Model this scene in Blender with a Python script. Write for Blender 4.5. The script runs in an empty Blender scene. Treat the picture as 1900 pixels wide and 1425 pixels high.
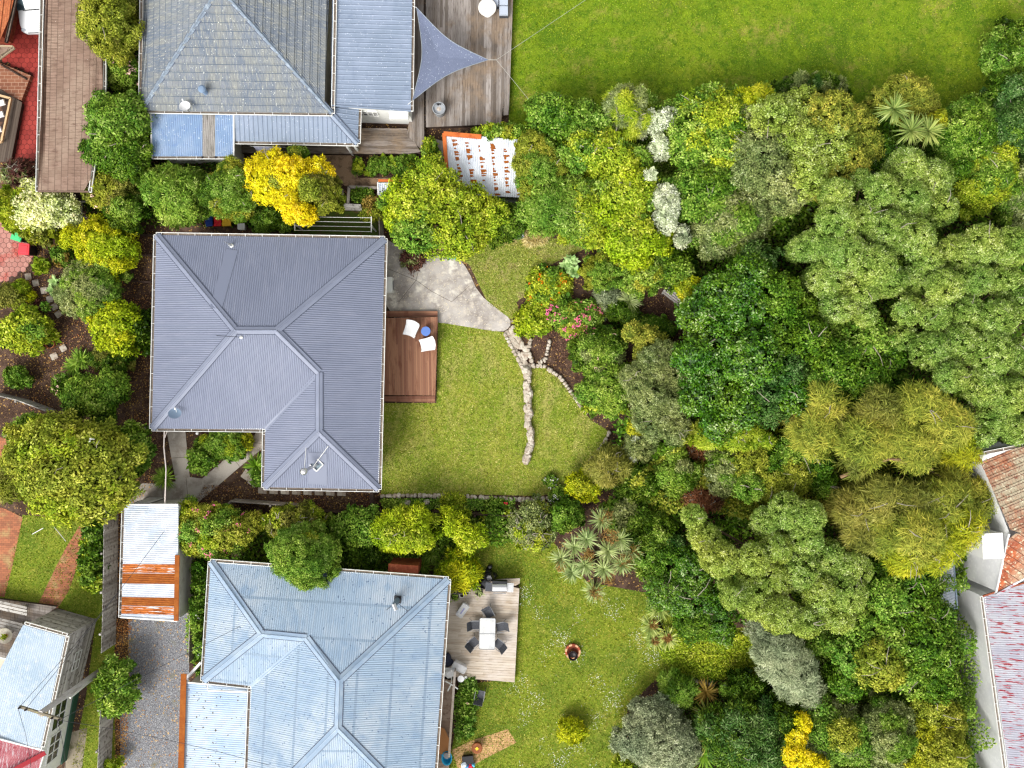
import bpy, math, random
import numpy as np
from mathutils import Vector
random.seed(7); rng = np.random.default_rng(11)
R = math.radians
S = bpy.context.scene
COL = S.collection

# ------------------------------------------------------------------ camera, world, sun, exposure
H, F, CX, CY = 50.0, 1700.0, 950.0, 712.5
cd = bpy.data.cameras.new('camera'); cam = bpy.data.objects.new('camera', cd); COL.objects.link(cam)
cam.location = (0, 0, H); cam.rotation_euler = (0, 0, 0)
cd.sensor_width = 36; cd.lens = 36 * F / 1900; cd.clip_end = 3000; cd.clip_start = 0.5
S.camera = cam
W = bpy.data.worlds.new('World'); S.world = W; W.use_nodes = True
nt = W.node_tree; bg = nt.nodes['Background']
sky = nt.nodes.new('ShaderNodeTexSky'); sky.sky_type = 'NISHITA'; sky.sun_disc = False
SUN_EL, SUN_AZ = 50, 216          # azimuth measured clockwise from north (image top)
sky.sun_elevation = R(SUN_EL); sky.sun_rotation = R(SUN_AZ); sky.dust_density = 4; sky.air_density = 1.0; sky.ozone_density = 0.6
hs = nt.nodes.new('ShaderNodeHueSaturation'); hs.inputs['Saturation'].default_value = 0.08
nt.links.new(sky.outputs[0], hs.inputs['Color']); nt.links.new(hs.outputs[0], bg.inputs[0])
bg.inputs[1].default_value = 0.15
sd = bpy.data.lights.new('sun', 'SUN'); sun = bpy.data.objects.new('sun', sd); COL.objects.link(sun)
sd.energy = 1.3; sd.angle = R(24); sd.color = (1, 0.955, 0.88)
dv = Vector((math.sin(R(SUN_AZ)) * math.cos(R(SUN_EL)), math.cos(R(SUN_AZ)) * math.cos(R(SUN_EL)), math.sin(R(SUN_EL))))
sun.rotation_euler = dv.to_track_quat('Z', 'Y').to_euler(); sun.location = (30, -20, 60)
S.view_settings.view_transform = 'Standard'; S.view_settings.look = 'None'
S.view_settings.gamma = 1; S.view_settings.exposure = 0.75
S.render.engine = 'CYCLES'; S.cycles.max_bounces = 5; S.cycles.diffuse_bounces = 3; S.cycles.transparent_max_bounces = 4; S.cycles.filter_width = 1.3

# ------------------------------------------------------------------ helpers
def P(px, py, z=0.0):
    s = (H - z) / F
    return ((px - CX) * s, (CY - py) * s, z)
def PX(px, z=0.0): return px * (H - z) / F
def c(h):
    h = h.lstrip('#'); o = []
    for i in (0, 2, 4):
        v = int(h[i:i+2], 16) / 255
        o.append(v / 12.92 if v <= .04045 else ((v + .055) / 1.055) ** 2.4)
    return (*o, 1)

MATS = {}
def M(name, base, layers=(), rough=.8, bump=(), spec=.25, metal=0.0, space='Object', alpha=None, trans=0.0, emit=None):
    """layers: (kind, scale, colour, lo, hi[, (sx,sy,sz)])   kinds noise / vor / white / brick / attr:<name>"""
    if name in MATS: return MATS[name]
    m = bpy.data.materials.new(name); m.use_nodes = True; t = m.node_tree; N = t.nodes; L = t.links
    b = N['Principled BSDF']; b.inputs['Roughness'].default_value = rough; b.inputs['Metallic'].default_value = metal
    b.inputs['Specular IOR Level'].default_value = spec
    tc = N.new('ShaderNodeTexCoord')
    def tex(kind, scale, st, lo, hi):
        if kind.startswith('attr:'):
            a = N.new('ShaderNodeAttribute'); a.attribute_name = kind[5:]; out = a.outputs['Fac']
        else:
            mp = N.new('ShaderNodeMapping'); mp.inputs['Scale'].default_value = st
            L.new(tc.outputs['UV' if space == 'UV' else 'Object'], mp.inputs[0])
            if kind == 'noise':
                n = N.new('ShaderNodeTexNoise'); n.inputs['Scale'].default_value = scale; n.inputs['Detail'].default_value = 5; n.inputs['Roughness'].default_value = .62; out = n.outputs['Fac']
            elif kind == 'vor':
                n = N.new('ShaderNodeTexVoronoi'); n.inputs['Scale'].default_value = scale; out = n.outputs['Distance']
            elif kind == 'edge':
                n = N.new('ShaderNodeTexVoronoi'); n.feature = 'DISTANCE_TO_EDGE'; n.inputs['Randomness'].default_value = .15; n.inputs['Scale'].default_value = scale; out = n.outputs['Distance']
            elif kind == 'cell':
                n = N.new('ShaderNodeTexVoronoi'); n.inputs['Scale'].default_value = scale; s2 = N.new('ShaderNodeSeparateColor'); L.new(n.outputs['Color'], s2.inputs[0]); out = s2.outputs[0]
                L.new(mp.outputs[0], n.inputs['Vector'])
            elif kind == 'brick':
                n = N.new('ShaderNodeTexBrick'); n.inputs['Scale'].default_value = scale; n.inputs['Color1'].default_value = (0, 0, 0, 1); n.inputs['Color2'].default_value = (.5, .5, .5, 1)
                n.inputs['Mortar'].default_value = (1, 1, 1, 1); n.inputs['Mortar Size'].default_value = .02; n.inputs['Row Height'].default_value = .5; n.inputs['Brick Width'].default_value = 1.0; out = n.outputs['Fac']
            elif kind == 'brickvar':
                n = N.new('ShaderNodeTexBrick'); n.inputs['Scale'].default_value = scale; n.inputs['Color1'].default_value = (0, 0, 0, 1); n.inputs['Color2'].default_value = (1, 1, 1, 1)
                n.inputs['Mortar'].default_value = (0, 0, 0, 1); n.inputs['Mortar Size'].default_value = .0; n.inputs['Row Height'].default_value = .5; n.inputs['Brick Width'].default_value = 1.0; out = n.outputs['Color']
            if kind != 'cell': L.new(mp.outputs[0], n.inputs['Vector'])
        mr = N.new('ShaderNodeMapRange'); mr.inputs['From Min'].default_value = lo; mr.inputs['From Max'].default_value = hi
        L.new(out, mr.inputs['Value']); return mr.outputs[0]
    prev = None
    for ly in layers:
        kind, scale, col, lo, hi = ly[:5]; st = ly[5] if len(ly) > 5 else (1, 1, 1)
        mx = N.new('ShaderNodeMix'); mx.data_type = 'RGBA'
        L.new(tex(kind, scale, st, lo, hi), mx.inputs[0])
        if prev is None: mx.inputs[6].default_value = base
        else: L.new(prev, mx.inputs[6])
        mx.inputs[7].default_value = col; prev = mx.outputs[2]
    if prev is None: b.inputs['Base Color'].default_value = base
    else: L.new(prev, b.inputs['Base Color'])
    last = None
    for (kind, scale, strength, dist, *st) in bump:
        bp = N.new('ShaderNodeBump'); bp.inputs['Strength'].default_value = strength; bp.inputs['Distance'].default_value = dist
        L.new(tex(kind, scale, st[0] if st else (1, 1, 1), 0, 1), bp.inputs['Height'])
        if last: L.new(last, bp.inputs['Normal'])
        last = bp.outputs[0]
    if last: L.new(last, b.inputs['Normal'])
    if trans: b.inputs['Transmission Weight'].default_value = trans
    if alpha is not None: b.inputs['Alpha'].default_value = alpha
    MATS[name] = m; return m

PALS = {
 'lime':  ('#4a620e','#849a1e','#b2bc34','#d4d868'),
 'yellowgreen': ('#4c640a','#829a12','#a8bc22','#c8cc4a'),
 'green': ('#304c12','#5e8424','#8eaa40','#b4c66c'),
 'mid':   ('#324c12','#5c8022','#88a43e','#b4c472'),
 'deep':  ('#223c0c','#446612','#6e9026','#a0b25c'),
 'glossy':('#1e3606','#3c6608','#628c12','#a8b880'),  # palest tone paints the glints on shiny leaves
 'blue':  ('#203c14','#3c6022','#607f40','#98ac74'),
 'olive': ('#4a5414','#7c8824','#a4a83a','#c8c860'),
 'brown': ('#464c1c','#70742c','#908e3c','#aaa85c'),
 'grey':  ('#42502a','#728044','#9ca464','#bcc494'),
 'cauli': ('#3a5010','#78943a','#a4b85a','#d0daa0'),
 'cauli2':('#445410','#849838','#acbc58','#d6dea0'),
 'silver':('#4a543a','#808c68','#a8b088','#ccd0b0'),
 'white': ('#8c9870','#c0c8a4','#e0e4c8','#f2f2e4'),
 'gold':  ('#98900c','#d8c814','#f0dc24','#fae860'),
 'wheat': ('#48561a','#7e882e','#a6a640','#c6bc50'),
 'amber': ('#5c6414','#8c961c','#b4b428','#d0c83c'),
 'lemon': ('#5e700a','#9aa412','#c4c41e','#dcd84c'),
 'cream': ('#8a9a44','#bec878','#e0e4ae','#f2f3d8'),
 'dark':  ('#1c3006','#36540c','#5a761c','#82963e'),
 'flaxv': ('#4c6014','#808c30','#b2b45c','#d4d08c'),
 'palm':  ('#4c5c30','#7c8c50','#a0ac70','#c0c692'),
 'palmy': ('#4a5a26','#7a8c44','#a0aa5c','#c2c886'),
 'rust':  ('#5c4a1c','#84702e','#a88c44','#c8b068'),
 'seed':  ('#5c4420','#7c5e30','#94743c','#ac8c50'),
 'straw': ('#8c7a40','#b0a060','#ccc088','#dcd4a0'),
 'plum':  ('#3c2420','#5a3830','#6e4c3c','#86644c'),
 'dead':  ('#5c3c22','#7c5432','#946a42','#ac8660'),
 'grass': ('#4c6a10','#6c8c1c','#8ca42c','#a8b848'),
 'hosta': ('#5c8040','#88a864','#a8c484','#c0d060'),
}
FLOW = {'pink': '#e0708c', 'hotpink': '#e84878', 'blush': '#ecc4b4', 'whitef': '#f2f2ec', 'orange': '#ee8412', 'yellowf': '#f0c818', 'red': '#d8201c', 'violet': '#8c80c0', 'creamf': '#e8e2b0'}
def leafmat(pal):
    nm = 'leaf_' + pal
    if nm in MATS: return MATS[nm]
    m = bpy.data.materials.new(nm); m.use_nodes = True; t = m.node_tree; N = t.nodes; L = t.links
    b = N['Principled BSDF']; b.inputs['Roughness'].default_value = .42 if pal in ('glossy', 'blue', 'deep', 'dark') else .55
    b.inputs['Specular IOR Level'].default_value = .4 if pal == 'glossy' else .12
    a1 = N.new('ShaderNodeAttribute'); a1.attribute_name = 'rnd'
    a2 = N.new('ShaderNodeAttribute'); a2.attribute_name = 'tuft'
    nz = N.new('ShaderNodeTexNoise'); nz.inputs['Scale'].default_value = .9; nz.inputs['Detail'].default_value = 2
    tc = N.new('ShaderNodeTexCoord'); L.new(tc.outputs['Object'], nz.inputs['Vector'])
    def mul(o, k, add=None):
        x = N.new('ShaderNodeMath'); x.operation = 'MULTIPLY_ADD'; L.new(o, x.inputs[0]); x.inputs[1].default_value = k
        if add is None: x.inputs[2].default_value = 0
        else: L.new(add, x.inputs[2])
        return x.outputs[0]
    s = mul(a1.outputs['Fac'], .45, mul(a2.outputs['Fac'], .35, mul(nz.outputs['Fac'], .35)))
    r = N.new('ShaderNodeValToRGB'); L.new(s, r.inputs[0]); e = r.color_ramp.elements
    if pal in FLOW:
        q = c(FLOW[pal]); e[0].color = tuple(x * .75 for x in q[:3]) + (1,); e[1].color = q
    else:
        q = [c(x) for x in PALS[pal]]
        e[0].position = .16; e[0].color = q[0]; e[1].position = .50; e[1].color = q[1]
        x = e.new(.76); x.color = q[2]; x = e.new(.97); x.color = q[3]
    gain = N.new('ShaderNodeMix'); gain.data_type = 'RGBA'; gain.blend_type = 'MULTIPLY'; gain.inputs[0].default_value = 1
    gain.inputs[7].default_value = (LEAF_GAIN,) * 3 + (1,)
    n2 = N.new('ShaderNodeTexNoise'); n2.inputs['Scale'].default_value = .55; n2.inputs['Detail'].default_value = 3; L.new(tc.outputs['Object'], n2.inputs['Vector'])
    mh_ = N.new('ShaderNodeMapRange'); mh_.inputs['From Min'].default_value = .3; mh_.inputs['From Max'].default_value = .7; mh_.inputs['To Min'].default_value = .478; mh_.inputs['To Max'].default_value = .522; L.new(n2.outputs['Fac'], mh_.inputs['Value'])
    mv_ = N.new('ShaderNodeMapRange'); mv_.inputs['From Min'].default_value = .3; mv_.inputs['From Max'].default_value = .7; mv_.inputs['To Min'].default_value = 1.12; mv_.inputs['To Max'].default_value = .84; L.new(n2.outputs['Fac'], mv_.inputs['Value'])
    hv = N.new('ShaderNodeHueSaturation'); L.new(mh_.outputs[0], hv.inputs['Hue']); L.new(mv_.outputs[0], hv.inputs['Value']); L.new(r.outputs[0], hv.inputs['Color'])
    L.new(hv.outputs[0], gain.inputs[6]); L.new(gain.outputs[2], b.inputs['Base Color'])
    tr = N.new('ShaderNodeBsdfTranslucent'); L.new(gain.outputs[2], tr.inputs[0]); mx = N.new('ShaderNodeMixShader'); mx.inputs[0].default_value = .14
    L.new(b.outputs[0], mx.inputs[1]); L.new(tr.outputs[0], mx.inputs[2]); L.new(mx.outputs[0], N['Material Output'].inputs[0])
    MATS[nm] = m; return m
LEAF_GAIN = 1.2

def tag(o, label=None, cat=None, group=None, kind=None):
    if label: o['label'] = label
    if cat: o['category'] = cat
    if group: o['group'] = group
    if kind: o['kind'] = kind
    return o
def thing(name, label, cat, loc=(0, 0, 0), group=None):
    o = bpy.data.objects.new(name, None); COL.objects.link(o); o.location = loc; o.empty_display_size = .3
    return tag(o, label, cat, group)
def part_label(o, l): o['label'] = l; return o
def copy_tree(o, loc, rz, parent=None):
    q = o.copy(); COL.objects.link(q)
    if parent: q.parent = parent
    else: q.location = loc; q.rotation_euler = (0, 0, rz)
    for ch in list(o.children): copy_tree(ch, None, None, q)
    return q

class MB:
    def __init__(s): s.v = []; s.f = []; s.k = []; s.r = []; s.uv = {}
    def add(s, vs, fs, k=0, r=None, uv=None):
        n = len(s.v); s.v += [tuple(p) for p in vs]; s.f += [tuple(i + n for i in f) for f in fs]; s.k += [k] * len(fs)
        rr = random.random() if r is None else r; s.r += [rr] * len(vs)
        if uv:
            for i, q in enumerate(uv): s.uv[n + i] = q
    def box(s, cx, cy, z0, z1, lx, ly, rot=0, k=0, taper=1.0):
        ca, sa = math.cos(rot), math.sin(rot); o = []
        for z, t in ((z0, 1), (z1, taper)):
            for dx, dy in ((-.5, -.5), (.5, -.5), (.5, .5), (-.5, .5)):
                x, y = dx * lx * t, dy * ly * t; o.append((cx + x * ca - y * sa, cy + x * sa + y * ca, z))
        s.add(o, [(3, 2, 1, 0), (4, 5, 6, 7), (0, 1, 5, 4), (1, 2, 6, 5), (2, 3, 7, 6), (3, 0, 4, 7)], k)
    def beam(s, a, b, w, h, k=0):
        a = Vector(a); b = Vector(b); d = (b - a)
        if d.length < 1e-6: return
        d.normalize(); up = Vector((0, 0, 1)) if abs(d.z) < .95 else Vector((0, 1, 0)); sd_ = d.cross(up).normalized(); up = sd_.cross(d)
        o = []
        for p in (a, b):
            for x, y in ((-.5, -.5), (.5, -.5), (.5, .5), (-.5, .5)): o.append(p + sd_ * (x * w) + up * (y * h))
        s.add(o, [(3, 2, 1, 0), (4, 5, 6, 7), (0, 1, 5, 4), (1, 2, 6, 5), (2, 3, 7, 6), (3, 0, 4, 7)], k)
    def prism(s, poly, z0, z1, k=0, top=True, bottom=False):
        n = len(poly); vs = [(p[0], p[1], z0) for p in poly] + [(p[0], p[1], z1) for p in poly]
        ar = sum(poly[i][0] * poly[(i + 1) % n][1] - poly[(i + 1) % n][0] * poly[i][1] for i in range(n))
        fs = [(i, (i + 1) % n, n + (i + 1) % n, n + i) for i in range(n)]
        if top: fs.append(tuple(range(n, 2 * n)))
        if bottom: fs.append(tuple(range(n - 1, -1, -1)))
        if ar < 0: fs = [tuple(reversed(f)) for f in fs]
        s.add(vs, fs, k)
    def tube(s, pts, rad, n=7, k=0, caps=True):
        pts = [Vector(p) for p in pts]; m = len(pts); rs = [rad] * m if not isinstance(rad, (list, tuple)) else rad
        vs = []
        for i, p in enumerate(pts):
            d = (pts[min(i + 1, m - 1)] - pts[max(i - 1, 0)]).normalized()
            up = Vector((0, 0, 1)) if abs(d.z) < .9 else Vector((1, 0, 0)); a = d.cross(up).normalized(); b_ = a.cross(d)
            for j in range(n):
                t = 2 * math.pi * j / n; vs.append(p + (a * math.cos(t) + b_ * math.sin(t)) * rs[i])
        fs = [(i * n + j, i * n + (j + 1) % n, (i + 1) * n + (j + 1) % n, (i + 1) * n + j) for i in range(m - 1) for j in range(n)]
        if caps: fs += [tuple(range(n - 1, -1, -1)), tuple((m - 1) * n + j for j in range(n))]
        s.add(vs, fs, k)
    def lathe(s, cx, cy, prof, n=20, k=0, sx=1, sy=1):
        vs = []
        for r, z in prof:
            for j in range(n):
                t = 2 * math.pi * j / n; vs.append((cx + r * sx * math.cos(t), cy + r * sy * math.sin(t), z))
        m = len(prof)
        fs = [(i * n + j, i * n + (j + 1) % n, (i + 1) * n + (j + 1) % n, (i + 1) * n + j) for i in range(m - 1) for j in range(n)]
        fs += [tuple(range(n - 1, -1, -1)), tuple((m - 1) * n + j for j in range(n))]
        s.add(vs, fs, k)
    def stone(s, x, y, z, rx, ry, rz, rot=0, k=0):
        ca, sa = math.cos(rot), math.sin(rot); vs = []; n = 8
        for lv, (zz, q) in enumerate(((-.6, .8), (-.1, 1.0), (.5, .86), (.85, .5))):
            for j in range(n):
                t = 2 * math.pi * j / n; w = 1 + random.uniform(-.13, .13)
                a, b = math.copysign(abs(math.cos(t)) ** .75, math.cos(t)) * rx * q * w, math.copysign(abs(math.sin(t)) ** .75, math.sin(t)) * ry * q * w
                vs.append((x + a * ca - b * sa, y + a * sa + b * ca, z + rz * (zz + random.uniform(-.08, .08))))
        fs = [(i * n + j, i * n + (j + 1) % n, (i + 1) * n + (j + 1) % n, (i + 1) * n + j) for i in range(3) for j in range(n)]
        fs.append(tuple(3 * n + j for j in range(n))); s.add(vs, fs, k)
    def build(s, name, mats, parent=None, loc=None, smooth=False, local=False):
        mats = mats if isinstance(mats, (list, tuple)) else [mats]
        off = Vector((0, 0, 0))
        if not local:
            if parent is not None:
                p = parent; 
                while p is not None: off += Vector(p.location); p = p.parent
            if loc is not None: off = Vector(loc)
        me = bpy.data.meshes.new(name); me.from_pydata([(x - off.x, y - off.y, z - off.z) for x, y, z in s.v], [], s.f)
        for m in mats: me.materials.append(m)
        me.polygons.foreach_set('material_index', s.k)
        at = me.attributes.new('rnd', 'FLOAT', 'POINT'); at.data.foreach_set('value', s.r)
        if s.uv:
            ul = me.uv_layers.new(name='UVMap')
            for lp in me.loops: ul.data[lp.index].uv = s.uv.get(lp.vertex_index, (0, 0))
        if smooth: me.polygons.foreach_set('use_smooth', [True] * len(me.polygons))
        me.update(); o = bpy.data.objects.new(name, me); COL.objects.link(o)
        if parent is not None: o.parent = parent
        if loc is not None: o.location = loc
        return o

# ------------------------------------------------------------------ vectorised leaves
def quad_mesh(name, V, K, A, B, mats, parent, off, tri=False):
    """V (N,4,3) quads"""
    V = np.ascontiguousarray(V.reshape(-1, 3) - np.array(off)); n = len(V) // 4
    me = bpy.data.meshes.new(name); me.vertices.add(n * 4); me.vertices.foreach_set('co', V.astype(np.float32).ravel())
    me.loops.add(n * 4); me.loops.foreach_set('vertex_index', np.arange(n * 4, dtype=np.int32))
    me.polygons.add(n); me.polygons.foreach_set('loop_start', np.arange(0, n * 4, 4, dtype=np.int32)); me.polygons.foreach_set('loop_total', np.full(n, 4, dtype=np.int32))
    for m in mats: me.materials.append(m)
    me.polygons.foreach_set('material_index', K.astype(np.int32))
    for nm, arr in (('rnd', A), ('tuft', B)):
        at = me.attributes.new(nm, 'FLOAT', 'POINT'); at.data.foreach_set('value', np.repeat(arr, 4).astype(np.float32))
    me.update(calc_edges=True); me.validate()
    o = bpy.data.objects.new(name, me); COL.objects.link(o); o.parent = parent; return o
def unit(a): return a / np.maximum(np.linalg.norm(a, axis=-1, keepdims=True), 1e-9)
def leafquads(p, n, d, L, Wd, fold=.25, droop=0.0):
    n = unit(n); d = unit(d - (d * n).sum(1, keepdims=True) * n); s = np.cross(n, d)
    L = L[:, None]; Wd = Wd[:, None]
    mid = p + d * L * .5
    tip = p + d * L; tip[:, 2] -= droop * L[:, 0]
    return np.stack([p, mid + s * Wd * .5 + n * Wd * fold, tip, mid - s * Wd * .5 + n * Wd * fold], 1)

# style: leaf length, width, tuft radius, coverage, normal jitter, mode
STY = {
 'broad': (.145, .078, .20, 2.5, .7, 0), 'big': (.18, .09, .27, 2.4, .65, 0), 'small': (.112, .056, .17, 2.5, .75, 0),
 'fine': (.092, .038, .12, 2.5, .85, 0), 'tight': (.075, .04, .1, 2.6, .6, 0), 'lance': (.19, .05, .22, 2.8, .6, 2),
 'feather': (.34, .03, .22, 2.6, .9, 1), 'needle': (.2, .024, .17, 2.8, .7, 1), 'wisp': (.26, .03, .26, 1.6, .9, 1),
}
def lobes_leaves(lobes, sty, density=1.0):
    """lobes: list of (x,y,z,rx,ry,rz,k). returns arrays"""
    dome = sty == 'dome'
    L0, W0, tr, cov, jit, mode = STY['fine' if dome else sty]
    Vs, Ks, As, Bs = [], [], [], []
    LB = np.array([l[:6] for l in lobes])
    for i, (x, y, z, rx, ry, rz, k) in enumerate(lobes):
        area = 2 * math.pi * ((rx * ry + rx * rz + ry * rz) / 3) * 1.25
        nt_ = max(6, int(area / (tr * tr * 2.0)))
        dz = rng.uniform(-.35, 1, nt_); ph = rng.uniform(0, 2 * math.pi, nt_); q = np.sqrt(1 - dz * dz)
        dirs = np.stack([q * np.cos(ph), q * np.sin(ph), dz], 1)
        rad = np.array([rx, ry, rz]); tc = np.array([x, y, z]) + dirs * rad * ((1 + rng.uniform(-.07, .03, (nt_, 1))) if dome else (1 + rng.normal(0, .06, (nt_, 1)) + rng.uniform(-.2, .06, (nt_, 1)) + (rng.uniform(0, 1, (nt_, 1)) < .13) * rng.uniform(.06, .24, (nt_, 1))))
        nl = max(4, int(cov * density * area / (.5 * L0 * W0) / nt_))
        ti = np.repeat(np.arange(nt_), nl); n_ = len(ti)
        offs = unit(rng.normal(0, 1, (n_, 3))) * (rng.uniform(0, 1, (n_, 1)) ** .45) * tr
        out = unit(dirs / rad)[ti]
        p = tc[ti] + offs * np.array([1, 1, .8]) - out * tr * .3
        n = unit(out * .9 + offs / tr * .8 + rng.normal(0, jit, (n_, 3)) + np.array([0, 0, .35]))
        d = rng.normal(0, 1, (n_, 3)) + offs / tr * 1.2
        if mode == 1: d = offs / tr * 1.3 + out * .6 + rng.normal(0, .75, (n_, 3)) - np.array([0, 0, .25]); n = unit(rng.normal(0, .6, (n_, 3)) + out + np.array([0, 0, .5]))
        if mode == 2: d = offs / tr * 2.0 + out * .3 + rng.normal(0, .35, (n_, 3))
        keep = np.ones(n_, bool)
        for j in range(len(lobes)):
            if j == i: continue
            b = LB[j]; e = (((p - b[:3]) / b[3:6]) ** 2).sum(1); keep &= e > .62
        # inner, larger leaves that close the crown; darker tones stand in for its shade
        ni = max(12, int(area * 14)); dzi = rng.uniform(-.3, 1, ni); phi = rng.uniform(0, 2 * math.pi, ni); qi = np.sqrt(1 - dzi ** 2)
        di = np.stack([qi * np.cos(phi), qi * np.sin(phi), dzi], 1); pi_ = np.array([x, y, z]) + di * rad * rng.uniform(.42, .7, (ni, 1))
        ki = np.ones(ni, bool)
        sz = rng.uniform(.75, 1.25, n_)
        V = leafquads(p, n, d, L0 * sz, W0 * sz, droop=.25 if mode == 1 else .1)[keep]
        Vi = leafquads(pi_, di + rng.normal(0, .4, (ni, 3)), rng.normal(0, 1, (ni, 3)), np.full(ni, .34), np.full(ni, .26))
        tu = rng.uniform(0, 1, nt_)[ti][keep]
        kk = np.full(len(V) + ni, k)
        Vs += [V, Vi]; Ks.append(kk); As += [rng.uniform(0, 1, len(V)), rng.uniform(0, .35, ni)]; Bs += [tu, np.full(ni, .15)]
    return np.concatenate(Vs), np.concatenate(Ks), np.concatenate(As), np.concatenate(Bs)

BARK = M('bark', c('#6a5844'), [('noise', 9, c('#3c3026'), .4, .7, (1, 1, .3))], rough=.9)
BARKG = M('bark_grey', c('#a09888'), [('noise', 9, c('#6a6256'), .45, .7)], rough=.9)
TREES = []
def tree(name, label, cat, spec, h, sty, pals, lobes=None, nl=None, flowers=None, group=None, dens=1.0, low=.2, twigs=0, flat=.8, trunk=True):
    """spec=(cx,cy,rx,ry[,rot]) photo pixels of the crown; lobes=[(px,py,rpx[,pal index[,dz]])]; pals = palette names"""
    if isinstance(pals, str): pals = [pals]
    L = []
    if spec is None:
        xs = [l[0] for l in lobes]; ys = [l[1] for l in lobes]; cx, cy = sum(xs) / len(xs), sum(ys) / len(ys)
        D = max(math.hypot(l[0] - cx, l[1] - cy) for l in lobes) + 1
        for l in lobes:
            r = PX(l[2], h); dd = math.hypot(l[0] - cx, l[1] - cy) / D
            r *= (.86 if flat > .9 else 1); zt = h * (1 - .2 * dd * dd) + (l[4] if len(l) > 4 else 0) + random.uniform(-.14, .06) * h
            z = max(zt - r * flat, r * .3); x, y, _ = P(l[0], l[1], z + r * flat * .5)
            kk = l[3] if len(l) > 3 and l[3] is not None else 0
            L.append((x, y, z, r * random.uniform(.94, 1.08), r * random.uniform(.94, 1.08), r * flat, kk))
            if dd > .6: L.append((x, y, z - r * 1.3, r * .9, r * .9, r * .9, kk))
        base = P(cx, cy, h * .6)
    else:
        cx, cy, rx, ry = spec[:4]; rot = R(spec[4]) if len(spec) > 4 else 0
        if name == 'tree' and cx > 980: rx, ry = rx * 1.1, ry * 1.1
        x0, y0, _ = P(cx, cy, h * .75); ax, ay = PX(rx, h * .75), PX(ry, h * .75); m = min(ax, ay); big = max(ax, ay)
        lr = max(.26, m * .46)
        n = nl or int(max(5, min(34, 3.0 * ax * ay / (lr * lr))))
        ca, sa = math.cos(rot), math.sin(rot)
        f1, f2 = random.uniform(0, 6.28), random.uniform(0, 6.28); wob = 0 if name == 'topiary_ball' else 1
        for i in range(n + (7 if big > .9 and wob else 0)):
            rim = i >= n
            rr = math.sqrt((i + .4) / n) if not rim else random.uniform(.98, 1.12); t = i * 2.39996 + random.uniform(-.4, .4); r = lr * random.uniform(.62, 1.2) * (.42 if rim else 1)
            q_ = 1 + wob * (.11 * math.sin(2 * t + f1) + .09 * math.sin(3 * t + f2))
            ex, ey = max(ax * q_ - r * .8, .05) * rr * math.cos(t), max(ay * q_ - r * .8, .05) * rr * math.sin(t)
            if rim: rr = 1.0
            ex, ey = ex * ca + ey * sa, -ex * sa + ey * ca
            zt = h * (1 - (.32 if name == 'tree' else .42) * (1 - math.sqrt(max(0, 1 - rr * rr * .92)))) + random.uniform(-.10, .06) * h * wob - (.12 * h if rim else 0)
            z = max(zt - r * flat, r * .25)
            k = 0 if len(pals) == 1 else random.choices(range(len(pals)), [3] + [1] * (len(pals) - 1))[0]
            L.append((x0 + ex, y0 + ey, z, r, r * random.uniform(.85, 1.15), r * flat, k))
            if z - r > h * .45 and rr > .6:       # skirt lobes keep the sides leafy down the crown
                L.append((x0 + ex * .95, y0 + ey * .95, z - r * 1.1, r * .9, r * .9, r * .8, k))
        base = (x0, y0, 0)
    root = thing(name, label, cat, (base[0], base[1], 0), group)
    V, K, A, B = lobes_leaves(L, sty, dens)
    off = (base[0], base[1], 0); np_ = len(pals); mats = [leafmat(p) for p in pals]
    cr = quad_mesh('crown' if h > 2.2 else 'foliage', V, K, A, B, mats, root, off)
    if flowers:
        fl, cnt, size = flowers[:3]; LB = np.array([l[:6] for l in L]); w = (LB[:, 3] * LB[:, 4]); w = w / w.sum()
        nc = max(3, cnt // 5); ii = rng.choice(len(L), nc, p=w); dz = rng.uniform(.25, 1, nc); ph = rng.uniform(0, 6.283, nc); q = np.sqrt(1 - dz ** 2)
        dr = np.stack([q * np.cos(ph), q * np.sin(ph), dz], 1); pc = LB[ii, :3] + dr * LB[ii, 3:6] * 1.1
        ok = np.ones(nc, bool)
        for j in range(len(L)): ok &= ((((pc - LB[j, :3]) / LB[j, 3:6]) ** 2).sum(1) > 1.0)
        pc = pc[ok]; dr = dr[ok]
        if len(pc):
            per = 7; pp = np.repeat(pc, per, 0) + rng.normal(0, size * .9, (len(pc) * per, 3)); dn = np.repeat(dr, per, 0) + rng.normal(0, .5, (len(pc) * per, 3))
            s_ = np.full(len(pp), size * 1.5); V2 = leafquads(pp, dn + np.array([0, 0, .6]), rng.normal(0, 1, pp.shape), s_, s_ * .9)
            quad_mesh('blossom', V2, np.zeros(len(V2)), rng.uniform(0, 1, len(V2)), rng.uniform(0, 1, len(V2)), [leafmat(fl)], root, off)
    mb = MB(); th = max(.03, h * .022)
    cxm = np.mean([l[0] for l in L]); cym = np.mean([l[1] for l in L])
    zf = h * .35
    mb.tube([(base[0], base[1], -.1), (base[0] * .5 + cxm * .5, base[1] * .5 + cym * .5, zf * .5), (cxm, cym, zf)], [th * 1.3, th, th * .8], 7)
    for l in (L if len(L) < 30 else L[::2]):
        mb.tube([(cxm, cym, zf), (cxm * .45 + l[0] * .55, cym * .45 + l[1] * .55, zf * .4 + l[2] * .6), (l[0], l[1], l[2] + l[5] * .35)], [th * .6, th * .38, th * .16], 5)
    if name == 'tree' and twigs == 0 and h > 3.2: twigs = 10
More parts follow.
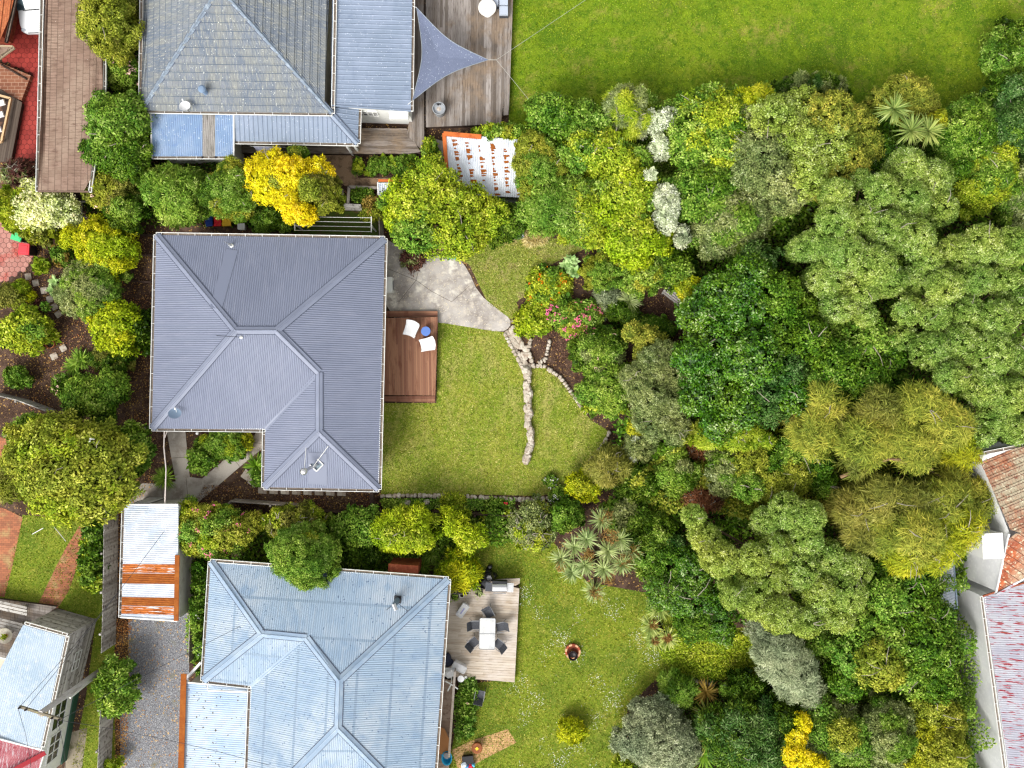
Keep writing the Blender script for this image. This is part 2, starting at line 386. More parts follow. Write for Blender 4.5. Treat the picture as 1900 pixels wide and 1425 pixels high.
    for _ in range(twigs):
        l = random.choice(L); t = random.uniform(0, 6.28); r = l[3] * random.uniform(.6, 1.15); zz = l[2] + l[5] * random.uniform(.6, 1.05)
        a = (l[0] + math.cos(t) * r * .2, l[1] + math.sin(t) * r * .2, zz); b_ = (l[0] + math.cos(t) * r, l[1] + math.sin(t) * r, zz + .1)
        mb.tube([a, ((a[0] + b_[0]) / 2 + random.uniform(-.1, .1), (a[1] + b_[1]) / 2 + random.uniform(-.1, .1), zz + .12), b_], [.025, .018, .008], 4, 1)
    mb.build('trunk' if h > 2.2 else 'stem', [BARK, BARKG], root)
    return root

def blades(cx, cy, z, n, L, Wd, up=(.1, 1.2), arch=.6, seed_w=0):
    """arched strap leaves from a point -> quads (n*4 segs)"""
    az = rng.uniform(0, 2 * math.pi, n); el = rng.uniform(up[0], up[1], n); ln = L * rng.uniform(.75, 1.1, n)
    hx, hy = np.cos(az), np.sin(az); sx, sy = -hy, hx; st = np.linspace(0, 1, 5); Q = []
    pts = []
    for s_ in st:
        e = el - arch * s_ * 1.3; r = ln * s_ * np.cos(el - arch * s_ * .6); zz = ln * s_ * np.sin(el - arch * s_ * .65)
        pts.append(np.stack([cx + hx * r, cy + hy * r, z + zz], 1))
    wd = [.55, 1, .85, .55, .06]
    for i in range(4):
        a, b = pts[i], pts[i + 1]; s_ = np.stack([sx, sy, np.zeros(n)], 1) * Wd * .5
        Q.append(np.stack([a - s_ * wd[i], a + s_ * wd[i], b + s_ * wd[i + 1], b - s_ * wd[i + 1]], 1))
    V = np.concatenate(Q); rr = rng.uniform(0, 1, n); return V, np.tile(rr, 4)
def strap_plant(name, label, cat, heads, L, Wd, pal, n=60, h=.2, up=(.1, 1.4), arch=.7, seeds=None, group=None, trunkr=.09, base=None):
    """heads: [(px,py,z)]"""
    pts = [P(a, b, z) for a, b, z in heads]
    bx, by, _ = P(*base) if base else (sum(p[0] for p in pts) / len(pts), sum(p[1] for p in pts) / len(pts), 0)
    root = thing(name, label, cat, (bx, by, 0), group); pals = pal if isinstance(pal, list) else [pal]
    for i, p in enumerate(pts):
        V, r = blades(p[0], p[1], p[2], n, L, Wd, up, arch)
        quad_mesh('leaf_rosette', V, np.full(len(V), 0), r, rng.uniform(0, 1, len(V)) * .5 + .3, [leafmat(pals[i % len(pals)])], root, (bx, by, 0))
        if max(p[2], 0) > .6:
            mb = MB(); mb.tube([(bx, by, -.05), ((bx + p[0]) / 2, (by + p[1]) / 2, p[2] * .6), (p[0], p[1], p[2])], [trunkr * 1.4, trunkr, trunkr * .8], 7); mb.build('trunk', BARK, root)
    if seeds:
        for (a, b, z, rp) in seeds:
            x, y, _ = P(a, b, z); r = PX(rp, z); m_ = 260
            pp = np.array([x, y, z]) + unit(rng.normal(0, 1, (m_, 3))) * rng.uniform(.2, 1, (m_, 1)) ** .6 * r * np.array([1, 1, .6])
            V = leafquads(pp, rng.normal(0, 1, (m_, 3)) + np.array([0, 0, 1]), rng.normal(0, 1, (m_, 3)), np.full(m_, .13), np.full(m_, .035))
            quad_mesh('seed_head', V, np.zeros(m_), rng.uniform(0, 1, m_), rng.uniform(0, 1, m_), [leafmat('seed')], root, (bx, by, 0))
    return root

# ------------------------------------------------------------------ ground sheets
def sheet(name, poly, z, mat, kind='structure', world=False):
    pts = poly if world else [P(x, y, z) for x, y in poly]
    mb = MB(); n = len(pts); ar = sum(pts[i][0] * pts[(i + 1) % n][1] - pts[(i + 1) % n][0] * pts[i][1] for i in range(n))
    f = tuple(range(n)) if ar > 0 else tuple(range(n - 1, -1, -1))
    mb.add([(p[0], p[1], z) for p in pts], [f]); o = mb.build(name, mat); o['kind'] = kind; return o
def smooth_poly(pts, it=2):
    for _ in range(it):
        q = []
        for i in range(len(pts)):
            a, b = pts[i], pts[(i + 1) % len(pts)]
            q += [(a[0] * .75 + b[0] * .25, a[1] * .75 + b[1] * .25), (a[0] * .25 + b[0] * .75, a[1] * .25 + b[1] * .75)]
        pts = q
    return pts
def inpoly(x, y, poly):
    ins = np.zeros(len(x), bool); n = len(poly)
    for i in range(n):
        x1, y1 = poly[i]; x2, y2 = poly[(i + 1) % n]
        if y1 == y2: continue
        cnd = ((y1 > y) != (y2 > y)) & (x < (x2 - x1) * (y - y1) / (y2 - y1) + x1); ins ^= cnd
    return ins
def scatter(poly, n, z=0):
    w = np.array([P(a, b, z)[:2] for a, b in poly]); lo = w.min(0); hi = w.max(0); out = []; got = 0
    while got < n:
        p = rng.uniform(lo, hi, (n * 2, 2)); k = inpoly(p[:, 0], p[:, 1], [tuple(q) for q in w]); out.append(p[k]); got += k.sum()
    return np.concatenate(out)[:n]

m_soil = M('soil', c('#5a6a24'), [('noise', .2, c('#6a7430'), .45, .6), ('noise', 1.2, c('#4a5a1c'), .52, .66), ('noise', 25, c('#2a2018'), .45, .65)], rough=.95, bump=[('noise', 30, .5, .05)])
m_mulch = M('bark_mulch', c('#4e3a2e'), [('noise', 30, c('#2a1c15'), .42, .62), ('noise', 1.1, c('#6a5448'), .48, .7), ('noise', 55, c('#9a7c62'), .6, .7), ('cell', 18, c('#b08c50'), .93, .96)], rough=.95, bump=[('noise', 40, .7, .04)])
m_lawnA = M('lawn_main', c('#8c9434'), [('noise', .3, c('#768a22'), .44, .56), ('noise', .7, c('#a39c58'), .50, .66, (1, .5, 1)), ('noise', 2.4, c('#6c821e'), .5, .62), ('noise', 7, c('#a8a450'), .54, .66), ('noise', 15, c('#5e741a'), .54, .64), ('noise', 24, c('#bcb868'), .58, .68)], rough=.95, bump=[('noise', 45, .6, .05)])
m_lawnB = M('lawn_upper', c('#668412'), [('noise', .14, c('#7c8c1c'), .42, .6), ('noise', .3, c('#506e10'), .46, .6), ('noise', .5, c('#948c44'), .52, .68), ('noise', 1.2, c('#7c9418'), .5, .66), ('noise', 2.2, c('#527010'), .5, .62), ('noise', 9, c('#80902a'), .52, .68), ('noise', 15, c('#4c6a0c'), .54, .66)], rough=.95, bump=[('noise', 45, .6, .05)])
m_lawnC = M('lawn_lower', c('#7e8c26'), [('noise', .35, c('#5e7420'), .45, .6), ('noise', .9, c('#9a9642'), .56, .72), ('noise', 4, c('#5f7a18'), .5, .66), ('noise', 9, c('#96963c'), .54, .66), ('noise', 15, c('#48640f'), .54, .64), ('noise', 24, c('#b0ac54'), .58, .68)], rough=.95, bump=[('noise', 45, .7, .06)])
m_lawnD = M('lawn_dry', c('#84903a'), [('noise', .6, c('#a8966a'), .5, .62), ('noise', 3.0, c('#6c8222'), .5, .66), ('noise', 26, c('#b0a868'), .52, .72), ('noise', 34, c('#5c6c24'), .55, .75)], rough=.95, bump=[('noise', 45, .6, .05)])
m_conc = M('concrete', c('#b2aaa0'), [('noise', .8, c('#8a8076'), .45, .65), ('noise', 3, c('#b8b0a4'), .52, .7), ('noise', 30, c('#7c7268'), .58, .7), ('noise', 9, c('#c8c0b2'), .64, .72)], rough=.9, bump=[('noise', 40, .25, .02)])
m_patio = M('patio_concrete', c('#b4aea8'), [('noise', .7, c('#8c847e'), .42, .62), ('noise', 2.4, c('#bdb4a8'), .5, .66), ('noise', 7, c('#d8d0c2'), .6, .68), ('noise', 28, c('#80766c'), .58, .7), ('cell', 30, c('#d4c8a8'), .97, .985), ('noise', 1.3, c('#d4cec2'), .56, .66)], rough=.9, bump=[('noise', 30, .25, .02)])
m_gravel = M('gravel', c('#88898c'), [('cell', 34, c('#b2b3b6'), .45, .9), ('vor', 34, c('#5c5c62'), .42, .62), ('noise', .9, c('#767460'), .58, .72), ('cell', 12, c('#b89c74'), .965, .98)], rough=.9, bump=[('vor', 22, .8, .03)])
m_redpave = M('red_hex_paving', c('#581c18'), [('noise', 25, c('#70241e'), .58, .7)], rough=.6, bump=[])
m_pinkpave = M('pink_hex_paving', c('#54403a'), [('noise', 20, c('#6a5850'), .56, .7)], rough=.8)
m_brickpath = M('brick_paving', c('#b07050'), [('brickvar', 4.2, c('#8c5a44'), 0, 1), ('noise', 1.3, c('#a88c60'), .5, .66), ('brick', 4.2, c('#5a4432'), .2, .8), ('noise', 20, c('#7a4a38'), .58, .7)], rough=.9)
m_ybrick = M('yellow_brick_paving', c('#c8a070'), [('brickvar', 4.6, c('#b08860'), 0, 1), ('noise', 2.2, c('#8a8440'), .56, .68), ('brick', 4.6, c('#6a5c30'), .2, .8), ('noise', 14, c('#dcc49c'), .58, .7)], rough=.9)

G = 700
sheet('ground', [(-G, -G), (G, -G), (G, G), (-G, G)], -.02, m_soil, world=True)
sheet('garden_bed', [(-60, -60), (1960, -60), (1960, 1490), (-60, 1490)], -.012, m_mulch)
POLY = {
 'main_lawn': [(707,918),(706,748),(810,748),(813,598),(938,617),(958,655),(978,683),(1010,681),(1040,703),(1075,753),(1097,780),(1130,800),(1118,848),(1078,888),(1040,912),(1000,920),(850,917)],
 'small_lawn': [(850,482),(880,462),(960,440),(1075,444),(1084,462),(1040,482),(990,508),(975,525),(980,545),(958,560),(965,585),(948,592),(905,562),(885,520),(870,490)],
 'upper_lawn': [(946,-300),(2300,-300),(2300,120),(1960,300),(1500,235),(1120,260),(944,262)],
 'lower_lawn': [(835,1064),(880,1000),(1000,975),(1090,1080),(1200,1100),(1300,1165),(1430,1165),(1445,1240),(1330,1262),(1215,1262),(1165,1310),(1140,1500),(815,1500),(840,1380),(860,1270),(950,1260),(962,1080)],
 'side_lawn': [(42,955),(158,965),(195,960),(212,1150),(215,1500),(118,1500),(160,1290),(178,1150),(100,1125),(-60,1100),(5,1100)],
}
for i, (nm, m_) in enumerate((('main_lawn', m_lawnA), ('small_lawn', m_lawnD), ('upper_lawn', m_lawnB), ('lower_lawn', m_lawnC), ('side_lawn', m_lawnC))):
    sheet(nm, POLY[nm], -.008, m_)
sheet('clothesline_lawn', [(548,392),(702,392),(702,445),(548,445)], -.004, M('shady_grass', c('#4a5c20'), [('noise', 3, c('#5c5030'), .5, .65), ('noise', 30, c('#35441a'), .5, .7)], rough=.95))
sheet('patio', smooth_poly([(712,440),(735,455),(770,470),(850,478),(868,500),(888,545),(925,575),(948,592),(946,608),(930,617),(870,607),(808,597),(712,597)], 1), 0, m_patio)
sheet('front_path', [(306,780),(342,780),(348,845),(352,885),(375,888),(420,850),(468,815),(487,780),(500,780),(500,822),(450,862),(400,905),(368,932),(345,940),(300,938),(238,938),(240,905),(262,897),(300,897),(326,893),(318,850)], 0, m_conc)
sheet('gravel_drive', [(238,1130),(352,1130),(348,1500),(225,1500),(222,1300),(238,1230)], 0, m_gravel)
sheet('red_driveway', [(20,-60),(100,-60),(90,335),(18,335),(24,300),(40,190),(56,138),(4,110)], 0, m_redpave)
sheet('hexagon_courtyard', smooth_poly([(-60,380),(40,390),(68,440),(62,478),(40,505),(10,522),(-60,540)], 1), 0, m_pinkpave)
sheet('brick_path', [(-60,938),(5,942),(42,960),(22,1055),(8,1108),(-60,1100)], 0, m_brickpath)
sheet('brick_garden_path', [(152,968),(168,974),(160,1010),(140,1060),(128,1095),(108,1128),(72,1118),(95,1070),(120,1020)], 0, m_brickpath)
sheet('brick_yard', [(-60,800),(20,815),(45,850),(25,862),(-60,860)], 0, m_brickpath)
sheet('yellow_brick_path', [(838,1392),(872,1375),(942,1353),(958,1378),(905,1405),(868,1425),(850,1428)], 0, m_ybrick)
sheet('concrete_yard', [(590,278),(648,280),(665,330),(730,330),(800,330),(800,345),(662,345),(640,345),(612,320),(560,300)], 0, M('stained_concrete', c('#a08468'), [('noise', 1.5, c('#5c4a3a'), .48, .62), ('noise', 20, c('#b89c80'), .55, .7)], rough=.9))
sheet('concrete_slab', [(128,1360),(162,1350),(150,1440),(118,1440)], 0, M('mossy_concrete', c('#8c8270'), [('noise', 2, c('#5c5a3c'), .5, .65), ('noise', 18, c('#a89c88'), .55, .7)], rough=.9))
sheet('stepped_path', [(800,255),(822,262),(822,330),(803,330)], 0, m_conc)

def hexpave(name, poly, rad, z, mat):
    w = [P(x, y, z)[:2] for x, y in poly]; xs = [q[0] for q in w]; ys = [q[1] for q in w]; mb = MB(); dy = rad * 1.5; dx = rad * math.sqrt(3); j = 0; y = min(ys)
    while y < max(ys):
        x = min(xs) + (dx / 2 if j % 2 else 0)
        while x < max(xs):
            if inpoly(np.array([x]), np.array([y]), w)[0]:
                rr = rad * .93; o = [(x + rr * math.cos(R(30 + 60 * i)), y + rr * math.sin(R(30 + 60 * i)), z + .012) for i in range(6)]; mb.add(o, [(0, 1, 2, 3, 4, 5)])
            x += dx
        y += dy; j += 1
    mb.build(name, mat)['kind'] = 'structure'
hexpave('red_hexagon_paving', [(20,-60),(100,-60),(90,335),(18,335),(24,300),(40,190),(56,138),(4,110)], .175, 0, M('red_paver', c('#8a302a'), [('attr:rnd', 1, c('#a03c34'), 0, 1), ('noise', 3, c('#74261f'), .55, .7)], rough=.6))
hexpave('pink_hexagon_paving', smooth_poly([(-60,380),(40,390),(68,440),(62,478),(40,505),(10,522),(-60,540)], 1), .175, 0, M('pink_paver', c('#a06c62'), [('attr:rnd', 1, c('#b88478'), 0, 1), ('noise', .8, c('#a84c42'), .5, .62), ('noise', 20, c('#c8a89c'), .58, .7)], rough=.8))
mb = MB()
for a_, b_ in (((716, 497), (772, 520)), ((772, 520), (800, 540)), ((800, 540), (838, 560)), ((838, 560), (872, 530)), ((772, 520), (780, 488)), ((740, 560), (772, 520))): mb.beam(P(*a_, .004), P(*b_, .004), .02, .006)
for a_, b_ in (((345, 885), (350, 938)), ((380, 905), (395, 925)), ((430, 848), (447, 868)), ((455, 818), (500, 826)), ((318, 850), (348, 848)), ((300, 898), (302, 938))): mb.beam(P(*a_, .004), P(*b_, .004), .02, .006)
mb.build('concrete_joints', M('joint_dark', c('#5c544c'), rough=.95))['kind'] = 'structure'
# grass blades, daisies, chips, leaf litter (uncountable)
def stuff_quads(name, p, z, L, Wd, pal, label=None, flat=False, mats=None):
    n = len(p); pp = np.column_stack([p, np.full(n, z)])
    if flat: nn = np.array([0, 0, 1.]) + rng.normal(0, .25, (n, 3)); d = rng.normal(0, 1, (n, 3)); d[:, 2] = 0; pp[:, 2] += rng.uniform(0, .012, n)
    else: nn = rng.normal(0, 1, (n, 3)); d = rng.normal(0, .6, (n, 3)) + np.array([0, 0, .8])
    sz = rng.uniform(.6, 1.3, n); V = leafquads(pp, nn, d, L * sz, Wd * sz, fold=.15)
    root = quad_mesh(name, V, np.zeros(n), rng.uniform(0, 1, n), rng.uniform(0, 1, n), [mats or leafmat(pal)], None, (0, 0, 0)); root['kind'] = 'stuff'; return root
PALS['turfa'] = ('#56701a','#8c9630','#b4b064','#d4ca88'); PALS['turfb'] = ('#486810','#6c8a14','#8ca024','#a4a84a'); PALS['turfc'] = ('#46640e','#7c8e20','#a8a444','#c8bc68')
for nm, pl, k in (('main_lawn', 'turfa', 34000), ('small_lawn', 'turfa', 9000), ('upper_lawn', 'turfb', 60000), ('lower_lawn', 'turfc', 44000), ('side_lawn', 'turfc', 10000)):
    poly = POLY[nm] if nm != 'upper_lawn' else [(946,-20),(1930,-20),(1930,250),(1500,240),(1120,260),(944,262)]
    stuff_quads('grass', scatter(poly, k), -.01, .09, .04, pl)['label'] = {'main_lawn': 'short mown grass of the lawn beside the brown deck', 'small_lawn': 'dry patchy grass beside the concrete patio', 'upper_lawn': 'bright green grass of the big upper lawn', 'lower_lawn': 'longer grass around the fire pit', 'side_lawn': 'grass between the brick paths and paling fence'}[nm]
dp = scatter([(965,1080),(1120,1100),(1230,1130),(1300,1240),(1240,1290),(1160,1430),(960,1430),(960,1290),(870,1280),(960,1265)], 9000)
keepd = (np.sin(dp[:, 0] * 1.3 + 1) * np.cos(dp[:, 1] * 1.1) + np.sin(dp[:, 0] * 3.1) * np.sin(dp[:, 1] * 2.7 + 1) + rng.normal(0, .45, len(dp))) > .85
o = stuff_quads('daisies', dp[keepd], .05, .036, .034, 'whitef', flat=True); o['label'] = 'tiny white daisies dotted over the lower lawn'
chips = np.concatenate([scatter([(225,430),(300,430),(300,900),(230,900)], 6000), scatter([(60,450),(230,480),(240,760),(40,760),(0,640)], 9000), scatter([(380,900),(700,905),(700,945),(350,940)], 5000), scatter([(990,600),(1080,600),(1080,760),(1010,680)], 2500), scatter([(1180,540),(1280,540),(1290,620),(1180,610)], 1500)])
PALS['chip'] = ('#2c1e16','#4e382c','#7a5c48','#a4866c')
o = stuff_quads('bark_chips', chips, .0, .075, .035, 'chip', flat=True); o['label'] = 'dark bark chips over the garden beds'
PALS['litter'] = ('#6a4424','#9c6c34','#c49850','#dcc080')
lit = np.concatenate([scatter([(225,430),(290,430),(285,900),(232,960),(232,830)], 900), scatter([(60,450),(230,480),(240,760),(40,760)], 1100), scatter([(215,1130),(245,1140),(235,1425),(212,1425)], 1600), scatter([(380,900),(700,905),(700,945),(350,940)], 400), scatter([(235,1120),(350,1120),(350,1425),(235,1425)], 420), scatter([(205,890),(250,890),(240,1100),(210,1100)], 700)])
o = stuff_quads('leaf_litter', lit, .012, .075, .05, 'litter', flat=True); o['label'] = 'fallen tan leaves on the beds and the gravel drive'
def undergrowth(poly, n, pal, label, zmax=.9, L=.2):
    p = scatter(poly, n); z = (np.sin(p[:, 0] * 1.7) * np.cos(p[:, 1] * 1.9) * .35 + .5) * zmax + rng.normal(0, .1, n); z = np.maximum(z, .03)
    pp = np.column_stack([p, z]); nn = rng.normal(0, .5, (n, 3)) + np.array([0, 0, 1]); V = leafquads(pp, nn, rng.normal(0, 1, (n, 3)), rng.uniform(.7, 1.3, n) * L, rng.uniform(.7, 1.3, n) * L * .5)
    o = quad_mesh('undergrowth', V, np.zeros(n), rng.uniform(0, 1, n), rng.uniform(0, 1, n), [leafmat(pal)], None, (0, 0, 0)); tag(o, label, None, None, 'stuff')
undergrowth([(985,270),(1400,200),(1960,250),(1960,830),(1760,1040),(1750,1120),(1800,1500),(1420,1500),(1440,1180),(1240,1080),(1130,900),(1140,780),(1290,620),(1270,540),(1100,460),(960,420)], 90000, 'deep', 'dark low undergrowth beneath the wooded slope', 2.8, .26)
undergrowth([(1000,235),(1100,215),(1400,180),(1440,420),(1280,470),(1100,440),(985,400)], 34000, 'mid', 'mid green leafy tangle filling the gaps of the upper thicket', 4.6, .16)
undergrowth([(1420,1170),(1560,1100),(1640,1000),(1740,1060),(1770,1200),(1800,1480),(1470,1480),(1440,1300)], 34000, 'mid', 'mid green leafy tangle between the lower right trees', 4.4, .16)
undergrowth([(1280,800),(1440,760),(1640,860),(1600,960),(1420,960),(1250,930),(1150,980),(1160,880)], 22000, 'olive', 'olive leafy tangle in the middle of the woods', 3.2, .15)
undergrowth([(1760,200),(1950,220),(1950,480),(1800,440)], 12000, 'mid', 'leafy tangle at the upper right edge', 4.4, .16)
undergrowth([(470,950),(960,955),(960,1000),(880,1020),(700,1060),(600,1055),(380,1045),(360,950)], 9000, 'deep', 'low leafy ground cover behind the blue roofed house', .6)
undergrowth([(1220,1160),(1430,1180),(1425,1255),(1260,1260),(1225,1215)], 9000, 'lime', 'bright green creeping ground cover under the trees', .25, .12)
undergrowth([(1230,1260),(1440,1260),(1440,1500),(1130,1500),(1150,1400)], 8000, 'dark', 'dark ferny ground cover around the silver bush', .6)
undergrowth([(140,-40),(262,-40),(262,430),(190,430),(150,370)], 8000, 'dark', 'dark ground cover along the brown tiled roof', .9)
undergrowth([(258,300),(440,305),(545,330),(640,345),(545,420),(260,420)], 2500, 'dark', 'leafy ground cover between the upper house and grey roof', .4)
undergrowth([(706,925),(955,925),(950,945),(712,942)], 3500, 'green', 'leafy strip planting below the stone lawn edge', .3, .13)
undergrowth([(350,1035),(388,1045),(380,1235),(352,1225)], 3000, 'green', 'low ivy filling the gap beside the blue roofed house', .5, .14)
undergrowth([(855,1262),(880,1262),(885,1300),(870,1350),(848,1380),(840,1310)], 1500, 'green', 'garden strip beside the side walkway', .3, .12)

# ------------------------------------------------------------------ roofs and walls
def clip_iv(poly, t):
    """convex 2D polygon [(t,s)], vertical line t -> (s0,s1)"""
    ss = []; n = len(poly)
    for i in range(n):
        (a, b), (c_, d) = poly[i], poly[(i + 1) % n]
        if abs(a - c_) < 1e-9: continue
        if min(a, c_) - 1e-9 <= t <= max(a, c_) + 1e-9: ss.append(b + (d - b) * (t - a) / (c_ - a))
    return (min(ss), max(ss)) if len(ss) >= 2 and max(ss) - min(ss) > 1e-4 else None
def fit(ps):
    A = np.array([[p[0], p[1], 1] for p in ps]); return np.linalg.lstsq(A, np.array([p[2] for p in ps]), rcond=None)[0]
def roof_face(mb, ps, prof, k=0, pitch=.11, amp=.013, sdir=None):
    a, b, d0 = fit(ps); g = math.hypot(a, b)
    s = (a / g, b / g) if g > 1e-4 else (0, 1)
    if sdir: s = sdir
    t = (s[1], -s[0])
    P2 = [(p[0] * t[0] + p[1] * t[1], p[0] * s[0] + p[1] * s[1]) for p in ps]
    W_ = lambda tt, ss: (tt * t[0] + ss * s[0], tt * t[1] + ss * s[1])
    Z = lambda x, y: a * x + b * y + d0
    t0, t1 = min(q[0] for q in P2), max(q[0] for q in P2)
    if prof in ('corr', 'flat', 'rib'):
        stp = pitch / 4 if prof == 'corr' else (.09 if prof == 'flat' else .04); n = max(2, int((t1 - t0) / stp)); prev = None; vs = []; fs = []; uv = []
        for i in range(n + 1):
            tt = t0 + 1e-4 + (t1 - t0 - 2e-4) * i / n; iv = clip_iv(P2, tt)
            if iv is None: prev = None; continue
            zo = amp * math.cos(2 * math.pi * tt / pitch) if prof == 'corr' else 0
            if prof == 'rib': zo = .028 if (tt / .24) % 1 < .2 else 0
            q = len(vs)
            for ss in iv:
                x, y = W_(tt, ss); vs.append((x, y, Z(x, y) + zo)); uv.append((tt, ss))
            if prev is not None: fs.append((prev, q, q + 1, prev + 1))
            prev = q
        # orientation up
        mb.add(vs, [f if ((vs[f[1]][0] - vs[f[0]][0]) * (vs[f[2]][1] - vs[f[0]][1]) - (vs[f[1]][1] - vs[f[0]][1]) * (vs[f[2]][0] - vs[f[0]][0])) > 0 else tuple(reversed(f)) for f in fs], k, uv=uv)
    else:  # tile courses
        Q = [(b_, a_) for a_, b_ in P2]; s0, s1 = min(q[1] for q in P2), max(q[1] for q in P2); row = .36; n = int((s1 - s0) / row) + 1
        for i in range(n):
            lo, hi = s0 + i * row + 1e-4, min(s0 + (i + 1) * row, s1 - 1e-4)
            if hi - lo < .02: continue
            A_, B_ = clip_iv(Q, lo), clip_iv(Q, hi)
            if A_ is None: A_ = clip_iv(Q, lo + .01)
            if B_ is None: B_ = clip_iv(Q, hi - .01)
            if A_ is None or B_ is None: continue
            vs = []; uv = []; m_ = max(2, int((max(A_[1], B_[1]) - min(A_[0], B_[0])) / .075)); fs = []
            for j in range(m_ + 1):
                f_ = j / m_
                for (ss, iv, up) in ((lo, A_, -.012), (lo, A_, .05), (hi, B_, .005)):
                    tt = iv[0] + (iv[1] - iv[0]) * f_; x, y = W_(tt, ss); sc = .016 * abs(math.sin(math.pi * tt / .15)) if up > -.01 else 0
                    vs.append((x, y, Z(x, y) + up + sc)); uv.append((tt, ss + (.001 if up > .01 else 0)))
            for j in range(m_):
                a0 = j * 3; fs += [(a0, a0 + 3, a0 + 4, a0 + 1), (a0 + 1, a0 + 4, a0 + 5, a0 + 2)]
            def up_(f):
                A1 = Vector(vs[f[0]]); return (Vector(vs[f[1]]) - A1).cross(Vector(vs[f[2]]) - A1).z
            if up_(fs[1]) < 0: fs = [tuple(reversed(f)) for f in fs]
            mb.add(vs, fs, k, uv=uv)
    return (a, b, d0)
M_WHITE = M('white_paint', c('#e4e4e0'), [('noise', 3, c('#c8c8c0'), .58, .75)], rough=.6)
M_GUT = M('gutter_inside', c('#74695e'), [('noise', 9, c('#94867a'), .5, .7)], rough=.9)
M_GLASS = M('window_glass', c('#1c242c'), rough=.06, spec=.8)
def roof(parent, pts, faces, mats, prof='corr', capm=None, cap_w=.17, gutter=True, skip=(), guttermat=None, flash=None, valley=None, **kw):
    """pts: key->(px,py,z); faces: list of (keys, mat index[, profile])"""
    Wp = {k: P(*v) for k, v in pts.items()}; pl = []; mb = MB(); allm = mats if isinstance(mats, list) else [mats]
    for fc in faces:
        ps = [Wp[k] for k in fc[0]]; pl.append(roof_face(mb, ps, fc[2] if len(fc) > 2 else prof, fc[1], **kw))
    obs = mb.build('roof', allm, parent)
    E = {}
    for i, fc in enumerate(faces):
        ks = fc[0]
        for j in range(len(ks)): E.setdefault(frozenset((ks[j], ks[(j + 1) % len(ks)])), []).append((i, ks[j], ks[(j + 1) % len(ks)]))
    caps = MB(); cap_sh = MB(); gl = MB(); gi = MB(); fl = MB(); ng = False
    for e, u in E.items():
        i, ka, kb = u[0]; a, b = Vector(Wp[ka]), Vector(Wp[kb]); d = Vector((b.x - a.x, b.y - a.y, 0))
        if d.length < .05 or e in [frozenset(x) for x in skip]: continue
        ln = d.length; d.normalize(); nr = Vector((d.y, -d.x, 0))
        zf = lambda p_, x, y: p_[0] * x + p_[1] * y + p_[2]
        if len(u) == 2:
            cen = sum((Vector(Wp[k]) for k in faces[i][0]), Vector()) / len(faces[i][0]); md = (a + b) / 2
            side = 1 if (cen - md).dot(nr) > 0 else -1; pa, pb = pl[i], pl[u[1][0]]
            q = md + nr * side * .3; convex = zf(pa, q.x, q.y) < md.z + .0 and zf(pb, *(md - nr * side * .3).xy) < md.z
            w = cap_w if convex else cap_w * .5; up = .035 if convex else .012
            vs = []
            for p in (a, b):
                l = p + nr * side * w; r = p - nr * side * w
                vs += [(l.x, l.y, zf(pa, l.x, l.y) + up), (p.x, p.y, p.z + up + (.035 if convex else 0)), (r.x, r.y, zf(pb, r.x, r.y) + up)]
            fs = [(0, 1, 4, 3), (1, 2, 5, 4)]; A1 = Vector(vs[0])
            if (Vector(vs[1]) - A1).cross(Vector(vs[4]) - A1).z < 0: fs = [tuple(reversed(f)) for f in fs]
            caps.add(vs, fs)
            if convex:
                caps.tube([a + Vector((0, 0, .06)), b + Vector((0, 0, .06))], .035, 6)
                for j_ in (0, 2): cap_sh.tube([Vector(vs[j_]) - Vector((0, 0, .012)), Vector(vs[j_ + 3]) - Vector((0, 0, .012))], .022, 5)
        elif abs(a.z - b.z) < .12 and gutter:
            gl = MB(); gi = MB()
            cen = sum((Vector(Wp[k]) for k in faces[i][0]), Vector()) / len(faces[i][0]); md = (a + b) / 2; side = -1 if (cen - md).dot(nr) > 0 else 1; o_ = nr * side
            dz = Vector((0, 0, -.03))
            gl.beam(a + o_ * .13 + dz, b + o_ * .13 + dz, .022, .11); gl.beam(a - o_ * .03 - Vector((0, 0, .09)), b - o_ * .03 - Vector((0, 0, .09)), .03, .16)
            gi.beam(a + o_ * .06 - Vector((0, 0, .085)), b + o_ * .06 - Vector((0, 0, .085)), .11, .03); ng = True
            nb = int(ln / .9)
            for q in range(nb + 1):
                p = a.lerp(b, (q + .3) / (nb + .6)); gl.beam(p + o_ * .0, p + o_ * .13, .022, .012)
            gl.beam(a - d * .0 + dz, a + o_ * .13 + dz, .03, .11); gl.beam(b + dz, b + o_ * .13 + dz, .03, .11)
            gl.build('gutter', [guttermat or M_WHITE], parent); gi.build('gutter_channel', M_GUT, parent)
        else: fl = MB(); fl.beam(a + Vector((0, 0, .015)), b + Vector((0, 0, .015)), .07, .09); fl.build('barge_board', flash or M_WHITE, parent)
    if caps.v: caps.build('ridge_cap', capm or allm[0], obs)
    if cap_sh.v: cap_sh.build('cap_shadow_line', M('cap_shadow_dark', c('#4a5060'), rough=.8), obs)  # dark tubes added to draw the shadow gap under the cap edges

    return Wp, obs
def inset(poly, d):
    n = len(poly); ar = sum(poly[i][0] * poly[(i + 1) % n][1] - poly[(i + 1) % n][0] * poly[i][1] for i in range(n))
    if ar < 0: poly = poly[::-1]
    o = []
    for i in range(n):
        p0, p1, p2 = (Vector(poly[(i + j - 1) % n][:2]) for j in range(3)); e1 = (p1 - p0).normalized(); e2 = (p2 - p1).normalized()
        n1 = Vector((-e1.y, e1.x)); n2 = Vector((-e2.y, e2.x)); k = (n1 + n2) / max(1e-3, 1 + n1.dot(n2)); q = p1 + k * d; o.append((q.x, q.y))
    return o
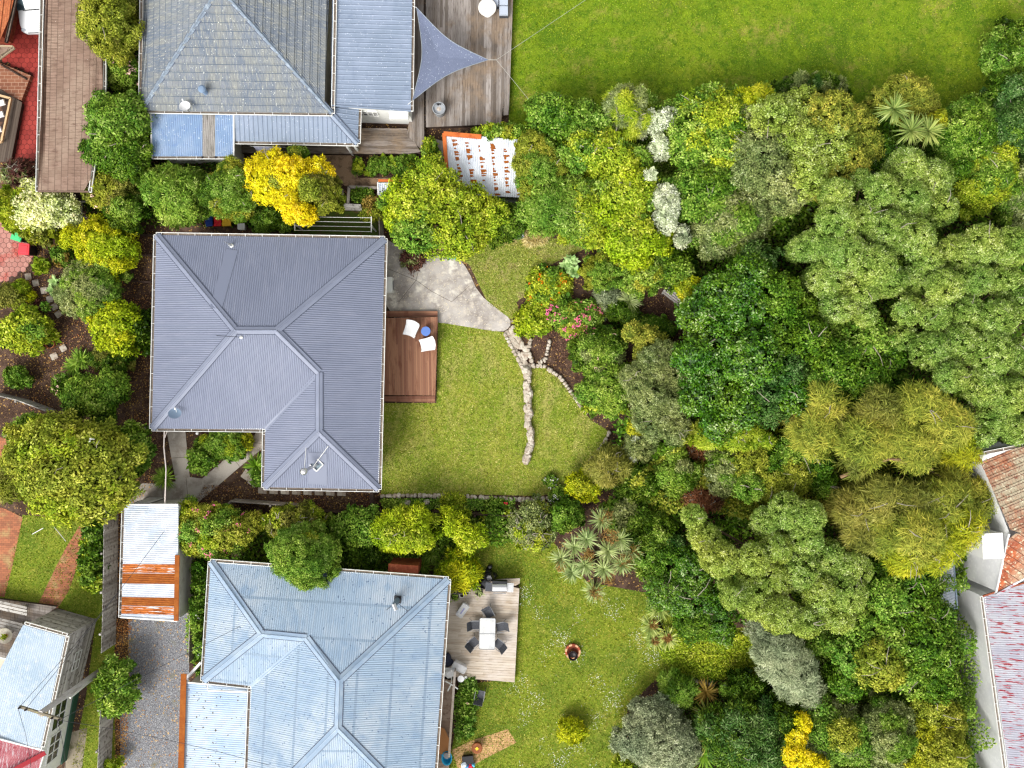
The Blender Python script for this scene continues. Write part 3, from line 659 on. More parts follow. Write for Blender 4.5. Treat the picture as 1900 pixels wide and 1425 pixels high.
M_WEATHERB = M('cream_weatherboard', c('#cfcabc'), [('noise', 2, c('#b4ad9c'), .5, .7)], rough=.7, bump=[('noise', 8, .1, .01)])
def walls(parent, poly, ins, z1, mat, z0=-.05, name='wall'):
    q = inset([p[:2] for p in poly], ins); mb = MB(); mb.prism(q, z0, z1, top=True); mb.build(name, mat, parent)
    return q
def window(parent, a, b, f, w, z0, z1, name='window', label=None, muntin=0):
    """on the wall a->b (outside to the right of a->b), centred at fraction f"""
    a = Vector((*a, 0)); b = Vector((*b, 0)); d = (b - a).normalized(); n = Vector((d.y, -d.x, 0)); m_ = a.lerp(b, f); up = Vector((0, 0, 1)); mb = MB()
    l, r = m_ - d * w / 2 + n * .02, m_ + d * w / 2 + n * .02
    for p, q in ((l + up * z0, r + up * z0), (l + up * z1, r + up * z1)): mb.beam(p, q, .07, .07)
    for p in (l, r) + tuple(l.lerp(r, (i + 1) / (muntin + 1)) for i in range(muntin)): mb.beam(p + up * z0, p + up * z1, .06, .06)
    if muntin: mb.beam(l + up * (z0 + z1) / 2, r + up * (z0 + z1) / 2, .05, .05)
    fr = mb.build(name, M_WHITE, parent)
    g = MB(); g.beam(l + up * (z0 + z1) / 2 + n * .0, r + up * (z0 + z1) / 2, .012, z1 - z0 - .04); g.build('pane', M_GLASS, fr)
def planks(name, poly, z, ang, mat, width=.14, gap=.007, thick=.035, parent=None, zb=None, jog=True):
    pts = [P(x, y, z)[:2] for x, y in poly]; s = (math.cos(ang), math.sin(ang)); t = (s[1], -s[0])
    P2 = [(p[0] * t[0] + p[1] * t[1], p[0] * s[0] + p[1] * s[1]) for p in pts]; t0, t1 = min(q[0] for q in P2), max(q[0] for q in P2); mb = MB(); tt = t0
    while tt < t1 - .03:
        te = min(tt + width - gap, t1 - 1e-3); A, B = clip_iv(P2, tt + 1e-4), clip_iv(P2, te)
        if A and B:
            cuts = [0, 1] if not jog or random.random() < .4 else [0, random.uniform(.25, .75), 1]
            for u in range(len(cuts) - 1):
                rr = random.random(); zz = z + random.uniform(-.003, .003); vs = []
                for h_ in (zz - thick, zz):
                    for (tq, iv) in ((tt, A), (te, B)):
                        for cc in (cuts[u], cuts[u + 1]):
                            ss = iv[0] + (iv[1] - iv[0]) * cc - (.004 if cc == cuts[u + 1] else 0); vs.append((tq * t[0] + ss * s[0], tq * t[1] + ss * s[1], h_))
                mb.add(vs, [(4, 5, 7, 6), (0, 2, 3, 1), (0, 1, 5, 4), (2, 6, 7, 3), (0, 4, 6, 2), (1, 3, 7, 5)], r=rr)
        tt += width
    for i, f in enumerate(mb.f):   # outward orientation fix
        pass
    return mb.build(name, mat, parent)
def deck(name, label, cat, poly, z, ang, mat, submat, width=.14, skirt=True, loc=None):
    cx = sum(p[0] for p in poly) / len(poly); cy = sum(p[1] for p in poly) / len(poly); r = thing(name, label, cat, P(cx, cy, 0))
    planks('decking', poly, z, ang, mat, width, parent=r)
    pts = [P(x, y, z)[:2] for x, y in poly]; mb = MB(); mb.prism(inset(pts, .04), -.05, z - .05); mb.build('skirt', submat, r); return r

M_ROOFG = M('roof_slate_blue', c('#747a8c'), [('noise', .3, c('#6e7486'), .42, .62), ('noise', 5, c('#7b8091'), .5, .72, (1, .15, 1)), ('noise', 9, c('#666b7c'), .62, .8, (1, .1, 1))], rough=.5, spec=.3, space='UV')
M_ROOFGC = M('ridge_slate_blue', c('#767c8e'), [('noise', 1, c('#7d8395'), .45, .65)], rough=.45, spec=.4)
M_ROOFB = M('roof_pale_blue', c('#8c9fb2'), [('noise', .28, c('#a0acb8'), .45, .6), ('noise', .9, c('#8196ac'), .5, .66), ('noise', 6, c('#9ca9b6'), .5, .75, (1, .12, 1)), ('noise', 11, c('#788da2'), .58, .8, (1, .08, 1)), ('brick', 1, c('#8092a4'), .3, .9, (1.31, .3, 1)), ('cell', 16, c('#66788e'), .985, .99)], rough=.55, spec=.3, space='UV')
M_ROOFBC = M('ridge_pale_blue', c('#8296ac'), [('noise', 1.4, c('#94a4b4'), .45, .65)], rough=.45, spec=.4)
M_TILE = M('blue_tile_lichen', c('#7a8088'), [('brickvar', 1.39, c('#6e757e'), 0, 1, (2.4, 1, 1)), ('noise', .35, c('#666f7c'), .42, .6), ('noise', 1.2, c('#7e8180'), .45, .62, (1.5, .4, 1)), ('noise', 12, c('#94958e'), .52, .66, (1, .2, 1)), ('brick', 1.39, c('#4c5664'), .2, .8, (2.4, 1, 1)), ('noise', 26, c('#bcbcae'), .62, .7), ('noise', 18, c('#586068'), .62, .7), ('cell', 26, c('#b8bab4'), .985, .995)], rough=.85, space='UV', bump=[('noise', 30, .4, .02)])
M_TILER = M('tile_ridge', c('#74808e'), [('noise', 5, c('#98a4b0'), .5, .65)], rough=.7)
M_LEAN = M('roof_blue_lean_to', c('#7a879a'), [('noise', .6, c('#8490a4'), .42, .62), ('noise', 2.6, c('#727f94'), .54, .7), ('cell', 28, c('#b0b8c4'), .985, .993)], rough=.5, spec=.35)
M_LEANL = M('roof_sky_blue', c('#748cac'), [('noise', .8, c('#8498b4'), .45, .6), ('noise', 4, c('#6a84ac'), .56, .7), ('cell', 26, c('#c4ccd6'), .98, .99)], rough=.5, spec=.35)
M_CLEAR = M('old_translucent_sheet', c('#8c8884'), [('noise', 3, c('#5c5850'), .5, .65, (4, .3, 1)), ('noise', 24, c('#b4b0a4'), .58, .7)], rough=.7)
M_BTILE = M('brown_tile', c('#8a7264'), [('brickvar', 1.39, c('#7a6456'), 0, 1, (2.4, 1, 1)), ('noise', .5, c('#948070'), .45, .65), ('noise', 5, c('#6c564a'), .54, .68, (1, .35, 1)), ('noise', 10, c('#c4b8b0'), .66, .72), ('brick', 1.39, c('#5a483e'), .2, .9, (2.4, 1, 1))], rough=.85, space='UV', bump=[('noise', 30, .4, .02)])
M_SILVER = M('galvanised_sheet', c('#b8bec8'), [('noise', .7, c('#a8b2c0'), .45, .6), ('noise', 3, c('#ccd0d6'), .5, .7), ('noise', 14, c('#a0a8b4'), .6, .75, (.3, 3, 1))], rough=.5, spec=.45)
M_RUST = M('rusted_sheet', c('#8c4c1c'), [('noise', 2, c('#9c5c24'), .45, .65), ('noise', 9, c('#6a3414'), .54, .7, (.4, 3, 1)), ('noise', 20, c('#d09048'), .66, .74)], rough=.9)
M_RUSTP = M('half_rusted_sheet', c('#b0642a'), [('noise', 3, c('#8c4818'), .5, .62), ('noise', 6, c('#d0d2d2'), .57, .61, (.2, 3, 1))], rough=.8)
M_SHED2 = M('white_sheet_rust_streaks', c('#d2d6dc'), [('noise', .8, c('#c0c6d0'), .45, .6), ('noise', 26, c('#a05a34'), .70, .73)], rough=.6)
M_TERRA = M('terracotta_lichen_tile', c('#b0603a'), [('brickvar', 1.39, c('#8c4a34'), 0, 1, (3.4, 1, 1)), ('noise', .3, c('#a89c84'), .44, .60), ('noise', 7, c('#d0ccb0'), .55, .66), ('noise', 5, c('#7c4a38'), .56, .66), ('noise', 22, c('#c87a4c'), .62, .7), ('brick', 1.39, c('#4c3028'), .2, .9, (3.4, 1, 1))], rough=.85, space='UV', bump=[('noise', 30, .5, .02)])
M_REDW = M('red_paint_flaked_sheet', c('#a4a4ac'), [('noise', .8, c('#9494a0'), .45, .65), ('noise', 4, c('#8c3038'), .56, .60, (.25, 2.6, 1)), ('noise', 4, c('#7c3a20'), .64, .68, (.25, 2.4, 1))], rough=.6)
M_STUCCO = M('white_stucco', c('#e4e4e4'), [('noise', .6, c('#dadadc'), .42, .62), ('noise', 4, c('#ececec'), .5, .7)], rough=.85, bump=[('noise', 25, .15, .02)])
M_DECKB = M('stained_brown_decking', c('#7c5240'), [('attr:rnd', 1, c('#9c7258'), 0, 1), ('noise', 3, c('#6c3e2c'), .52, .7, (1, .2, 1)), ('noise', 18, c('#a87454'), .6, .74, (3, .3, 1))], rough=.6)
M_DECKG = M('weathered_decking', c('#62584f'), [('attr:rnd', 1, c('#a29a94'), 0, 1), ('noise', .8, c('#8c7a68'), .5, .66), ('noise', 6, c('#5c5048'), .52, .68, (3, .25, 1)), ('noise', 20, c('#b4aca4'), .62, .74, (3, .3, 1))], rough=.9)
M_DECKH = M('weathered_decking_across', c('#62584f'), [('attr:rnd', 1, c('#948a82'), 0, 1), ('noise', .8, c('#84725f'), .5, .66), ('noise', 6, c('#54483f'), .5, .66, (.25, 3, 1)), ('noise', 20, c('#b4aca4'), .62, .74, (.3, 3, 1))], rough=.9)
M_DECKP = M('pale_decking', c('#aa9a88'), [('attr:rnd', 1, c('#c4b8a8'), 0, 1), ('noise', .5, c('#c8beb4'), .48, .64), ('noise', 5, c('#94806c'), .54, .7, (.3, 3, 1)), ('noise', 22, c('#6c5a4a'), .66, .72)], rough=.85)
M_DARKT = M('dark_timber', c('#4a3a32'), [('noise', 4, c('#2e241e'), .5, .65)], rough=.9)
M_TIMB = M('grey_timber', c('#8c8278'), [('attr:rnd', 1, c('#b0a89e'), 0, 1), ('noise', 4, c('#5c5248'), .5, .68, (.3, .3, 3))], rough=.9)
M_TIMBL = M('silvered_timber', c('#8a857e'), [('attr:rnd', 1, c('#c0bcb6'), 0, 1), ('noise', 5, c('#4e4740'), .52, .68)], rough=.9)
M_STONE = M('garden_stone', c('#a89c8c'), [('attr:rnd', 1, c('#c4bcae'), 0, 1), ('noise', 6, c('#8c7868'), .5, .66), ('noise', 20, c('#d4ccc0'), .6, .72)], rough=.9, bump=[('noise', 20, .5, .03)])
M_STEEL = M('brushed_steel', c('#c8c8c8'), rough=.25, metal=.85)
M_BLK = M('black_plastic', c('#202024'), rough=.45)
M_CHAR = M('charcoal_mesh', c('#44464c'), [('noise', 30, c('#5a5c62'), .5, .6)], rough=.7)
M_GREYM = M('grey_metal', c('#84868a'), rough=.4, metal=.3)
M_BRICK = M('red_brick', c('#9c5038'), [('noise', 8, c('#b4684a'), .5, .65), ('noise', 3, c('#7c3c2c'), .5, .65)], rough=.9)
M_RED = M('painted_red_roof', c('#c4482e'), [('noise', 2, c('#b43c26'), .5, .7)], rough=.6)
M_REDR = M('faded_red_sheet', c('#a86068'), [('noise', .8, c('#bc7c80'), .45, .6), ('noise', 6, c('#c8b8bc'), .54, .64, (3, .3, 1)), ('noise', 3, c('#9a3440'), .56, .68)], rough=.6)
M_SKYW = M('white_blue_sheet', c('#a8b6c4'), [('noise', .5, c('#9aacbc'), .42, .6), ('noise', 3, c('#b8c0c8'), .5, .7)], rough=.5, spec=.4)

# --- main house
ZE = 3.0
mh = thing('house', 'slate blue corrugated hipped roof house in the middle beside the brown deck', 'house', P(490, 640, 0))
p = dict(a=(290,436,ZE), b=(714,443,ZE), e=(703,908,ZE), f=(490,904,ZE), g=(492,797,ZE), h=(282,795,ZE), r1=(437,613,4.75), r2=(513,613,4.75), r3=(592,691,3.98), r4=(592,801,3.98))
Wm, mroof = roof(mh, p, [('a r1 r2 b'.split(), 0), ('a r1 h'.split(), 0), ('h r1 r2 r3 g'.split(), 0), ('b r2 r3 r4 e'.split(), 0), ('g r3 r4 f'.split(), 0), ('f r4 e'.split(), 0)], [M_ROOFG], capm=M_ROOFGC, cap_w=.19)
wq = walls(mh, [Wm[k] for k in 'abefgh'], .5, ZE - .05, M_WEATHERB)
n_ = len(wq)
for i in range(n_):
    a_, b_ = wq[i], wq[(i + 1) % n_]; ln = math.dist(a_, b_)
    for q in range(max(1, int(ln / 4))): window(mh, a_, b_, (q + .5) / max(1, int(ln / 4)), 1.5, .9, 2.2, muntin=1)
# smooth flashing trays behind the penetrations
for nm, (x0, y0, x1, y1, w_) in (('flashing', (428, 462, 412, 575, .62)), ('flashing', (590, 840, 587, 900, .95))):
    mb = MB(); fa = [('a', 'r1', 'r2', 'b'), ('f', 'r4', 'e')][0 if y0 < 600 else 1]; pl = fit([Wm[k] for k in fa])
    A = P(x0, y0, 3.5); B = P(x1, y1, 3.4); d = Vector((B[0] - A[0], B[1] - A[1], 0)).normalized(); n2 = Vector((d.y, -d.x, 0)); vs = []
    for p_, w2 in ((A, w_), (B, w_)):
        for s_ in (-1, 1): x, y = p_[0] + n2.x * s_ * w2 / 2, p_[1] + n2.y * s_ * w2 / 2; vs.append((x, y, pl[0] * x + pl[1] * y + pl[2] + .022))
    mb.add(vs, [(0, 1, 3, 2)] if n2.cross(d).z > 0 else [(0, 2, 3, 1)]); mb.build(nm, M_ROOFG, mroof)
def on_roof(W_, keys, px, py):
    pl = fit([W_[k] for k in keys]); z = 3.6
    for _ in range(6): x, y, _z = P(px, py, z); z = pl[0] * x + pl[1] * y + pl[2]
    return (x, y, z)
def dish(label, base, px_r, tilt=(0, -1), col=None, arm=.5, h=.55, loc_h=0):
    r = thing('satellite_dish', label, 'satellite dish', base); m_ = col or M('dish_grey', c('#8ea2b8'), rough=.5)
    mb = MB(); bx, by, bz = base; mb.tube([(bx, by, bz - .05), (bx, by, bz + h * .7), (bx + tilt[0] * .08, by + tilt[1] * .08, bz + h)], .03, 6); mb.build('mast', M_GREYM, r)
    mb = MB(); n3 = Vector((tilt[0] * .75, tilt[1] * .75, .66)).normalized(); u = n3.cross(Vector((0, 0, 1))).normalized(); v = n3.cross(u); cen = Vector((bx + tilt[0] * .12, by + tilt[1] * .12, bz + h)); vs = []; K = 5; NN = 20
    for i in range(K + 1):
        rr = px_r * i / K
        for j in range(NN): t = 6.28318 * j / NN; vs.append(cen + u * rr * math.cos(t) * .92 + v * rr * math.sin(t) + n3 * (.28 * rr * rr / px_r))
    fs = [(i * NN + j, (i + 1) * NN + j, (i + 1) * NN + (j + 1) % NN, i * NN + (j + 1) % NN) for i in range(K) for j in range(NN)]
    mb.add(vs, fs); mb.build('reflector', m_, r, smooth=True)
    mb = MB(); tipp = cen + n3 * arm - v * .0; st = cen - Vector((0, 0, px_r * .8)); mb.tube([st, tipp - Vector((0, 0, .1)), tipp], .015, 5); mb.tube([tipp, tipp - n3 * .12], .035, 7); mb.build('feed_arm', M_WHITE, r)
dish('grey blue satellite dish near the lower left corner of the slate blue roof', on_roof(Wm, 'h r1 r2 r3 g'.split(), 330, 772), .34, (.35, .8), arm=.55)
r = thing('roof_vent', 'small white ringed pipe vent near the top edge of the slate blue roof', 'roof vent', on_roof(Wm, 'a r1 r2 b'.split(), 430, 456))
x, y, z = r.location; mb = MB(); mb.lathe(x, y, [(.1, z - .05), (.1, z + .05), (.05, z + .08), (.05, z + .35)], 14); mb.build('pipe', M_WHITE, r); mb = MB(); mb.lathe(x, y, [(.08, z + .35), (.08, z + .38), (.02, z + .42)], 14); mb.build('cap', M_GREYM, r)
mb = MB(); mb.tube([(x - .02, y, z + .2), (x - .38, y + .22, z + .1)], .014, 5); mb.build('stay', M_GREYM, r)
r = thing('roof_antenna', 'thin rod antenna in a white collar below the slate blue ridge', 'antenna', on_roof(Wm, 'h r1 r2 r3 g'.split(), 448, 626))
x, y, z = r.location; mb = MB(); mb.lathe(x, y, [(.08, z - .03), (.08, z + .06), (.03, z + .1)], 12); mb.build('collar', M_WHITE, r); mb = MB(); mb.tube([(x, y, z), (x, y, z + .25), (x - 1.0, y + .05, z + .75)], .014, 5); mb.build('rod', M_BLK, r)
# flue with cowl and square tray
r = thing('chimney_flue', 'silver capped flue with white stays on the lower hip of the slate blue roof', 'flue', on_roof(Wm, ('f', 'r4', 'e'), 588, 862))
x, y, z = r.location; mb = MB(); s_ = .34
for i in range(4):
    t0, t1 = math.pi / 2 * i, math.pi / 2 * (i + 1)
    if i != 1: mb.beam((x + s_ * math.cos(t0), y + s_ * math.sin(t0), z + .08), (x + s_ * math.cos(t1), y + s_ * math.sin(t1), z + .08), .05, .08)
mb.build('tray', M_WHITE, r); mb = MB(); mb.box(x, y, z - .1, z + .04, .4, .4, R(45)); mb.build('base', M('lead_grey', c('#4c5860'), [('noise', 6, c('#7c8c94'), .5, .6)], rough=.5), r)
ct = (x - .42, y - .24, z + 1.15)
mb = MB(); mb.tube([(x, y, z), (x - .36, y - .2, z + .95)], .085, 10); mb.build('pipe', M_STEEL, r); mb = MB(); mb.lathe(ct[0], ct[1], [(.17, ct[2] - .2), (.19, ct[2]), (.12, ct[2] + .08), (.02, ct[2] + .1)], 14); mb.build('cowl', M_STEEL, r)
mb = MB(); mb.tube([(ct[0], ct[1], ct[2] - .15), on_roof(Wm, ('f', 'r4', 'e'), 568, 829)], .016, 5); mb.tube([(x - .1, y - .08, z + .5), on_roof(Wm, ('b', 'r2', 'r3', 'r4', 'e'), 609, 828)], .018, 5); mb.build('stay', M_WHITE, r)

# --- brown deck with step, chairs and table
d1 = deck('deck', 'reddish brown stained timber deck on the right side of the slate blue roof', 'deck', [(700, 590), (812, 588), (808, 734), (700, 733)], .42, R(90.8), M_DECKB, M_DARKT, .105)
planks('bench_top', [(712, 577), (812, 577), (812, 588), (712, 588)], .22, 0, M_DECKB, .14, parent=d1); planks('step', [(706, 735), (808, 735), (807, 747), (706, 746)], .22, 0, M_DECKB, .14, parent=d1)
mb = MB(); pa = [P(x, y, .18)[:2] for x, y in [(713, 578), (811, 578), (811, 588), (713, 588)]]; mb.prism(pa, -.05, .18); mb.build('bench_base', M_DARKT, d1); mb = MB(); pa = [P(x, y, .18)[:2] for x, y in [(707, 735), (807, 735), (806, 746), (707, 745)]]; mb.prism(pa, -.05, .18); mb.build('step_riser', M_DARKT, d1)
M_CLOTH = M('white_moulded_plastic', c('#e6e6e6'), rough=.5)
def lounge_chair(label, px, py, rz):
    r = thing('lounge_chair', label, 'chair', (0, 0, 0), 'white lounge chairs on the brown deck'); mb = MB(); n = 9; vs = []
    # moulded shell: seat, curved back and side wings, built as one sheet with thickness
    prof = [(-.36, .36), (-.2, .35), (.0, .33), (.2, .35), (.30, .46), (.36, .62), (.41, .78)]   # (y, z) front -> back
    wid = [.33, .335, .34, .36, .38, .38, .33]
    for lay in (0, .025):
        for (yy, zz), w_ in zip(prof, wid):
            for j in range(n):
                u = -1 + 2 * j / (n - 1); lift = .12 * max(0, abs(u) - .7) / .3; vs.append((u * w_, yy + (.06 * (1 - u * u) if yy > .25 else 0) - (.05 * u * u if yy < -.3 else 0), zz + lift - lay))
    m_ = len(prof); fs = []
    for i in range(m_ - 1):
        for j in range(n - 1):
            q = i * n + j; fs.append((q, q + 1, q + n + 1, q + n)); q += m_ * n; fs.append((q, q + n, q + n + 1, q + 1))
    o2 = m_ * n
    for i in range(m_ - 1): fs += [(i * n, (i + 1) * n, o2 + (i + 1) * n, o2 + i * n), (i * n + n - 1, o2 + i * n + n - 1, o2 + (i + 1) * n + n - 1, (i + 1) * n + n - 1)]
    for j in range(n - 1): fs += [(j, o2 + j, o2 + j + 1, j + 1), ((m_ - 1) * n + j, (m_ - 1) * n + j + 1, o2 + (m_ - 1) * n + j + 1, o2 + (m_ - 1) * n + j)]
    mb.add(vs, fs); mb.build('shell', M_CLOTH, r, local=True, smooth=True)
    for sx in (-1, 1):
        for sy in (-1, 1):
            mb = MB(); mb.tube([(sx * .22, sy * .2, .33), (sx * .3, sy * .3, 0)], [.022, .016], 6); mb.build('leg', M_CLOTH, r, local=True)
    x, y, _ = P(px, py, .8); r.location = (x, y, .42); r.rotation_euler = (0, 0, rz); return r
lounge_chair('white lounge chair left of the blue table on the brown deck', 763, 611, R(-20))
lounge_chair('white lounge chair below the blue table, by the edge of the brown deck', 793, 639, R(-78))
x, y, _ = P(790, 614.5, .85); r = thing('side_table', 'small round blue side table between two white chairs', 'table', (x, y, .42))
mb = MB(); mb.lathe(x, y, [(.05, .80), (.24, .81), (.255, .825), (.255, .85), (.24, .86), (.01, .86)], 28); mb.build('tabletop', M('blue_lacquer', c('#5c7cc0'), rough=.5), r)
for k_ in range(3):
    t = k_ * 2.094; mb = MB(); mb.tube([(x + .06 * math.cos(t), y + .06 * math.sin(t), .8), (x + .2 * math.cos(t), y + .2 * math.sin(t), .42)], .015, 6); mb.build('leg', M_GREYM, r)
x, y, _ = P(722, 528, .8); r = thing('heat_pump', 'white heat pump box on the right wall of the slate blue roofed house', 'heat pump', (x, y, 0))
mb = MB(); mb.box(x, y, .12, .8, .34, .82, R(1)); mb.build('casing', M_WHITE, r); mb = MB(); mb.lathe(0, 0, [(.26, 0), (.26, .02), (.05, .03)], 20)
mb.v = [(x + .17 + q[2], y + q[0], .46 + q[1]) for q in mb.v]; mb.build('fan_grille', M_GREYM, r); 
for q_ in (-.3, .3): mb = MB(); mb.box(x, y + q_, 0, .12, .3, .08); mb.build('foot', M_BLK, r)

# --- upper tile house
uh = thing('house', 'blue grey tiled roof house with lichen and corrugated lean-to roofs at the top', 'house', P(430, 100, 0))
p = dict(bl=(262,205,3.1), br=(616,210,3.1), t1=(407,-24,5.4), t2=(407,-150,5.4), tl=(268,-390,3.1), tr=(628,-390,3.1))
Wu, _ = roof(uh, p, [('bl br t1'.split(), 0), ('bl t1 t2 tl'.split(), 0), ('br t1 t2 tr'.split(), 0), ('tl t2 tr'.split(), 0)], [M_TILE], prof='tile', capm=M_TILER, cap_w=.13)
p = dict(a=(622,-390,3.0), b=(770,-390,2.7), c=(762,206,2.7), d=(614,196,3.0))
Wl, _ = roof(uh, p, [('a b c d'.split(), 0)], [M_LEAN], prof='rib', skip=[('a', 'd')], sdir=(-1, 0), flash=M_LEAN)
p = dict(a=(280,203,2.85), b=(375,203,2.85), c=(375,290,2.45), d=(282,290,2.45), a2=(400,203,2.85), c2=(400,290,2.45), a3=(434,203,2.85), c3=(434,290,2.45))
roof(uh, p, [('a b c d'.split(), 0), ('b a2 c2 c'.split(), 1), ('a2 a3 c3 c2'.split(), 0)], [M_LEANL, M_CLEAR], capm=M_LEANL, cap_w=.04, skip=[('a', 'b'), ('b', 'a2'), ('a2', 'a3')])
p = dict(a=(434,203,2.9), b=(612,208,2.9), c=(664,266,2.5), d=(434,262,2.5), e=(614,196,2.95), f=(666,199,2.5))
Wv, _ = roof(uh, p, [('a b c d'.split(), 0, 'rib'), ('b e f c'.split(), 0, 'rib')], [M_LEAN], capm=M_LEAN, cap_w=.16, skip=[('a', 'b'), ('b', 'e'), ('e', 'f'), ('a', 'd')])
walls(uh, [Wu[k] for k in ('bl', 'br', 'tr', 'tl')], .5, 3.02, M_WEATHERB)
pq = [P(x, y, 2.4)[:2] for x, y in [(284, 195), (432, 195), (432, 287), (284, 287)]]; lw = walls(uh, pq, .12, 2.4, M_WHITE)
window(uh, lw[0], lw[1], .3, 1.3, .9, 1.9); 
for i in range(4):
    a_, b_ = lw[i], lw[(i + 1) % 4]
    if a_[1] < P(0, 270, 2.4)[1] and b_[1] < P(0, 270, 2.4)[1]: window(uh, a_, b_, .35, 1.2, 1.2, 2.2, muntin=1)
pq = [P(x, y, 2.7)[:2] for x, y in [(618, 100), (757, 100), (757, 204), (618, 200)]]; rw = walls(uh, pq, .02, 2.66, M_WHITE, z0=.0)
for i in range(4):
    a_, b_ = rw[i], rw[(i + 1) % 4]
    if max(a_[1], b_[1]) < P(0, 190, 2.7)[1]:
        fl_ = a_[0] > b_[0]
        for f in (.36, .50): window(uh, a_, b_, 1 - f if fl_ else f, .5, 1.5, 2.2, muntin=1)
mb = MB(); a_ = P(752, 212, 2.4); mb.box(a_[0] - .35, a_[1] + .02, 2.0, 2.35, 1.0, .5); mb.build('meter_box', M_WHITE, uh)
for px_, py_ in ((548, 262), (640, 266), (652, 262)):
    mb = MB(); a_ = P(px_, py_, 2.4); mb.beam((a_[0], a_[1], 0), (a_[0], a_[1], 2.45), .1, .1); mb.build('veranda_post', M_WHITE, uh)
dish('white satellite dish over the gutter of the blue tiled roof', (*P(350, 206, 3.1)[:2], 2.9), .30, (.1, .35), M('dish_white', c('#dcdcdc'), rough=.5), .6, .75)
x, y, z = on_roof(Wu, ('bl', 'br', 't1'), 382, 172); r = thing('roof_vent', 'round blue capped vent pipe standing on the tiled roof', 'roof vent', (x, y, z))
mb = MB(); mb.lathe(x, y, [(.13, z - .1), (.13, z + .55)], 14); mb.build('pipe', M_LEANL, r); mb = MB(); mb.lathe(x, y, [(.19, z + .55), (.2, z + .62), (.12, z + .7), (.01, z + .71)], 16); mb.build('cap', M('vent_blue', c('#7488a0'), rough=.5), r)
dU = deck('deck', 'large weathered grey deck under the shade sail', 'deck', [(790, -200), (957, -200), (932, 230), (788, 236)], .5, R(89.4), M_DECKG, M_DARKT, .14)
dU2 = planks('side_boards', [(932, -200), (957, -200), (947, 213), (933, 214)], .47, R(89), M_DECKG, .14, parent=dU)
planks('border_boards', [(768, -200), (789, -200), (787, 283), (755, 250), (762, 205)], .5, R(89.6), M_DECKG, .14, parent=dU)
dV = deck('veranda_deck', 'weathered veranda boards below the lean-to roof, running sideways', 'deck', [(440, 236), (754, 238), (783, 286), (440, 284)], .49, R(-1), M_DECKH, M_DARKT, .14)
# shade sail
def sail():
    zs = [2.85, 2.4, 2.85]; cr = [P(773, 14, 2.9), P(906, 111, 2.3), P(765, 187, 2.9)]
    cx_ = [sum(q[i] for q in cr) / 3 for i in range(3)]; r = thing('shade_sail', 'triangular blue grey shade sail stretched over the upper deck', 'shade sail', (cx_[0], cx_[1], 0)); edge = []
    bow = [.17, .15, .2]
    for i in range(3):
        a, b = Vector(cr[i]), Vector(cr[(i + 1) % 3])
        for q in range(14):
            t = q / 14; p_ = a.lerp(b, t); p_ = p_.lerp(Vector(cx_), bow[i] * 4 * t * (1 - t) * 1.5); edge.append(p_)
    mb = MB(); vs = []; NN = len(edge); K = 8; cz = Vector(cx_) - Vector((0, 0, .12))
    for k_ in range(1, K + 1): vs += [cz.lerp(e, k_ / K) for e in edge]
    vs.append(cz); fs = [((k_ * NN) + j, (k_ + 1) * NN + j, (k_ + 1) * NN + (j + 1) % NN, k_ * NN + (j + 1) % NN) for k_ in range(K - 1) for j in range(NN)] + [(len(vs) - 1, j, (j + 1) % NN) for j in range(NN)]
    mb.add(vs, fs); mb.build('cloth', M('sail_cloth', c('#636b82'), [('noise', 1.5, c('#5c647a'), .45, .65), ('cell', 30, c('#a8b0bc'), .975, .985), ('noise', 60, c('#7c859c'), .5, .6)], rough=.8), r, smooth=True)
    mb = MB(); mb.tube(edge + [edge[0]], .018, 5); mb.build('edge_rope', M('rope_grey', c('#8c949c'), rough=.8), r)
    mb = MB(); mb.tube([cr[1], P(921, 111, 2.35)], .012, 5); mb.tube([P(921, 111, 2.35), P(1095, -6, 1.2)], .008, 5); mb.tube([P(921, 111, 2.35), P(1008, 218, .6)], .008, 5); mb.build('guy_rope', M('rope_pale', c('#b4b4ac'), rough=.8), r)
    for q in (0, 2):
        mb = MB(); mb.tube([cr[q], (cr[q][0] - .25, cr[q][1] + (.15 if q == 0 else -.15), 2.75)], .012, 5); mb.build('corner_strap', M_WHITE, r)
sail()
x, y, _ = P(814, 200, 1.35); r = thing('garden_pot', 'tall galvanised round planter standing on the weathered grey deck', 'planter', (x, y, .5))
mb = MB(); mb.lathe(x, y, [(.27, .5), (.33, 1.2), (.35, 1.24), (.35, 1.27), (.31, 1.27), (.3, 1.15)], 26); mb.build('tub', M('zinc', c('#a8acb0'), [('noise', 3, c('#8c9096'), .5, .6)], rough=.5, metal=.3), r); mb = MB(); mb.lathe(x, y, [(.295, 1.12), (.01, 1.17)], 20); mb.build('soil', M('pale_sand', c('#a89c90'), [('noise', 12, c('#c4bcb4'), .5, .6)], rough=.9), r)
for k_ in range(6):
    mb = MB(); mb.stone(x + random.uniform(-.1, .1), y + .22 + random.uniform(-.03, .05), 1.2, .04, .03, .02, random.random() * 3); mb.build('dry_leaf', M_BLK, r)
x, y, _ = P(904, 14, 1.2); r = thing('outdoor_table', 'round white weathered table at the top of the grey deck', 'table', (x, y, .5))
mb = MB(); mb.lathe(x, y, [(.47, 1.19), (.48, 1.21), (.46, 1.23), (.01, 1.235)], 30); mb.build('tabletop', M('chalky_white', c('#dcd8d0'), [('noise', 8, c('#bcb4a8'), .6, .68)], rough=.8), r); mb = MB(); mb.tube([(x, y, .5), (x, y, 1.2)], .05, 8); mb.lathe(x, y, [(.25, .5), (.2, .54), (.05, .58)], 16); mb.build('pedestal', M_WHITE, r)
x, y, _ = P(925, 8, 1.1); r = thing('outdoor_sofa', 'grey cushioned outdoor seat beside the round white table', 'seat', (x, y, .5))
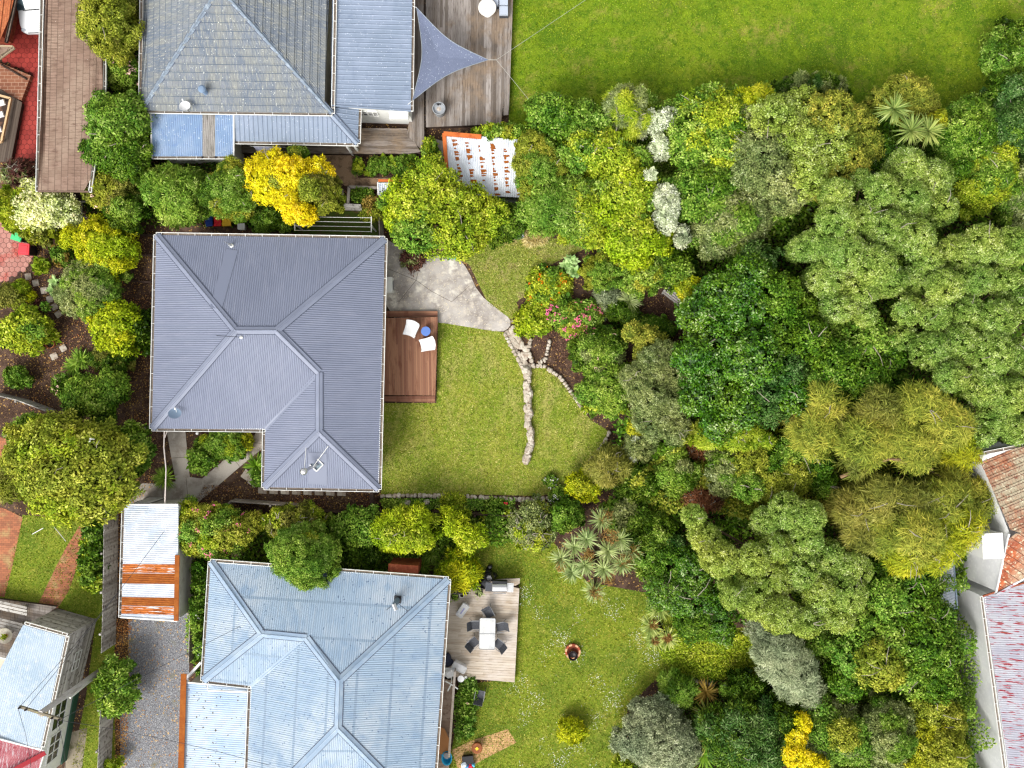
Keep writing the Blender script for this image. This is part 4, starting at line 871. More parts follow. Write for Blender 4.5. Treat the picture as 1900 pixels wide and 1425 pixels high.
for k_, (dx, dy) in enumerate(((-.24, .25), (.27, .25), (.27, -.27), (.27, .77), (-.24, .77))):
    mb = MB(); mb.box(x + dx, y + dy, .82, .97, .48, .48, 0, taper=.94); mb.build('cushion', M('cushion_grey', c('#aab2c0'), rough=.8), r)
mb = MB(); mb.box(x + .01, y + .5, .5, .81, 1.0, 1.04); mb.box(x + .27, y - .27, .5, .81, .46, .48); mb.build('frame', M_CHAR, r)

# --- brown tiled garage
gr = thing('garage', 'long brown tiled roof along the top left driveway', 'garage', P(130, 150, 0))
p = dict(a=(84,-300,2.7), b=(200,-300,2.95), m=(178,-300,3.0), c=(190,180,2.95), d=(160,358,2.9), e=(71,355,2.7))
Wg, _ = roof(gr, dict(a=(86,-300,2.7), b=(192,-300,3.15), c=(192,160,3.15), d=(165,356,3.1), e=(71,355,2.7)), [('a b c d e'.split(), 0)], [M_BTILE], prof='tile', flash=M('brown_barge', c('#6a564a'), rough=.8))
walls(gr, [Wg[k] for k in 'abcde'], .25, 2.62, M_DARKT)
# --- brick house top left
tl = thing('brick_house', 'orange brick house wall and tiled eave at the top left corner beside the red driveway', 'house', P(-10, 60, 0))
M_BWALL = M('orange_tile_roof', c('#a8603c'), [('brickvar', 4.5, c('#b87048'), 0, 1), ('brick', 4.5, c('#6a4030'), .2, .8), ('noise', 6, c('#8c4c34'), .56, .7)], rough=.85, space='UV')
Wt, _ = roof(tl, dict(a=(-120,-80,2.2), b=(44,-80,1.5), c=(9,78,1.5), d=(-120,78,2.2)), [('a b c d'.split(), 0)], [M_BWALL], prof='tile', skip=[('a', 'b'), ('c', 'd')], guttermat=M_DARKT)
walls(tl, [Wt[k] for k in 'abcd'], .5, 1.4, M_BRICK)
Wt2, _ = roof(tl, dict(a=(-80,84,2.2), b=(24,86,2.0), c=(-4,106,2.0), d=(-80,112,2.2)), [('a b c d'.split(), 0)], [M_BTILE], prof='flat', guttermat=M('tan_trim', c('#a8977c')), flash=M('tan_trim', c('#a8977c')))
mb = MB(); pa = [P(x, y, .3)[:2] for x, y in [(-60, 118), (4, 118), (57, 140), (40, 186), (-60, 160)]]; mb.prism(pa, -.05, .3); r = mb.build('tiled_terrace', M('terracotta_paving', c('#8c5c44'), [('brickvar', 2.6, c('#7a4c38'), 0, 1), ('brick', 2.6, c('#b89c84'), .2, .8, (1, 1, 1)), ('noise', 5, c('#6c4434'), .56, .7)], rough=.7), loc=P(20, 150, 0)); tag(r, 'raised terracotta tiled terrace beside the red driveway', 'terrace')
mb = MB(); mb.tube([P(2, 120, .34), P(50, 147, .34)], .05, 6); r = mb.build('drain_pipe', M_DARKT, loc=P(25, 133, .3)); tag(r, 'dark pipe lying across the terracotta terrace', 'pipe')
dk = deck('deck', 'dark brown timber deck below the terracotta terrace', 'deck', [(-60, 163), (0, 165), (41, 190), (20, 300), (-60, 300)], .35, R(80), M('dark_decking', c('#4c4038'), [('attr:rnd', 1, c('#5e5248'), 0, 1)], rough=.7), M_DARKT, .12)
r = thing('spa_pool', 'sunken spa with cream rim on the dark timber deck', 'spa pool', P(-5, 230, 0)); pa = [P(x, y, .7)[:2] for x, y in [(-60, 160), (19, 182), (2, 262), (-60, 280)]]
mb = MB(); n = len(pa); ins_ = inset(pa, .16); oo = pa if sum(pa[i][0] * pa[(i + 1) % n][1] - pa[(i + 1) % n][0] * pa[i][1] for i in range(n)) > 0 else pa[::-1]
for i in range(4): mb.beam((*oo[i], .62), (*oo[(i + 1) % 4], .62), .1, .16)
mb.build('rim', M('cream_timber', c('#c8a880'), rough=.6), r); mb = MB(); mb.prism(ins_, .36, .5); mb.build('cover', M('dark_cover', c('#3a2c26'), [('noise', 2, c('#6a4c3c'), .5, .6)], rough=.4), r)
for (a, b) in ((2, 190), (0, 212), (-4, 240)):
    x, y, _ = P(a, b, .6); mb = MB(); mb.box(x, y, .5, .6, .34, .3, .3, taper=.85); mb.build('headrest', M_CLOTH, r)

# --- car
def car():
    r = thing('parked_car', 'white hatchback parked on the red driveway, half under the brown tiled eave', 'car', (0, 0, 0)); mb = MB()
    st = [(-2.12, .55, .42, .62), (-2.02, .74, .34, .70), (-1.7, .84, .3, .82), (-1.2, .88, .28, .92), (-.95, .88, .28, .96), (0, .89, .28, .98), (1.0, .89, .28, .98), (1.7, .86, .3, .95), (2.0, .78, .36, .85), (2.08, .62, .45, .7)]
    vs = []; n = 16
    for (y, w, z0, z1) in st:
        for j in range(n):
            t = 2 * math.pi * j / n; cx_, sz = math.cos(t), math.sin(t); e = .45
            vs.append((w * math.copysign(abs(cx_) ** e, cx_), y, (z0 + z1) / 2 + (z1 - z0) / 2 * math.copysign(abs(sz) ** .6, sz) * (1 if sz < 0 else 1)))
    m_ = len(st); fs = [(i * n + j, i * n + (j + 1) % n, (i + 1) * n + (j + 1) % n, (i + 1) * n + j) for i in range(m_ - 1) for j in range(n)] + [tuple(range(n - 1, -1, -1)), tuple((m_ - 1) * n + j for j in range(n))]
    fs = [tuple(reversed(f)) for f in fs]
    pm = M('white_car_paint', c('#e2e4e6'), rough=.15, spec=.6); mb.add(vs, fs); mb.build('body', pm, r, local=True, smooth=True)
    mb = MB(); vs = []
    for (y, w, z) in ((-1.0, .80, .96), (-.35, .66, 1.36), (.1, .62, 1.44), (1.0, .62, 1.42), (1.5, .68, 1.3), (1.95, .76, .95)): vs += [(-w, y, z), (w, y, z)]
    base = [(-.8, -1.0, .9), (.8, -1.0, .9), (.8, 1.95, .9), (-.8, 1.95, .9)]
    fs = [(2 * i, 2 * i + 1, 2 * i + 3, 2 * i + 2) for i in range(5)]; vs += [(-.84, y, .94) for y in (-1.0, -.35, .1, 1.0, 1.5, 1.95)] + [(.84, y, .94) for y in (-1.0, -.35, .1, 1.0, 1.5, 1.95)]
    fs += [(12 + i, 2 * i, 2 * i + 2, 13 + i) for i in range(5)] + [(2 * i + 1, 18 + i, 19 + i, 2 * i + 3) for i in range(5)]
    mb.add(vs, fs); mb.build('windscreen_and_windows', M('car_glass', c('#2c3a40'), [('noise', 1.5, c('#5c7078'), .5, .6)], rough=.05, spec=.8), r, local=True)
    mb = MB(); mb.add([(-.6, .0, 1.45), (.6, .0, 1.45), (.6, 1.2, 1.43), (-.6, 1.2, 1.43), (-.6, .0, 1.47), (.6, .0, 1.47), (.6, 1.2, 1.45), (-.6, 1.2, 1.45)], [(4, 5, 6, 7), (0, 1, 5, 4), (1, 2, 6, 5), (2, 3, 7, 6), (3, 0, 4, 7)]); mb.build('roof_panel', pm, r, local=True)
    for sx in (-1, 1):
        mb = MB(); mb.stone(sx * .62, -1.93, .66, .17, .10, .08); mb.build('headlight', M('lamp_glass', c('#b8c0c8'), rough=.1, spec=.8), r, local=True)
        mb = MB(); mb.box(sx * .98, -.72, .9, 1.04, .16, .1); mb.build('wing_mirror', pm, r, local=True)
        for y in (-1.3, 1.35):
            mb = MB(); mb.lathe(0, 0, [(.32, -.1), (.32, .1)], 20); mb.v = [(sx * .8 + q[2], y + q[0], .32 + q[1]) for q in mb.v]; w_ = mb.build('wheel', M_BLK, r, local=True)
            mb = MB(); mb.lathe(0, 0, [(.19, 0), (.17, .02 * sx)], 16); mb.v = [(sx * .905 + q[2], y + q[0], .32 + q[1]) for q in mb.v]; mb.build('rim', M_GREYM, w_, local=True)
    mb = MB(); mb.beam((-.42, -2.08, .6), (.42, -2.08, .6), .07, .1); mb.build('grille', M_BLK, r, local=True)
    mb = MB(); mb.beam((-.5, -1.02, .985), (.5, -.98, .985), .05, .02); mb.build('wiper', M_BLK, r, local=True)
    x, y, _ = P(63.5, 60, .7); r.location = (x, y + 2.1, 0); r.rotation_euler = (0, 0, R(2))
car()

# --- shed beside the gravel drive
sh = thing('shed', 'silver corrugated shed with rusted bands at the head of the gravel drive', 'shed', P(280, 1040, 0))
ys = [936, 1046, 1063, 1083, 1107, 1124, 1139, 1149]; L_ = lambda y: 231 + (225 - 231) * (y - 936) / 207.; Rr = lambda y: 331 - (y - 936) / 210. * 1.0
pts = {}; fcs = []
for i, y in enumerate(ys): pts['l%d' % i] = (L_(y), y - (0 if i < 7 else 4), 2.25); pts['r%d' % i] = (Rr(y), y + 3 * i / 7, 2.6)
for i in range(7): fcs.append((['l%d' % i, 'r%d' % i, 'r%d' % (i + 1), 'l%d' % (i + 1)], {0: 0, 1: 2, 2: 1, 3: 0, 4: 1, 5: 2, 6: 0}[i]))
Wsx, _ = roof(sh, pts, fcs, [M_SILVER, M_RUST, M_RUSTP], capm=M_SILVER, cap_w=.02, flash=M_WHITE, skip=[('r%d' % i, 'r%d' % (i + 1)) for i in range(7)])
mb = MB(); a, b = P(329, 1030, 2.68), P(327, 1152, 2.68); mb.beam(a, b, .24, .05); mb.build('rusty_flashing', M_RUST, sh)
walls(sh, [Wsx[k] for k in ('l0', 'r0', 'r7', 'l7')], .05, 2.24, M('white_block', c('#cdc9c2'), [('noise', 2, c('#b8b2a8'), .5, .66)], rough=.8, bump=[('noise', 9, .3, .02)]))
pa = [P(x, y, 2.5)[:2] for x, y in [(300, 938), (333, 938), (330, 1151), (300, 1150)]]; mb = MB(); mb.prism(inset(pa, .05), 2.2, 2.5, top=False); mb.build('gable_infill', M_WHITE, sh)
mb = MB(); a = P(262, 934, 2.1); mb.box(a[0], a[1] + .03, .0, 1.95, .8, .05); mb.build('door', M_WHITE, sh)
mb = MB(); pts_ = [P(305, 797, 2.7), P(304, 830, 2.5), P(308, 870, 2.4), P(307, 905, 2.45), P(306, 936, 2.4)]; mb.tube(pts_, .035, 6); mb.tube([P(311, 797, 2.7), P(306, 812, 2.6)], .02, 5); r = mb.build('service_cable', M('white_cable', c('#d8ccc4'), rough=.6), loc=P(305, 865, 2.4)); tag(r, 'thick white cable hanging between the slate blue roof and the silver shed', 'cable')

# --- rusty white shed in the upper garden
s2 = thing('shed', 'white corrugated shed roof with rust streaks half covered by trees', 'shed', P(905, 305, 0))
Ws, _ = roof(s2, dict(a=(823,247,2.3), b=(996,262,2.3), c=(992,368,2.0), d=(846,360,2.0), l=(829,320,2.12)), [('a b c d l'.split(), 0)], [M_SHED2], skip=[('a', 'b'), ('a', 'l'), ('c', 'd')], gutter=False, flash=M_GREYM, pitch=.12, amp=.016)
mb = MB()
for i_ in range(7):
    for j_ in range(16):
        if random.random() < .12: continue
        fx = (i_ + .62) / 7.2; fy = (j_ + .5 + random.uniform(-.3, .3)) / 16; a_ = Vector(Ws['a']).lerp(Vector(Ws['b']), fx); b_ = Vector(Ws['d']).lerp(Vector(Ws['c']), fx); p_ = a_.lerp(b_, .08 + fy * .9)
        w_ = random.uniform(.06, .3); h_ = random.uniform(.05, .2); mb.add([(p_.x, p_.y - h_, p_.z + .02 - h_ * .09), (p_.x + w_, p_.y - h_ * random.uniform(.5, 1), p_.z + .02 - h_ * .09), (p_.x + w_ * random.uniform(.5, 1), p_.y, p_.z + .02), (p_.x - w_ * .2, p_.y, p_.z + .02)], [(0, 1, 2, 3)])
mb.build('rust_stain', M_RUST, s2)
walls(s2, [Ws[k] for k in ('a', 'b', 'c', 'd')], .1, 1.95, M('grey_green_wall', c('#6c7468'), rough=.8))
mb = MB(); mb.beam(P(823, 248, 2.36), P(893, 254, 2.36), .24, .05); mb.beam(P(824, 247, 2.34), P(829, 320, 2.16), .2, .05); mb.build('rusty_flashing', M('orange_primer', c('#c46a34'), [('noise', 3, c('#a8522a'), .5, .65)], rough=.8), s2)
s3 = thing('garden_store', 'small white roofed store with an orange edge above the raised bed', 'garden store', P(722, 350, 0))
roof(s3, dict(a=(701,339,1.2), b=(750,339,1.2), c=(750,362,1.1), d=(702,362,1.1)), [('a b c d'.split(), 0)], [M_SILVER], gutter=False, flash=M_WHITE)
mb = MB(); mb.beam(P(702, 336, 1.24), P(750, 336, 1.24), .18, .04); mb.build('rusty_flashing', M('orange_primer', c('#c46a34')), s3); walls(s3, [P(x, y, 1.1) for x, y in [(702, 340), (749, 340), (749, 361), (703, 361)]], .05, 1.08, M_WHITE)
s4 = thing('lean_to', 'tiny grey corrugated shelter beside the dry lawn', 'shelter', P(960, 433, 0))
roof(s4, dict(a=(952,422,.95), b=(972,420,.95), c=(971,441,.8), d=(951,443,.8)), [('a b c d'.split(), 0)], [M_SILVER], gutter=False, pitch=.16, amp=.03, flash=M_GREYM)
walls(s4, [P(x, y, .8) for x, y in [(952, 423), (971, 421), (970, 441), (952, 442)]], .04, .78, M_TIMB)

# --- lower blue house
bh = thing('house', 'pale blue corrugated hipped roof house at the bottom beside the furnished deck', 'house', P(610, 1230, 0)); z1, z2 = 3.0, 4.35
p = dict(a=(391,1042,z1), b=(832,1075,z1), c=(800,1800,z1), d=(430,1800,z1), g=(465,1273,z1), h=(377,1263,z1), r1=(486,1176,3.95), r2=(569,1184,3.95), r3=(630,1263,z2+.3), r4=(627,1350,z2+.3), b1=(800,1525,z1), b2=(455,1525,z1))
Wb, _ = roof(bh, p, [('a r1 r2 r3 b'.split(), 0), ('a r1 h'.split(), 0), ('h r1 r2 g'.split(), 0), ('b r3 r4 b1'.split(), 0), ('g r2 r3 r4 b2'.split(), 0), ('b2 r4 b1'.split(), 0)], [M_ROOFB], capm=M_ROOFBC, cap_w=.2)
wb_ = walls(bh, [Wb[k] for k in ('a', 'b', 'b1', 'b2', 'g', 'h')], .5, z1 - .05, M_WEATHERB)
for i in range(len(wb_)):
    a_, b_ = wb_[i], wb_[(i + 1) % len(wb_)]; ln = math.dist(a_, b_)
    for q in range(max(1, int(ln / 4))): window(bh, a_, b_, (q + .5) / max(1, int(ln / 4)), 1.4, .9, 2.2, muntin=1)
x, y, z = P(748, 1058, 2.4); mb = MB(); mb.box(x, y, -.1, 2.2, 1.5, .5, R(-4)); mb.box(x, y, 2.2, 2.42, 1.56, .56, R(-4)); mb.build('brick_chimney', M_BRICK, bh)
x, y, z = on_roof(Wb, ('a', 'r1', 'r2', 'r3', 'b'), 738, 1112); r = thing('chimney_flue', 'dark flue with a tilted cowl and two guy wires on the pale blue roof', 'flue', (x, y, z))
mb = MB(); mb.box(x, y, z - .1, z + .1, .36, .36, R(-4)); mb.build('base', M_BLK, r); mb = MB(); mb.tube([(x, y, z), (x - .03, y - .05, z + .85)], .13, 12); mb.build('pipe', M('flue_blue_grey', c('#5c6c78'), rough=.5), r); mb = MB(); mb.tube([(x - .1, y - .02, z + .92), (x + .04, y - .32, z + .97)], .12, 12); mb.build('cowl', M_STEEL, r)
for q in ((717, 1132), (757, 1134)):
    e = on_roof(Wb, ('a', 'r1', 'r2', 'r3', 'b'), *q); mb = MB(); mb.tube([(x, y, z + .6), e], .012, 5); mb.build('guy_wire', M_BLK, r)
mb = MB(); mb.tube([P(385, 1268, 2.9), P(386, 1281, 2.75), P(462, 1284, 2.7)], .05, 6); mb.build('downpipe', M_WHITE, bh)
cp = thing('carport', 'pale corrugated carport roof speckled with rust beside the gravel drive', 'carport', P(400, 1350, 0))
Wc, _ = roof(cp, dict(a=(346,1266,2.35), b=(463,1275,2.6), c=(455,1525,2.6), d=(338,1525,2.35)), [('a b c d'.split(), 0)], [M('pale_sheet_rust_spots', c('#aebccb'), [('noise', .5, c('#9cb0c8'), .45, .6), ('noise', 8, c('#c4ccd2'), .56, .7, (.3, 3, 1)), ('noise', 9, c('#8c4c30'), .70, .72), ('cell', 15, c('#5c5450'), .98, .985)], rough=.55)], skip=[('a', 'd'), ('b', 'c')], flash=M_WHITE)
mb = MB(); mb.beam(P(341, 1250, 2.5), P(333, 1525, 2.5), .3, .04); mb.build('rusty_flashing', M_RUST, cp); walls(cp, [Wc[k] for k in 'abcd'], .1, 2.3, M_WEATHERB)
mb = MB(); mb.beam((*P(342, 1262, 1.9)[:2], 1.0), (*P(374, 1228, 1.9)[:2], 1.0), .12, 2.1); r = mb.build('garden_wall', M_STUCCO, loc=P(357, 1245, 0)); tag(r, 'short white wall leading to the pale blue carport', 'wall')

# --- furnished deck
d3 = deck('deck', 'pale timber deck with table and barbecue beside the pale blue roof', 'deck', [(815, 1085), (925, 1085), (964, 1088), (955, 1266), (812, 1255)], .4, R(-3), M_DECKP, M_DARKT, .14)
planks('back_boards', [(905, 1071), (965, 1073), (964, 1087), (905, 1086)], .4, R(-2), M_DECKP, .14, parent=d3)
walk = deck('walkway', 'narrow brown boardwalk down the right side of the pale blue house', 'walkway', [(812, 1258), (845, 1262), (832, 1440), (800, 1440)], .38, R(-3), M('walk_boards', c('#8c7462'), [('attr:rnd', 1, c('#a08c7c'), 0, 1), ('noise', 5, c('#6c5446'), .52, .7)], rough=.9), M_DARKT, .12)
hr = thing('handrail', 'long pale timber handrail along the brown boardwalk', 'handrail', P(838, 1330, 0)); mb = MB(); mb.beam(P(844, 1246, 1.3), P(833, 1405, 1.3), .12, .05); mb.build('rail', M_DECKP, hr)
for q in range(5):
    f = q / 4; mb = MB(); x, y, _ = P(844 - 11 * f, 1246 + 159 * f, 1.3); mb.beam((x, y, 0), (x, y, 1.28), .08, .08); mb.build('post', M_TIMB, hr)
x, y, _ = P(904, 1176, 1.15); r = thing('dining_table', 'rectangular frosted white outdoor table ringed by charcoal chairs', 'table', (x, y, .4)); rot = R(-1.5)
mb = MB()
def rrect(x, y, lx, ly, rad, rot, n=5):
    o = []
    for cx_, cy_, a0 in ((lx / 2 - rad, ly / 2 - rad, 0), (-lx / 2 + rad, ly / 2 - rad, 90), (-lx / 2 + rad, -ly / 2 + rad, 180), (lx / 2 - rad, -ly / 2 + rad, 270)):
        for i in range(n): t = R(a0 + 90 * i / (n - 1)); u, v = cx_ + rad * math.cos(t), cy_ + rad * math.sin(t); o.append((x + u * math.cos(rot) - v * math.sin(rot), y + u * math.sin(rot) + v * math.cos(rot)))
    return o
mb.prism(rrect(x, y, .84, 1.66, .08, rot), 1.12, 1.14, bottom=True); mb.build('tabletop', M('frosted_top', c('#c8c8c6'), [('noise', 1.5, c('#b0b2b4'), .45, .6), ('noise', 20, c('#d8d8d6'), .55, .66)], rough=.35), r)
mb = MB(); rr = rrect(x, y, .84, 1.66, .08, rot); mb.tube([(q[0], q[1], 1.135) for q in rr + [rr[0]]], .018, 5); mb.beam((x - .4, y, 1.145), (x + .4, y, 1.145), .03, .012); mb.build('frame', M_GREYM, r)
for sx in (-1, 1):
    for sy in (-1, 1): mb = MB(); mb.tube([(x + sx * .36, y + sy * .74, 1.12), (x + sx * .34, y + sy * .7, .4)], .02, 6); mb.build('leg', M_GREYM, r)
def sling_chair():
    r = thing('dining_chair', 'x', 'chair', (0, 0, 0), 'charcoal chairs around the outdoor table')
    mb = MB(); mb.add([(-.22, -.24, .44), (.22, -.24, .44), (.22, .2, .41), (-.22, .2, .41), (-.22, -.24, .42), (.22, -.24, .42), (.22, .2, .39), (-.22, .2, .39)], [(0, 1, 2, 3), (7, 6, 5, 4), (0, 4, 5, 1), (2, 6, 7, 3)]); mb.build('seat', M_CHAR, r, local=True)
    mb = MB(); mb.add([(-.22, .2, .42), (.22, .2, .42), (.22, .42, .86), (-.22, .42, .86), (-.22, .22, .41), (.22, .22, .41), (.22, .44, .85), (-.22, .44, .85)], [(0, 1, 2, 3), (7, 6, 5, 4), (2, 6, 7, 3)]); mb.build('backrest', M_CHAR, r, local=True)
    for s_ in (-1, 1):
        mb = MB(); mb.tube([(s_ * .25, -.28, 0), (s_ * .25, -.27, .62), (s_ * .26, .1, .64), (s_ * .25, .28, .6)], .016, 6); mb.build('armrest', M_GREYM, r, local=True)
        mb = MB(); mb.tube([(s_ * .25, .34, 0), (s_ * .24, .18, .42), (s_ * .23, .43, .88)], .015, 6); mb.build('leg', M_GREYM, r, local=True)
        mb = MB(); mb.tube([(s_ * .23, -.25, .43), (s_ * .23, .2, .41)], .013, 6); mb.build('seat_rail', M_GREYM, r, local=True)
    return r
ch0 = sling_chair()
for i, (px_, py_, rz, lb) in enumerate(((907, 1138, 38 - 10, 'charcoal sling chair at the top end of the frosted outdoor table'), (882, 1160, 92, 'charcoal sling chair left of the frosted table, facing right squarely'), (929, 1163, -80, 'charcoal sling chair right of the frosted table with its back to the lawn'), (879, 1192, 132, 'charcoal sling chair at the lower left corner of the frosted table'), (925, 1195, -130, 'charcoal sling chair at the lower right corner of the frosted table'))):
    q = ch0 if i == 0 else copy_tree(ch0, (0, 0, 0), 0); q.location = P(px_, py_, .85)[:2] + (.4,); q.rotation_euler = (0, 0, R(rz)); q['label'] = lb
q = copy_tree(ch0, (0, 0, 0), 0); q.location = (*P(890, 1290, .5)[:2], 0); q.rotation_euler = (0, 0, R(168)); q['label'] = 'lone charcoal sling chair standing on the grass below the deck'; q['group'] = 'charcoal sling chairs'
# barbecue
x, y, _ = P(927, 1091, 1.3); r = thing('barbecue', 'stainless hooded barbecue at the top edge of the pale deck', 'barbecue', (x, y, .4)); ro = R(-3)
mb = MB(); mb.box(x, y, .45, 1.15, .78, .5, ro); mb.build('cabinet', M_BLK, r); mb = MB()
vs = []
for i in range(8):
    t = math.pi * i / 7; vs += [(x - .38, y + .25 * math.cos(t), 1.18 + .22 * math.sin(t)), (x + .38, y + .25 * math.cos(t), 1.18 + .22 * math.sin(t))]
mb.add(vs, [(2 * i, 2 * i + 1, 2 * i + 3, 2 * i + 2) for i in range(7)] + [tuple(range(0, 16, 2)), tuple(range(15, 0, -2))]); mb.build('hood', M_STEEL, r)
mb = MB(); mb.tube([(x - .33, y - .3, 1.25), (x + .33, y - .3, 1.25)], .018, 6); mb.build('handle', M_GREYM, r)
mb = MB(); mb.box(x - .58, y + .02, 1.1, 1.14, .36, .48, ro); mb.build('side_shelf', M_CHAR, r); mb = MB(); mb.box(x + .57, y - .02, 1.1, 1.14, .34, .48, ro); mb.box(x + .57, y - .02, 1.14, 1.16, .25, .34, ro); mb.build('side_burner', M_STEEL, r)
mb = MB(); mb.box(x, y + .3, .9, 1.3, .78, .12, ro); mb.build('back_panel', M_BLK, r)
for sx in (-1, 1):
    mb = MB(); mb.lathe(x + sx * .33, y - .1, [(.06, .4), (.06, .46)], 10); mb.build('wheel', M_BLK, r)
# black covered heap, pots, boxes
r = thing('covered_heap', 'crumpled black plastic sheet heaped beside the barbecue', 'plastic sheet', P(906, 1072, 0)); mb = MB()
for (a, b, rr, hh) in ((908, 1073, .34, .8), (905, 1062, .2, .5), (909, 1053, .16, .35), (899, 1082, .35, .5), (915, 1070, .22, .6)): x, y, _ = P(a, b, hh); mb.stone(x, y, hh * .5, rr, rr * .9, hh * .6, random.random())
mb.build('sheet', M('black_polythene', c('#18181c'), rough=.25, spec=.6), r)
def pot(label, px, py, rad, h, col, plant=None, z0=.4, square=False, name='plant_pot'):
    x, y, _ = P(px, py, z0 + h); r = thing(name, label, 'plant pot', (x, y, z0)); mb = MB(); mb.lathe(x, y, [(rad * .75, z0), (rad, z0 + h), (rad * 1.06, z0 + h), (rad * 1.06, z0 + h - .03), (rad * .85, z0 + h - .03), (rad * .8, z0 + h - .1)], 20); mb.build('pot', col, r)
    mb = MB(); mb.lathe(x, y, [(rad * .82, z0 + h - .09), (.01, z0 + h - .07)], 16); mb.build('soil', M('potting_soil', c('#2a211b'), rough=.95), r)
    if plant:
        n = 70; p_ = np.array([x, y, z0 + h]) + rng.normal(0, 1, (n, 3)) * np.array([rad * .55, rad * .55, .08]) + np.array([0, 0, .1]); V = leafquads(p_, rng.normal(0, .6, (n, 3)) + np.array([0, 0, 1]), rng.normal(0, 1, (n, 3)), np.full(n, .12), np.full(n, .06)); quad_mesh('foliage', V, np.zeros(n), rng.uniform(0, 1, n), rng.uniform(0, 1, n), [leafmat(plant)], r, (x, y, z0))
M_TERP = M('terracotta_pot', c('#b4714a'), [('noise', 5, c('#9c5c3a'), .5, .65)], rough=.85)
pot('white rimmed round pot under the yellow green bush on the pale deck', 857, 1105, .13, .3, M_WHITE)
pot('black bowl planter with small seedlings beside the white rimmed pot', 844, 1107, .2, .25, M_BLK, 'green')
pot('black round pot with a grey green succulent left of the barbecue', 889, 1099, .2, .4, M_BLK, 'palm')
pot('terracotta pot tipped beside the broad leaved plant in the left garden', 92, 638, .24, .38, M_TERP, None, 0)
pot('small terracotta pot left of the larger terracotta pot', 75, 645, .15, .25, M_TERP, 'green', 0)
pb = thing('planter_box', 'timber edged planter under the yellow green bush', 'planter', P(853, 1095, .4)); mb = MB()
for a, b in (((834, 1100), (870, 1102)), ((870, 1102), (873, 1092)), ((846, 1100), (847, 1090))): mb.beam(P(*a, .65), P(*b, .65), .035, .3)
mb.build('edging', M_TIMBL, pb)
def tray(label, px, py, rot, lx=.42, ly=.8, z=.9):
    x, y, _ = P(px, py, z); r = thing('storage_box', label, 'storage box', (x, y, .4), 'white lidded boxes on the pale deck'); mb = MB(); mb.prism(rrect(x, y, lx * .9, ly * .9, .08, rot), .4, .85); mb.build('box', M_CLOTH, r)
    mb = MB(); mb.prism(rrect(x, y, lx, ly, .09, rot), .85, .89); rr = rrect(x, y, lx * .85, ly * .88, .07, rot); mb.tube([(q[0], q[1], .9) for q in rr + [rr[0]]], .018, 5); mb.build('lid', M('translucent_lid', c('#c0c0c0'), [('noise', 3, c('#a8aab0'), .5, .62)], rough=.35), r)
    return r
t1_ = tray('white lidded storage box lying askew on the upper left of the pale deck', 858, 1133, R(-35)); tray('white lidded storage box near the lower left corner of the pale deck', 852, 1239, R(62))
mb = MB(); mb.box(*P(858, 1134, .92)[:2], .902, .91, .07, .36, R(-35)); mb.build('motif', M('violet_grey', c('#8c8cb4'), rough=.5), t1_)
x, y, _ = P(855, 1260, .85); r = thing('stool', 'round white stool at the lower left corner of the pale deck', 'stool', (x, y, 0)); mb = MB(); mb.lathe(x, y, [(.01, .8), (.18, .8), (.18, .83), (.01, .84)], 20); mb.build('seat', M_CLOTH, r)
for k_ in range(3): t = k_ * 2.09; mb = MB(); mb.tube([(x + .1 * math.cos(t), y + .1 * math.sin(t), .8), (x + .18 * math.cos(t), y + .18 * math.sin(t), 0)], .014, 5); mb.build('leg', M_GREYM, r)
x, y, _ = P(868, 1261, .4); mb = MB(); mb.beam(P(863, 1255, .5), P(875, 1268, .05), .12, .05); mb.beam(P(861, 1258, .5), P(873, 1271, .05), .04, .07); r = mb.build('hand_rail', M_WHITE, loc=(x, y, 0)); tag(r, 'short white rail running down off the pale deck corner', 'rail')
x, y, _ = P(834, 1250, 1.1); r = thing('clothes_airer', 'white chair piled with laundry beside the lower left deck corner', 'chair', (x, y, .38)); mb = MB(); mb.box(x, y, .8, .86, .5, .46); mb.build('seat', M_CLOTH, r); mb = MB(); mb.stone(x, y - .05, .95, .26, .24, .12, .4); mb.build('laundry', M_CLOTH, r)
mb = MB(); mb.tube([(x - .2, y - .35, 1.25), (x + .1, y - .5, 1.3), (x + .45, y - .78, 1.2)], .04, 6); mb.tube([(x + .1, y - .5, 1.3), (x - .1, y - .95, 1.0)], .045, 6); mb.tube([(x + .12, y - .4, 1.3), (x + .1, y - .2, .9)], .03, 6); mb.build('frame', M_WHITE, r)
for sx in (-1, 1):
    for sy in (-1, 1): mb = MB(); mb.tube([(x + sx * .2, y + sy * .18, .8), (x + sx * .24, y + sy * .22, .38)], .018, 5); mb.build('leg', M_WHITE, r)
x, y, _ = P(829, 1228, .8); r = thing('covered_bag', 'dark cloth bundle against the wall beside the pale deck', 'bag', (x, y, .4)); mb = MB(); mb.stone(x - .05, y + .15, .6, .3, .3, .3, .3); mb.stone(x + .1, y - .12, .55, .3, .2, .22, .6); mb.build('cloth', M('navy_cloth', c('#2c3040'), rough=.7), r)
